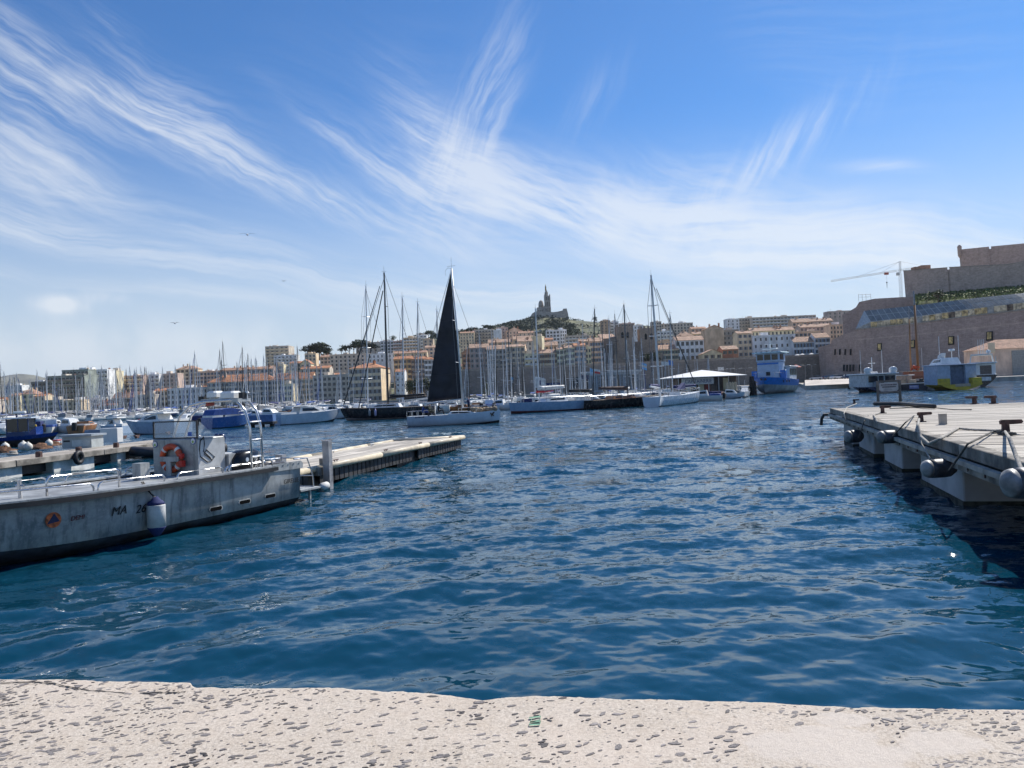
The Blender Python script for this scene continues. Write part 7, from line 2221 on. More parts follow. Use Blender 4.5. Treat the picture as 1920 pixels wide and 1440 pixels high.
def flag(px, py, D, w, h, mats, label, pole=True, vert=False, mark=None):
    p = P(px, py, D)
    t = thing('flag', label, 'flag', (p.x, p.y, p.z - 9), 0)
    if pole:
        b = MB(); b.tube([(0, 0, -3), (0, 0, 9.2)], .06, 6); b.build('pole', M_ALU, t)
    n = len(mats)
    for i, m_ in enumerate(mats):
        b = MB(); b.smooth = True
        vs = []
        for k in range(9):
            x = w * k / 8
            y = .12 * w * math.sin(k * .9) * (k / 8); dz = -.25 * h * (k / 8) ** 1.4
            z0, z1 = (9 - h * (i + 1) / n, 9 - h * i / n) if not vert else (9 - h, 9)
            if vert: x = w * i / n + w / n * k / 8; 
            vs += [(x, y, z0 + dz), (x, y, z1 + dz), (x, y + .02, z0 + dz), (x, y + .02, z1 + dz)]
        b.add(vs, [(4 * k, 4 * k + 4, 4 * k + 5, 4 * k + 1) for k in range(8)] + [(4 * k + 3, 4 * k + 7, 4 * k + 6, 4 * k + 2) for k in range(8)])
        b.build('cloth', m_, t)
    if mark:
        b = MB(); b.prismy([(w * .3, 9 - h * .75), (w * .62, 9 - h * .8), (w * .7, 9 - h * .4), (w * .45, 9 - h * .35)], -.06, -.04); b.build('mark', mark, t)
    return t
sky_b = mat('flag_sky', (.2, .5, .8), .8); cl_w = M_WHITEC; dk_b = M_DBLUE
flag(1003, 706, 118, 1.6, 1.7, [cl_w], 'white pennant with a dark blue mark left of the grey mast', False, mark=dk_b)
flag(1203, 680, 260, 1.7, 2.2, [sky_b, cl_w, sky_b], 'sky blue and white city flag left of the tallest mast')
flag(1240, 678, 262, 2.6, 1.2, [cl_w], 'off white flag right of the tallest mast'); flag(1253, 675, 264, 1.6, 1.7, [mat('flag_blue', (.05, .2, .55), .8)], 'plain blue flag right of the off white one')
flag(957, 706, 250, 1.0, 1.8, [sky_b, cl_w], 'small sky blue and white flag by the blue grey yacht'); flag(1106, 690, 250, 1.2, 2.2, [sky_b, mat('flag_pale', (.45, .62, .75), .8)], 'pale blue hanging flag left of the red and white one')
flag(1114, 692, 252, 1.9, 1.4, [cl_w, M_RED], 'white over red flag beside the black mast')
def darkyacht():
    F, L, c = frame_between((1096, 768), (1246, 759))
    t = thing('dark_classic_yacht', 'long dark hulled yacht with overhanging bow in front of the masts', 'sailboat', c, F.ang)
    rows = put_hull(t, L, 3.6, 1.25, [glossy('dark_brown_hull', (.03, .024, .024)), M_ANTI], M_DECK, trans=.7, sheer=.3, rake=2.0, T=.2, levels=((0, 0), (.12, .7), (.2, .86), (.7, .96), (1, 1)), stripe=.12)
    m0, m1 = F.lp(1112, 760, 0), F.lp(1115, 580, 0)
    rig(t, F.lp(1178, 757, 0).x, 1.3, F.lp(1172, 571, 0).z - 1.3, .13, mat('grey_dark_mast', (.12, .13, .14), .4, .4), boom=5.5, bz=1.3, spread=2, L=L, B=3.4, wire=.026, cover=mat('brown_cover', (.1, .07, .06), .9))
    cabin(t, -3.2, 1.6, 2.1, 1.28, .5, M_WOOD, 'deckhouse', .85, True, .7)
    b = MB(); b.bev(2.2, 3.6, -.6, .6, 1.45, 1.75, .08); b.build('white_dinghy_cover', M_WHITEC, t)
    rails(t, rows, .6, every=2)
darkyacht()
def whiteyacht():
    F, L, c = frame_between((1222, 763), (1313, 753))
    t = thing('white_yacht', 'white yacht whose tall grey mast rises right of the abbey', 'sailboat', c, F.ang)
    L2 = L
    rows = put_hull(t, L2, 3.4, 1.35, [M_GELB, M_ANTI], M_GEL, trans=.8, sheer=.3, rake=1.2, T=.2, levels=((0, 0), (.12, .7), (.22, .87), (.7, .96), (1, 1)), stripe=.12)
    m0, m1 = F.lp(1238, 752, 0), F.lp(1220.5, 516, 0)
    rig(t, m0.x, 1.4, m1.z - 1.4, .19, M_ALU, boom=4.2, bz=1.3, spread=3, L=L2, B=3.3, dn=m0.x - m1.x, wire=.032, cover=M_DBLUE, furl=M_CARB)
    cabin(t, -1.4, 2.6, 2.0, 1.38, .5, M_GEL, 'coachroof', .8, True, .9)
    b = MB(); b.prismy([(.2, 2.3), (3.1, 2.3), (3.0, 3.3), (2.7, 3.25)], -.3, .3); b.build('blue_sail_cover', M_DBLUE, t)
    rails(t, rows, .6, every=2)
whiteyacht()
def yacht2(a, b2, top, mb_, label, hm, mastm, H=1.2, B=3.3, cover=None, boomL=4, r=.1, spread=2):
    F, L, c = frame_between(a, b2)
    t = thing('moored_yacht', label, 'sailboat', c, F.ang)
    rows = put_hull(t, L, B, H, [hm, M_ANTI], M_GEL, trans=.78, sheer=.2, rake=.9, T=.2, levels=((0, 0), (.12, .7), (.22, .87), (.7, .96), (1, 1)), stripe=.12)
    m0, m1 = F.lp(*mb_, 0), F.lp(*top, 0)
    rig(t, m0.x, H, m1.z - H, r, mastm, boom=boomL, bz=1.2, spread=spread, L=L, B=B, dn=m0.x - m1.x, wire=.024, cover=cover)
    cabin(t, -L * .2, L * .22, B * .6, H + .02, .45, M_GEL, 'coachroof', .8, True, .8)
    rails(t, rows, .6, every=3)
yacht2((672, 782), (760, 781), (686, 536), (690, 772), 'grey masted white yacht just left of the black mast', M_GEL, M_ALU, r=.12, spread=3, cover=M_GREYC)
yacht2((815, 775), (738, 778), (754, 557), (758, 770), 'white yacht whose mast stands right of the black mast', M_GEL, M_ALU, cover=M_BLACKP, r=.12)
yacht2((845, 773), (772, 776), (783, 567), (785, 768), 'white yacht whose mast stands midway between the black mast and sail', M_GEL, M_ALU, cover=M_GREYC, r=.12)
yacht2((880, 771), (810, 774), (819, 581), (822, 766), 'white yacht whose mast top shows just left of the black sail', M_GEL, M_ALU, cover=M_NAVY, r=.11)
yacht2((1070, 764), (1150, 761), (1115, 579), (1112, 757), 'yacht with a bent black mast behind the dark classic yacht', M_NAVY, M_CARB, r=.11, cover=M_BLACKP)
yacht2((1290, 756), (1205, 760), (1256, 588), (1262, 752), 'white yacht whose mast stands right of the tallest mast', M_GEL, M_ALU, r=.11, cover=M_DBLUE)

# ------------------------------------------------------------------ the forest of masts: boats of a few kinds, copied one by one
def proto(kind):
    t = obj('moored_sailboat', None)
    hm = [M_GEL, M_GEL, M_GELB, M_NAVY, M_GEL][kind]; cv = [M_BLUE, M_GREYC, M_DBLUE, M_WHITEC, M_BLACKP][kind]
    L, B, H = 9.5, 3.0, 1.05
    put_hull(t, L, B, H, [hm, M_ANTI], M_GEL, n=10, trans=.75, sheer=.2, rake=1.0, levels=((0, 0), (.28, .8), (.7, .95), (1, 1)), stripe=.28)
    cabin(t, -1.6, 2.2, 1.8, H, .45, M_GEL, 'coachroof', .8, True, .8)
    rig(t, .9, H, 13.0, .115, [M_ALU, M_ALU, M_ALU, M_ALU, M_CARB][kind], boom=3.6, bz=1.1, spread=2, L=L, B=B, cover=cv, wire=.016, furl=[M_WHITEC, None, M_BLUE, None, M_WHITEC][kind])
    b = MB(); b.box(-4.4, -2.2, -1.1, 1.1, H, H + [.3, .9, .3, .8, .3][kind]); b.build('spray_hood' if kind in (1, 3) else 'cockpit', cv if kind in (1, 3) else M_GEL, t)
    return t
PROTO = [proto(k) for k in range(5)]
PKIDS = [[o for o in COL.objects if o.parent == p] for p in PROTO]
def put_boat(k, x, y, rz, s, hs, label, group):
    p = PROTO[k]
    c = obj('moored_sailboat', None, None, (x, y, 0), (random.uniform(-.025, .025), random.uniform(-.02, .02), rz), (s, s, s))
    tag(c, label, 'sailboat', group)
    for ch in PKIDS[k]:
        d = ch.copy(); COL.objects.link(d); d.parent = c
        if ch.name.split('.')[0] in ('mast', 'spreader', 'rigging', 'furled_jib', 'masthead_gear'):
            d.scale = (1, 1, hs)
            d.location.z = 1.05 * (1 - hs)
    return c
random.seed(33)
def hor(px): return HOR + (960 - px) * math.tan(ROLL)
GL = 'sailboats in the crowded mast forest on the left'; GM = 'sailboats moored behind the black sail and yachts'; GR = 'sailboats in the mast forest right of the black sail'
def mastboat(px, yt, h, label, group, k=None):
    D = (h * 1.0 + 1.05 - 3) * FPX / (hor(px) - yt)
    p = P(px, yt, D)
    s = random.uniform(.85, 1.15)
    hs = (p.z - 1.05 * s) / (13.0 * s)
    put_boat(random.randrange(5) if k is None else k, p.x - .9 * s * 0, D, random.choice([R(90), R(-90)]) + random.gauss(0, .16) + R(-12), s, hs, label, group)
tall = [(4, 690, 14, 'sailboat at the left edge with the shorter of the two edge masts'), (7, 681, 17, 'sailboat at the left edge with the taller leaning mast'), (38, 706, 14, 'sailboat whose mast stands under the far blue hills'), (196, 687, 16, 'sailboat with thick mast against the cream slab'), (217, 686, 16, 'sailboat whose mast stands right of the cream slab'),
        (240, 686, 16, 'sailboat whose mast crosses the brown balcony block'), (260, 688, 16, 'sailboat whose mast crosses the white balcony block'), (309, 689, 15, 'sailboat whose mast crosses the brown crowded rooftop block'), (327, 686, 15, 'sailboat whose mast touches the pale rounded rooftop'), (352, 683, 15, 'sailboat whose mast ends above the pale rounded rooftop'),
        (366, 661, 16, 'sailboat with a thin light mast high above the left skyline'), (415, 657, 17, 'sailboat with dark mast just left of the tallest left mast'), (424, 641, 18, 'sailboat with the tallest mast of the left forest'), (456, 652, 17, 'sailboat with mast high above the big orange roof'), (468, 664, 16, 'sailboat with shorter dark mast above the big orange roof'),
        (501, 672, 17, 'sailboat with light mast in front of the grey tower block'), (561, 650, 18, 'sailboat with pale mast left of the dark pine clump pair'), (574, 650, 18, 'sailboat with pale mast in front of the dark pine clump'), (519, 676, 16, 'sailboat with thin mast left of the lit gable'),
        (895, 618, 18, 'sailboat with pale mast right of the black sail by the ridge trees'), (918, 622, 18, 'sailboat with pale mast before the grey balcony block'), (951, 616, 18, 'sailboat with dark mast before the large pinkish gabled house'), (1030, 640, 17, 'sailboat with mast before the ochre tenement'), (940, 640, 17, 'sailboat with mast before the blue grey tenement'),
        (968, 630, 17, 'sailboat with dark leaning mast before the tall beige tenement'), (1092, 607, 18, 'sailboat with pale mast left of the bent black mast'), (1128, 605, 18, 'sailboat with pale mast before the brown ridge tower'), (1138, 597, 18, 'sailboat with pale mast between the abbey and the brown ridge tower'), (1153, 588, 19, 'sailboat with pale mast in front of the left abbey tower'), (1189, 632, 17, 'sailboat with pale mast between the abbey towers'), (1204, 634, 17, 'sailboat with short pale mast before the right abbey tower')]
for px, yt, h, lab in tall: mastboat(px, yt, h, lab, GL if px < 640 else GR, 4 if 'dark' in lab else None)
def nudge(px): return px
n = 0
while n < 175:
    px = random.uniform(-30, 640)
    yt = hor(px) - random.uniform(34, 78) - (10 if 390 < px < 560 else 0)
    mastboat(px, yt, random.uniform(11.5, 15.5), 'sailboat with a mast lower than the roofs in the crowded left forest', GL); n += 1
n = 0
while n < 16:
    px = random.uniform(640, 860); mastboat(px, hor(px) - random.uniform(38, 80), random.uniform(12, 15), 'sailboat with a low mast behind the black yacht and the sloop', GM); n += 1
n = 0
while n < 60:
    px = random.uniform(862, 1330); mastboat(px, hor(px) - random.uniform(40, 100) * (1 if px < 1220 else .7), random.uniform(12, 15.5), 'sailboat with a lower mast in the forest right of the sail', GR); n += 1
for p_, ks in zip(PROTO, PKIDS):
    for o in ks: bpy.data.objects.remove(o)
    bpy.data.objects.remove(p_)

# small motorboats filling the berths
def small_proto(kind):
    t = obj('small_motorboat', None)
    put_hull(t, 6.0, 2.3, .8, [[M_GEL, M_WOOD, M_GEL, M_GELB][kind], M_ANTI], M_GEL, n=10, trans=.85, sheer=.3, rake=.9, flare=.2, levels=((0, 0), (.28, .8), (.7, .95), (1, 1)), stripe=.28)
    cabin(t, -.9, 1.6, 1.6, .82, [.9, .5, .7, 1.0][kind], [M_GEL, M_WOOD, M_GEL, M_GEL][kind], 'cuddy', .8, True, .8)
    b = MB(); b.bev(-2.7, -1.0, -.95, .95, .8, [1.1, 1.0, 1.6, 1.2][kind], .06); b.build('cockpit_cover', [M_BLUE, M_GREYC, M_DBLUE, M_WHITEC][kind], t)
    b = MB(); b.bev(-3.4, -2.95, -.25, .25, .3, 1.25, .08); b.build('outboard', M_BLACKP, t)
    return t
SP = [small_proto(k) for k in range(4)]; SK = [[o for o in COL.objects if o.parent == p] for p in SP]
GS = 'small motorboats filling the berths below the masts'
slots = [(10, 815, 0), (40, 815, 1), (70, 814, 2), (100, 812, 0), (132, 811, 3), (160, 810, 1), (350, 797, 0), (372, 800, 2), (480, 786, 3), (505, 785, 0), (555, 781, 1), (585, 782, 2), (612, 778, 0), (840, 770, 1), (868, 772, 1), (892, 771, 1), (915, 770, 0), (938, 769, 3), (1046, 764, 0), (1062, 763, 2), (1080, 763, 1), (1130, 759, 0), (1150, 758, 3), (1168, 757, 0), (1190, 756, 1), (1318, 752, 0), (1332, 750, 2), (1350, 749, 1), (1368, 747, 3), (650, 776, 0), (672, 775, 3), (715, 775, 2), (744, 774, 0), (770, 773, 1), (1010, 765, 2), (985, 766, 0)]
for i, (px, py, k) in enumerate(slots):
    p = W(px, py)
    lab = 'small motorboat at the left end of the berths' if px < 170 else 'small motorboat between the launch and the white motor yacht' if px < 620 else 'small motorboat behind the black yacht and the sloop' if px < 830 else 'small motorboat moored right of the racing sloop' if px < 1000 else 'small motorboat among the yachts below the abbey' if px < 1200 else 'small motorboat in front of the harbour office'
    c = tag(obj('small_motorboat', None, None, (p.x, p.y, 0), (0, 0, random.choice([R(-80), R(100), R(-20), R(170)]) + random.gauss(0, .2)), (random.uniform(.9, 1.15),) * 3), lab, 'motorboat', GS)
    for ch in SK[k]:
        d = ch.copy(); COL.objects.link(d); d.parent = c
for p_, ks in zip(SP, SK):
    for o in ks: bpy.data.objects.remove(o)
    bpy.data.objects.remove(p_)
# ------------------------------------------------------------------ harbour office
def office():
    D = 205.0
    c = P(1325, 745, D)
    t = thing('harbour_office', 'harbour office pavilion with a wide white pyramid roof and CAPITAINERIE sign', 'building', (c.x, D, .9))
    L = lambda px, py: P(px, py, D) - Vector((c.x, D, .9))
    x0, x1 = L(1268, 730).x, L(1388, 730).x
    ze = L(1325, 706).z
    dep = 13.0
    wd = mat('office_wood', (.2, .13, .09), .7, var=.25, scale=.6); tint = mat('office_glass', (.12, .1, .08), .15, var=.2, scale=.4)
    b = MB(); b.box(x0 - 1, x1 + 1, -2, dep + 1, -1.2, 0.0); b.build('floating_base', mat('base_concrete', (.3, .29, .28), .9), t)
    b = MB(); b.box(x0 + 1, x1 - .6, 1.2, dep - 1, .004, ze - .1); b.build('core', wd, t)
    # rooms: lit cream blinds, dark doors
    n = 9
    for i in range(n):
        a = x0 + 1.1 + (x1 - x0 - 1.9) * i / n; e = x0 + 1.1 + (x1 - x0 - 1.9) * (i + .9) / n
        b = MB(); b.box(a, e, 1.1, 1.19, .3 if i not in (4, 5) else .05, ze - (1.7 if i < 5 else .5)); b.build('window_bay', [tint, wallmat('cream'), tint, wallmat('cream'), mat('office_door', (.3, .05, .04), .5), tint, tint, wallmat('cream'), tint][i], t)
    for i in range(7):
        x = x0 + .6 + (x1 - x0 - 1) * i / 6
        b = MB(); b.box(x - .09, x + .09, -.4, -.22, .004, ze); b.build('post', M_GEL, t)
    # sign board
    sx0, sx1 = L(1277, 718).x, L(1337, 712).x
    sw = sx1 - sx0
    b = MB(); b.box(sx0, sx1, -.62, -.5, ze - 2.0, ze - .25); sb = b.build('sign_board', M_GEL, t)
    me = text_mesh('CAPITAINERIE', 1.4, mat('sign_blue', (.01, .03, .2), .5), .02)
    o = obj('lettering', me, sb, (sx0 + sw * .1, -.64, ze - 1.6), (R(90), 0, 0)); o.scale = (1, 1, 1)
    w_ = max(v.co.x for v in me.vertices); o.scale = (sw * .84 / w_, 1, 1)
    # roof
    r = MB(); ex0, ex1, ey0, ey1 = L(1250, 706).x, L(1394, 702).x, -3.2, dep + 2
    ap = Vector((L(1325, 692).x, dep * .4, L(1325, 692.5).z))
    e = [(ex0, ey0, ze), (ex1, ey0, ze), (ex1, ey1, ze), (ex0, ey1, ze)]
    r.add(e + [tuple(ap)] + [(p[0], p[1], ze - .14) for p in e], [(0, 1, 4), (1, 2, 4), (2, 3, 4), (3, 0, 4), (5, 6, 1, 0), (6, 7, 2, 1), (7, 8, 3, 2), (8, 5, 0, 3), (8, 7, 6, 5)])
    r.build('roof', mat('white_roofing', (.74, .73, .7), .6, var=.04), t)
    # sand coloured bundles beside the door
    for i in range(4):
        b = MB(); x = L(1362 + i * 5, 735).x; b.lathe([(.45, .004), (.5, .6), (.35, 1.9 + .3 * (i % 2)), (.1, 2.3)], 8, (x, -1.2, 0)); b.build('furled_parasol', wallmat('sand'), t)
office()

# ------------------------------------------------------------------ blue and white ferry
def ferry():
    c = W(1470, 737); D = c.y
    ang = R(-90 - 32)      # bow to us, swung left
    L, B, H = 15.5, 6.6, 2.3
    t = thing('ferry', 'blue and white harbour ferry with square wheelhouse lying bow on', 'ferry', (c.x, c.y + 7.0, 0), ang); t.scale = (1.34, 1.34, 1.34)
    lo = mat('ferry_grey', (.34, .37, .38), .5, var=.2, scale=.6, dirt=.5, dirtcol=(.2, .22, .2))
    rows = put_hull(t, L, B, H, [M_WAVEB, lo], mat('ferry_deck', (.3, .32, .34), .8), trans=.9, full=.55, sheer=.25, rake=1.6, T=.3, flare=.35, levels=((0, 0), (.14, .7), (.3, .84), (.58, .93), (.8, .97), (1, 1)), stripe=.58)
    wl = MB()
    b = MB(); b.bev(-1.0, 3.6, -1.9, 1.9, H, H + 3.4, .1); wh = b.build('wheelhouse_tower', mat('ferry_pale_blue', (.42, .52, .66), .5, var=.06), t)
    b = MB(); b.box(3.605, 3.66, -1.85, 1.85, H + 2.9, H + 3.2); b.build('blue_band', M_WAVEB, t)
    b = MB(); b.bev(-1.2, 3.7, -2.0, 2.0, H + 3.41, H + 4.9, .08); b.build('wheelhouse', mat('ferry_pale_blue', (.42, .52, .66), .5), t)
    for y0, y1 in ((-1.8, -.75), (-.55, .55), (.75, 1.8)):
        b = MB(); b.box(3.702, 3.74, y0, y1, H + 3.7, H + 4.7); b.build('wheelhouse_window', M_TINT, t)
    for s in (-1, 1):
        b = MB(); y0, y1 = sorted((s * 2.002, s * 2.03)); b.box(.3, 3.0, y0, y1, H + 3.7, H + 4.7); b.build('wheelhouse_side_window', M_TINT, t)
    b = MB(); b.bev(-1.8, 4.3, -2.6, 2.6, H + 4.91, H + 5.15, .08); b.build('wheelhouse_roof', mat('ferry_roof', (.5, .66, .7), .5), t)
    b = MB(); b.box(3.602, 3.64, -.35, .35, H + .9, H + 1.6); b.build('front_port', M_BLACKP, t)
    b = MB(); b.bev(-6.8, -1.02, -2.7, 2.7, H, H + 2.4, .06); b.build('saloon', M_GELB, t)
    for s in (-1, 1):
        for i in range(4):
            y0, y1 = sorted((s * 2.702, s * 2.74)); b = MB(); b.box(-6.5 + i * 1.4, -5.4 + i * 1.4, y0, y1, H + .9, H + 2.1); b.build('saloon_window', mat('green_glass', (.08, .12, .1), .15), t)
    b = MB(); b.bev(-7.2, -.5, -3.0, 3.0, H + 2.41, H + 2.6, .05); b.build('saloon_roof', M_GEL, t)
    b = MB(); b.prismy([(-7.4, H), (-5.8, H), (-6.2, H + 2.9), (-7.2, H + 2.9)], -3.1, -2.0); b.build('stern_panel', M_GEL, t)
    b = MB(); b.tube([(1.2, 0, H + 5.15), (1.2, 0, H + 8.0)], .13, 6, r2=.07); b.tube([(1.2, -1.0, H + 6.6), (1.2, 1.0, H + 6.6)], .05, 5); b.bev(.7, 1.7, -1.3, 1.3, H + 5.7, H + 5.85, .04); b.build('mast', M_GEL, t)
    for s in (-1, 1):
        for i in range(3):
            b = MB(); x = 4.0 - i * 1.1; y = s * float(np.interp(x, [r[-1][0] for r in rows], [r[-1][1] for r in rows])) * .985
            b.torus(.2, .05, 10, 6, (x, y, H * .92), 'Y'); b.build('porthole', M_BLACKP, t)
    b = MB(); q = rows[-1][-1]; b.box(q[0] - .9, q[0] - .3, -.5, .5, H + .1, H + .5); b.build('bow_fairlead', M_BLACKP, t)
    rails(t, rows, .9, every=3, s0=8)
    b = MB(); b.bev(2.3, 3.4, -3.0, -2.0, H, H + 1.8, .05); b.bev(2.3, 3.4, 2.0, 3.0, H, H + 1.8, .05); b.build('side_wings', M_WAVEB, t)
ferry()
# dark mooring dolphin with tyres between launch and ferry
c = W(1412, 741); t_ = thing('mooring_dolphin', 'dark cluster of mooring piles left of the blue ferry', 'piles', (c.x, c.y, 0))
for i, (dx, dy) in enumerate(((-.55, 0), (.1, .4), (.6, -.1), (0, -.4), (.3, .8))):
    b = MB(); b.tube([(dx, dy, -1), (dx * .7, dy * .7, 4.2 - .5 * (i % 3))], .36, 8, r2=.3); b.build('pile', mat('tarred_pile', (.025, .023, .025), .8), t_)
for z in (1.0, 1.9, 2.8):
    b = MB(); b.torus(.85, .14, 16, 6, (0.1, 0, z), 'Z'); b.build('tyre_band', M_BLACKP, t_)
t_, F_, L_ = motoryacht((1398, 738), (1396, 746), 'white open motorboat lying between the harbour office and the ferry', .9, M_GEL, B=2.4, name='open_motorboat')

# ------------------------------------------------------------------ boats below the fort
def patrol():
    c = W(1650, 735); D = c.y
    t = thing('white_catamaran', 'white glazed catamaran with two roof drums seen stern on below the fort', 'boat', (c.x, c.y + 4, 0), R(95))
    wt = M_GEL; S = c.y / FPX; w = 62 * S
    rows = put_hull(t, 9.5, w, 1.0, [M_NAVY, M_BLACKP], wt, trans=1.0, sheer=.2, T=.2, stripe=.45)
    b = MB(); b.bev(-4.2, 2.5, -w * .47, w * .47, 1.02, 3.4, .15); b.build('cabin', mat('cat_grey', (.5, .52, .53), .4), t)
    for i, (a, e, m_) in enumerate(((-.42, -.1, M_TINT), (-.06, .1, M_TINT), (.13, .42, M_TINT))):
        b = MB(); b.box(-4.25, -4.203, a * w, e * w, 1.4 if i == 1 else 1.9, 3.1); b.build('aft_window', m_, t)
    b = MB(); b.bev(-4.8, 3.0, -w * .5, w * .5, 3.41, 3.62, .06); b.build('roof', wt, t)
    for s in (-1, 1):
        b = MB(); b.smooth = True; b.lathe([(.05, -.5), (.62, -.45), (.7, 0), (.62, .45), (.05, .5)], 14, (-3.9, s * w * .4, 4.1), 'X'); b.build('roof_drum', wt, t)
    b = MB(); b.tube([(-1, 0, 3.62), (-1, 0, 6.8)], .09, 6); b.tube([(-1, -.7, 5.6), (-1, .7, 5.6)], .05, 5); b.build('mast', wt, t)
    for y in (-2.4, 2.0):
        b = MB(); b.tube([(-.5, y, 3.62), (-.5, y, 8.2)], .04, 5); b.build('aerial', wt, t)
    b = MB(); b.bev(-4.9, -4.3, .6, 1.9, 1.02, 2.0, .1); b.build('engine_box', M_GREYC, t)
    b = MB(); b.bev(-4.9, -4.3, -2.6, -1.0, 1.02, 1.9, .1); b.build('white_gear', M_WHITEC, t)
    b = MB(); b.bev(-2.0, -.6, -.6, .8, 3.63, 3.95, .1); b.build('life_raft', M_WHITEC, t)
patrol()
def barge():
    a, e = W(1686, 733), W(1757, 731)
    c = (a + e) / 2; L = (e - a).length
    t = thing('dark_barge', 'dark flat barge heaped with gear and a blue name plate', 'barge', (c.x, c.y + 2, 0), math.atan2(e.y - a.y, e.x - a.x))
    dk = glossy('barge_navy', (.02, .028, .05), .5)
    b = MB(); b.prismy([(-L / 2, 0.05), (L / 2, 0.05), (L / 2 + .1, 1.35), (-L / 2 - .3, 1.2)], -1.8, 1.8); b.build('hull', dk, t)
    b = MB(); b.prismy([(-L / 2 - .32, 1.21), (L / 2 + .12, 1.36), (L / 2 + .12, 1.52), (-L / 2 - .32, 1.37)], -1.9, 1.9); b.build('bulwark', M_GEL, t)
    b = MB(); b.box(.2, 1.9, -1.85, -1.802, .35, 1.05); p = b.build('name_plate', mat('plate_blue', (.18, .22, .5), .5), t)
    b = MB()
    for i in range(6): b.box(.35 + i * .24, .5 + i * .24, -1.87, -1.852, .72, .9)
    b.box(.3, 1.8, -1.87, -1.852, .55, .58); o = b.build('plate_marks', M_GEL, p); o['kind'] = 'stuff'
    rr = random.Random(5)
    for i in range(14):
        x = rr.uniform(-L / 2 + .5, L / 2 - .6); w = rr.uniform(.3, .8); h = rr.uniform(.3, .9)
        b = MB(); b.M = Matrix.Translation((x, rr.uniform(-1, 1), 1.4)) @ Matrix.Rotation(rr.uniform(0, 3), 4, 'Z') @ Matrix.Rotation(rr.uniform(-.2, .2), 4, 'X'); b.bev(-w, w, -w * .5, w * .5, 0, h, .04); b.build('gear_bundle', rr.choice([M_GREYC, M_BLACKP, M_WHITEC, M_YEL, M_GREYC, M_DECK]), t)
    b = MB(); b.bev(-L / 2 + .1, -L / 2 + 3.0, -1.2, 1.2, 1.4, 2.9, .08); b.build('deck_cabin', mat('cabin_buff', (.4, .3, .25), .7), t)
    b = MB(); b.bev(-L / 2 - .2, -L / 2 + 3.4, -1.5, 1.5, 2.91, 3.05, .04); b.build('cabin_roof', M_WHITEC, t)
barge()
def woodship():
    D = 240
    c = P(1715, 722, D)
    t = thing('two_masted_ship', 'wooden two masted ship with thick orange brown masts before the fort', 'sailboat', (c.x, D, 0), R(12))
    rows = put_hull(t, 17, 4.6, 2.0, [mat('ship_wood', (.2, .07, .035), .6, var=.2), M_ANTI], M_DECK, trans=.7, sheer=.3, T=.2, rake=1.5)
    wd = mat('orange_mast', (.42, .2, .075), .5, var=.2, scale=.5, stretch=(1, 1, .1))
    for px0, py0, px1, py1, r in ((1722, 700, 1713, 546, .42), (1708, 700, 1704, 577, .3)):
        a = P(px0, py0, D) - Vector((c.x, D, 0)); e = P(px1, py1, D) - Vector((c.x, D, 0))
        a2 = Vector((a.x, 0, 2.0)); e = Vector((e.x, 0, e.z))
        ro = Matrix.Rotation(R(-12), 4, 'Z')
        a2, e = ro @ a2, ro @ e
        b = MB(); b.smooth = True; b.tube([a2, a2.lerp(e, .84)], r, 10, r2=r * .72); m_ = b.build('mast', wd, t)
        b = MB(); b.tube([a2.lerp(e, .82), e], r * .7, 8, r2=r * .6); b.build('topmast', M_GREYC, m_)
        b = MB()
        for dx in (-4.5, 4.5): b.tube([(a2.x + dx, 1.8 if dx > 0 else -1.8, 2.2), a2.lerp(e, .8)], .035, 4)
        b.build('shrouds', M_WIRE, m_)
    b = MB(); b.bev(-3, 4, -1.4, 1.4, 2.0, 4.0, .1); b.build('deckhouse', mat('deckhouse_red', (.3, .1, .05), .6), t)
    b = MB(); b.bev(-3.6, 4.6, -1.8, 1.8, 4.01, 4.2, .05); b.build('deckhouse_roof', mat('roof_buff', (.45, .34, .26), .7), t)
    b = MB(); b.smooth = True
    rr = random.Random(6)
    for i in range(9): b.lathe([(.05, -.35), (.38, -.2), (.42, .1), (.2, .35), (.04, .4)], 8, (rr.uniform(-1, 2), rr.uniform(-1, 0), 4.5 + i * .14))
    o = b.build('orange_floats', M_ORANGE, t); o['kind'] = 'stuff'
    b = MB(); b.tube([P(1732, 700, D) - Vector((c.x, D, 0)), P(1730, 652, D) - Vector((c.x, D, 0))], .06, 5); b.build('flagpole', M_GEL, t)
woodship()
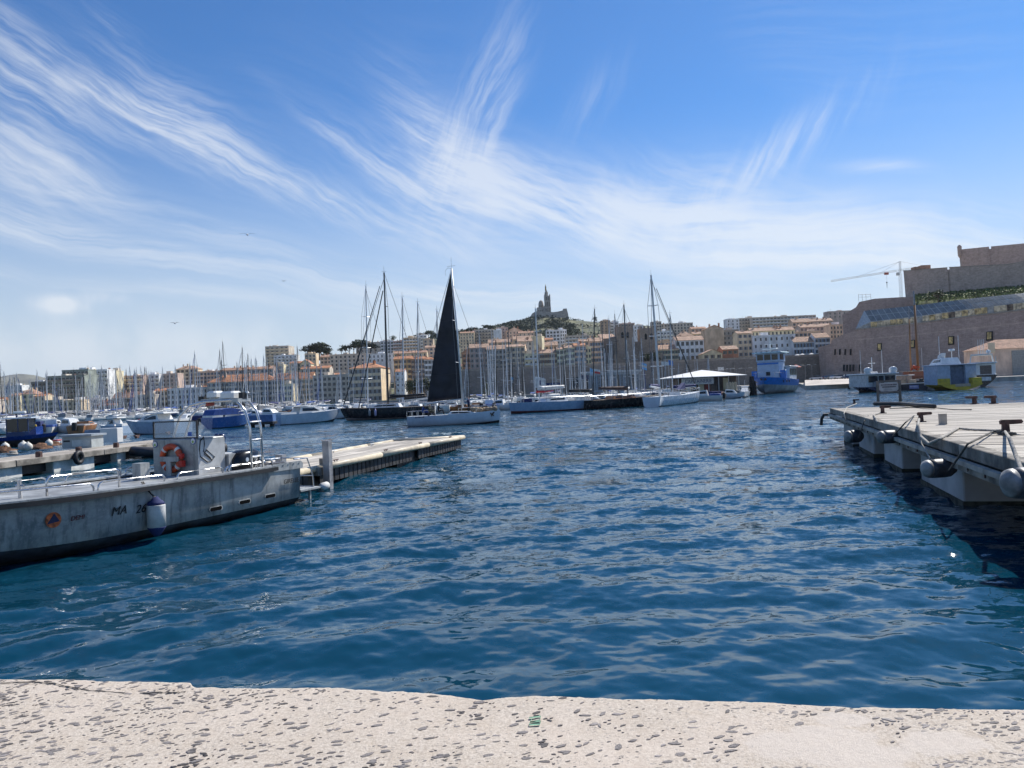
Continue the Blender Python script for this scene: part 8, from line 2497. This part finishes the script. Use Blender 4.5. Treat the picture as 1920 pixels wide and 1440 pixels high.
def trawler():
    c = W(1803, 731); D = c.y; S = D / FPX
    t = thing('yellow_trawler', 'yellow and blue grey stern trawler with square deckhouse seen from behind', 'boat', (c.x, c.y + 4.6, 0), R(86))
    w = 76 * S
    put_hull(t, 11, w, .95, [M_YEL, M_BLACKP], mat('trawl_deck', (.3, .3, .3), .8), trans=1.0, sheer=.5, T=.2, rake=1.0, stripe=.3)
    gb = mat('trawl_blue_grey', (.36, .43, .54), .5, var=.08)
    ww = w * .46
    for a, e in ((-ww, -w * .2), (w * .16, ww)):
        b = MB(); b.bev(-4.0, 1.5, a, e, .97, 4.4, .05); b.build('deckhouse_side', gb, t)
    b = MB(); b.bev(-3.4, 1.5, -w * .2 + .01, w * .16 - .01, .97, 4.35, .04); b.build('roller_door', mat('door_slate', (.13, .16, .22), .6), t)
    b = MB(); b.bev(-4.3, 2.0, -ww - .1, ww + .1, 4.41, 4.6, .05); b.build('deckhouse_roof', gb, t)
    for s in (-1, 1):
        b = MB(); y0, y1 = sorted((s * w * .26, s * w * .49)); b.bev(-5.3, -4.1, y0, y1, .97, 2.1, .04); b.build('gear_locker', M_YEL, t)
    cabin(t, -2.0, 3.2, w * .5, 4.61, 1.2, M_GEL, 'wheelhouse', .75, True, 1.0)
    b = MB(); b.lathe([(.5, 0), (.55, .25), (.4, .4)], 12, (-.5, -.9, 7.0)); b.tube([(-.5, -.9, 5.6), (-.5, -.9, 7.0)], .07, 5); b.build('radar', M_GEL, t)
    b = MB(); b.prismy([(-.8, 5.8), (.4, 5.8), (.2, 6.3), (-1.1, 6.7)], .4, 1.2); b.build('horn_housing', M_GEL, t)
    for y in (-2.4, 1.0):
        b = MB(); b.tube([(0, y, 4.6), (0, y, 9.8)], .045, 5); b.build('aerial', M_GEL, t)
    b = MB(); b.box(-5.52, -5.3, -w * .2, w * .16, .6, 1.1); b.build('stern_ramp', M_DECK, t)
trawler()
def bigyacht():
    c = W(1870, 724); D = c.y; S = D / FPX
    t = thing('black_white_yacht', 'black hulled motor yacht with white upperworks at the right below the fort', 'motorboat', (c.x, c.y + 5, 0), R(60))
    put_hull(t, 15, 5.2, 2.3, [M_BLACK, M_ANTI], M_GEL, trans=.95, sheer=.25, T=.2, rake=1.8, flare=.3, stripe=.15)
    b = MB(); b.bev(-6.2, 3.0, -2.3, 2.3, 2.32, 4.7, .12); b.build('saloon', M_GEL, t)
    b = MB(); b.box(-6.25, -6.203, -1.6, .4, 2.5, 4.3); b.build('saloon_door', mat('saloon_brown', (.12, .09, .08), .3), t)
    for s in (-1, 1):
        b = MB(); y0, y1 = sorted((s * 2.302, s * 2.34)); b.box(-4.6, 2.2, y0, y1, 3.4, 4.3); b.build('saloon_window', M_TINT, t)
    b = MB(); b.bev(-7.0, 3.6, -2.6, 2.6, 4.71, 4.95, .08); b.build('upper_deck', M_GEL, t)
    for x in (-5.6, -2.2):
        b = MB(); b.tube([(x, -2.0, 4.95), (x - .3, -1.8, 6.4), (x - .3, 1.8, 6.4), (x, 2.0, 4.95)], .1, 6); b.build('arch', M_GEL, t)
    b = MB(); b.bev(-6.2, -1.8, -1.9, 1.9, 6.45, 6.62, .05); b.build('hardtop', M_GEL, t)
    b = MB(); b.smooth = True; b.lathe([(.05, -.4), (.4, -.3), (.45, 0), (.3, .3), (.03, .42)], 12, (-5.4, -1.2, 7.05)); b.build('satellite_dome', M_GEL, t)
    for y in (-.5, -.2, .1, .5):
        b = MB(); b.tube([(-4, y, 6.62), (-4.2, y, 9.6)], .05, 5); b.build('aerial', M_GEL, t)
    b = MB(); b.prismy([(-6.8, 4.95), (-5.6, 4.95), (-6.9, 6.0), (-7.3, 6.0)], -2.4, -2.3); b.build('deck_wing', M_GEL, t)
    b = MB(); b.bev(-7.75, -7.5, -1.4, 1.0, 1.2, 2.0, .1); b.build('white_tender', M_WHITEC, t)
bigyacht()
c = W(1608, 731); t_ = thing('slipway_dinghy', 'small dark dinghy with outboard drawn up beside the white catamaran', 'dinghy', (c.x, c.y + 1.0, .0), R(20))
put_hull(t_, 3.6, 1.5, .5, [M_GEL, M_BLACKP], M_GREYC, n=8, levels=((0, 0), (.4, .8), (1, 1)), stripe=.4); b = MB(); b.bev(-2.2, -1.75, -.25, .25, .3, 1.1, .08); b.build('outboard', M_BLACKP, t_)

# ------------------------------------------------------------------ cars on the fort quay
def carproto():
    L, Wd, = 4.2, 1.75
    b = MB(); b.smooth = False
    lo = [(-2.1, .3), (2.1, .3), (2.12, .62), (1.95, .78), (1.0, .92), (-1.95, .98), (-2.1, .7)]
    b.prismy(lo, -Wd / 2, Wd / 2); body = b.mesh('body', mat('car_white', (.7, .7, .69), .25))
    b = MB(); up = [(.98, .921), (.35, 1.38), (-1.2, 1.42), (-1.9, .985)]
    b.add([(x, -Wd / 2 * (.97 if z < 1.1 else .8), z) for x, z in up] + [(x, Wd / 2 * (.97 if z < 1.1 else .8), z) for x, z in up], [(0, 1, 2, 3), (7, 6, 5, 4), (0, 4, 5, 1), (2, 6, 7, 3)]); gl = b.mesh('glasshouse', M_TINT)
    b = MB(); b.add([(.36, -.7, 1.385), (-1.2, -.7, 1.425), (-1.2, .7, 1.425), (.36, .7, 1.385), (.3, -.66, 1.43), (-1.15, -.66, 1.47), (-1.15, .66, 1.47), (.3, .66, 1.43)], [(4, 7, 6, 5), (0, 4, 5, 1), (1, 5, 6, 2), (2, 6, 7, 3), (3, 7, 4, 0)]); rf = b.mesh('roof', mat('car_white', (.7, .7, .69), .25))
    b = MB(); b.lathe([(.31, -.1), (.31, .1)], 14, (0, 0, 0), 'Y'); wh = b.mesh('wheel', M_BLACKP)
    b = MB(); b.box(2.06, 2.13, -.75, -.4, .6, .74); hl = b.mesh('headlight', M_GEL)
    b = MB(); b.box(2.06, 2.13, .4, .75, .6, .74); hl2 = b.mesh('headlight', M_GEL)
    return body, gl, rf, wh, hl, hl2
CB = carproto()
def ramp_z(D): return 1.262 + 1.4 * sstep(224, 258, D)
rb = MB(); rb.smooth = True
RY = [218, 222, 228, 234, 240, 246, 252, 258, 300, 360, 425]
vs_ = []
for D_ in RY:
    for px_ in (1509, 1530, 1560, 1600, 1640, 1668):
        q_ = P(px_, 715, D_); vs_.append((q_.x, D_, ramp_z(D_) if D_ > 218 else 1.254))
rb.add(vs_, [(i * 6 + j, i * 6 + j + 1, (i + 1) * 6 + j + 1, (i + 1) * 6 + j) for i in range(len(RY) - 1) for j in range(5)])
struct(rb.build('parking_ramp', mat('ramp_paving', (.5, .44, .38), .85, var=.12, scale=.3, space='World', dirt=.3, dirtcol=(.3, .26, .23))))
paints = {'white': M_GEL, 'red': glossy('car_maroon', (.16, .02, .025)), 'blue': glossy('car_blue', (.03, .06, .13)), 'dark': glossy('car_dark', (.03, .032, .036)), 'grey': glossy('car_grey', (.22, .23, .24)), 'silver': glossy('car_silver', (.5, .5, .5))}
for px, D, col, lab, rz in ((1540, 330, 'dark', 'dark car parked farthest left by the fort', 30), (1546, 290, 'red', 'maroon car parked left of the white one', 35), (1556, 280, 'grey', 'grey car parked between the maroon and white cars', 25), (1568, 262, 'white', 'bright white car parked before the fort wall', 20), (1587, 258, 'blue', 'dark blue car parked right of the white car', 80), (1606, 256, 'blue', 'second dark blue car parked nearest the boats', 85),
                                (1530, 262, 'silver', 'silver car nearest the blue ferry', 160), (1549, 360, 'white', 'white car parked farthest along the fort quay', 10), (1577, 300, 'dark', 'dark car half hidden behind the white car', 15)):
    p = P(px, 712, D)
    t = thing('parked_car', lab, 'car', (p.x, D, ramp_z(D)), R(rz), 'cars parked below the fort')
    body = obj('body', CB[0].copy(), t); body.data.materials[0] = paints[col]
    obj('glasshouse', CB[1], t); r_ = obj('roof', CB[2].copy(), t); r_.data.materials[0] = paints[col]
    for x in (-1.3, 1.35):
        for y in (-.8, .8): obj('wheel', CB[3], t, (x, y, .31))
    obj('headlight', CB[4], t); obj('headlight', CB[5], t)

# ------------------------------------------------------------------ things on the far quay
def pavilion():
    D = 398
    c = P(1150, 738, D)
    t = thing('quay_pavilion', 'long pale blue glazed pavilion on the quay below the abbey', 'building', (c.x, D, 1.25))
    x0, x1 = P(1098, 738, D).x - c.x, P(1200, 738, D).x - c.x
    h = P(1150, 695, D).z - 1.25
    b = MB(); b.box(x0, x1, 0, 8, 0, h * .92); b.build('wall', mat('pav_blue', (.4, .45, .5), .5, var=.1), t)
    n = 14
    for i in range(n):
        a = x0 + (x1 - x0) * (i + .12) / n; e = x0 + (x1 - x0) * (i + .88) / n
        b = MB(); b.box(a, e, -.06, -.004, .6, h * .8); b.build('glass_bay', mat('pav_glass', (.16, .2, .23), .2, var=.2) if i % 4 else M_TINT, t)
    b = MB(); b.box(x0 - 1.2, x1 + 1.2, -1.6, 9, h * .92 + .004, h); b.build('roof', M_WHITEC, t)
pavilion()
def board(px0, px1, y0, y1, D, m, label, txt=None, tcol=None, name='banner', post=True):
    a, e = P(px0, y1, D), P(px1, y0, D)
    t = thing(name, label, 'sign', ((a.x + e.x) / 2, D, 1.25))
    w = (e.x - a.x) / 2; z0, z1 = a.z - 1.25, e.z - 1.25
    b = MB(); b.box(-w, w, -.06, .06, z0, z1); p = b.build('panel', m, t)
    for s in (-1, 1):
        b = MB(); b.tube([(s * w * .8, .12, 0), (s * w * .8, .12, z1)], .07, 5); b.build('post', M_METAL, t)
    if txt:
        me = text_mesh(txt, (z1 - z0) * .8, tcol or M_GEL, .02, spacing=1.25); wm = max(v.co.x for v in me.vertices)
        o = obj('lettering', me, p, (-w * .35, -.09, z0 + (z1 - z0) * .2), (R(90), 0, 0)); o.scale = (w * 1.15 / wm, 1, 1)
board(1019, 1052, 717, 726, 300, M_DBLUE, 'long navy banner with white capitals behind the blue grey yacht', 'CNTL')
board(1073, 1084, 707, 727, 290, M_BLACKP, 'upright black board with a pale emblem beside the navy banner', '+', M_GEL, 'display_board')
board(1088, 1104, 703, 712, 292, M_NAVY, 'small navy sign board right of the black board', None, None, 'sign_board')
b_ = board(1346, 1357, 688, 695, 405, M_WHITEC, 'small white notice above the harbour office roof', None, None, 'sign_board')
# street lamps
def lampposts():
    proto_ = []
    b = MB(); b.tube([(0, 0, 0), (0, 0, 9.0)], .09, 6, r2=.06); pole = b.mesh('pole', M_METAL)
    b = MB(); b.tube([(0, 0, 8.6), (.6, 0, 9.1), (1.9, 0, 9.3)], .05, 5); arm = b.mesh('arm', M_METAL)
    b = MB(); b.bev(1.6, 2.5, -.14, .14, 9.22, 9.4, .04); head = b.mesh('lamp_head', M_GEL)
    for i, (px, py, D) in enumerate(((1338, 745, 418), (1365, 744, 418), (1372, 743, 412), (1383, 743, 418), (1418, 741, 416), (1440, 740, 416), (1400, 741, 415), (1512, 735, 400), (1524, 733, 398), (1296, 746, 418), (1478, 737, 415))):
        p = P(px, py, D)
        t = thing('street_lamp', 'double armed street lamp in front of the retaining wall', 'lamp', (p.x, D, 1.25), random.uniform(-.3, .3), 'street lamps along the retaining wall')
        obj('pole', pole, t)
        for r_ in (0, math.pi):
            obj('arm', arm, t, rot=(0, 0, r_)); obj('lamp_head', head, t, rot=(0, 0, r_))
lampposts()
# red chequered parasol and white parasols by the ferry
for px, py, D, r_, m_, lab in ((1492, 684, 330, 2.6, mat('checked_canvas', (.42, .12, .1), .8, var=.6, scale=3), 'red patterned parasol behind the blue ferry'), (1495, 664, 428, 1.6, M_WHITEC, 'white parasol at the left of the terrace on the wall'), (1504, 663, 428, 1.6, M_WHITEC, 'white parasol in the middle of the terrace on the wall'), (1521, 662, 428, 1.6, M_WHITEC, 'white parasol at the right of the terrace on the wall')):
    p = P(px, py, D); zb = 1.25 if D < 400 else 15.7
    t = thing('parasol', lab, 'parasol', (p.x, D, zb)); h = p.z - zb
    b = MB(); b.tube([(0, 0, 0), (0, 0, h)], .06, 6); b.build('pole', M_METAL, t); b = MB(); b.lathe([(r_, h - r_ * .4), (r_ * .5, h - r_ * .18), (.04, h + .1)], 8); b.build('canopy', m_, t)
# gulls
def gull(px, py, D, span, bank, label):
    p = P(px, py, D)
    t = thing('gull', label, 'bird', p, R(30), None, rot=(R(bank), 0, R(20)))
    gm = mat('gull_grey', (.2, .2, .21), .8)
    b = MB(); b.smooth = True; b.lathe([(.01, -.3), (.07, -.12), (.08, .05), (.05, .2), (.02, .28)], 8, (0, 0, 0), 'Y'); b.build('body', mat('gull_white', (.6, .6, .6), .8), t)
    for s in (-1, 1):
        h = span / 2
        b = MB(); b.add([(0, .1, .02), (s * h * .45, .16, .2 * h), (s * h, -.05, .12 * h), (s * h * .45, -.04, .2 * h), (0, -.1, .02)], [(0, 1, 3, 4), (1, 2, 3)])
        o = b.build('wing', gm, t); md = o.modifiers.new('t', 'SOLIDIFY'); md.thickness = .015
gull(464, 440, 62, 1.15, 12, 'gull gliding with spread wings in the left sky'); gull(328, 606, 75, .85, 0, 'lower gull flapping above the left rooftops'); gull(532, 527, 160, .9, -10, 'tiny distant gull left of the tall masts')
# ------------------------------------------------------------------ thin sea haze
def haze():
    b = MB(); b.box(-9000, 6000, -60, 12000, -6, 620)
    m = bpy.data.materials.new('haze'); m.use_nodes = True
    nt = m.node_tree; nt.nodes.clear()
    v = nt.nodes.new('ShaderNodeVolumePrincipled'); v.inputs['Color'].default_value = (.8, .88, 1, 1); v.inputs['Density'].default_value = 0.00003; v.inputs['Anisotropy'].default_value = .3
    o = nt.nodes.new('ShaderNodeOutputMaterial'); nt.links.new(v.outputs[0], o.inputs['Volume'])
    h = b.build('haze', m); h['kind'] = 'stuff'
haze()
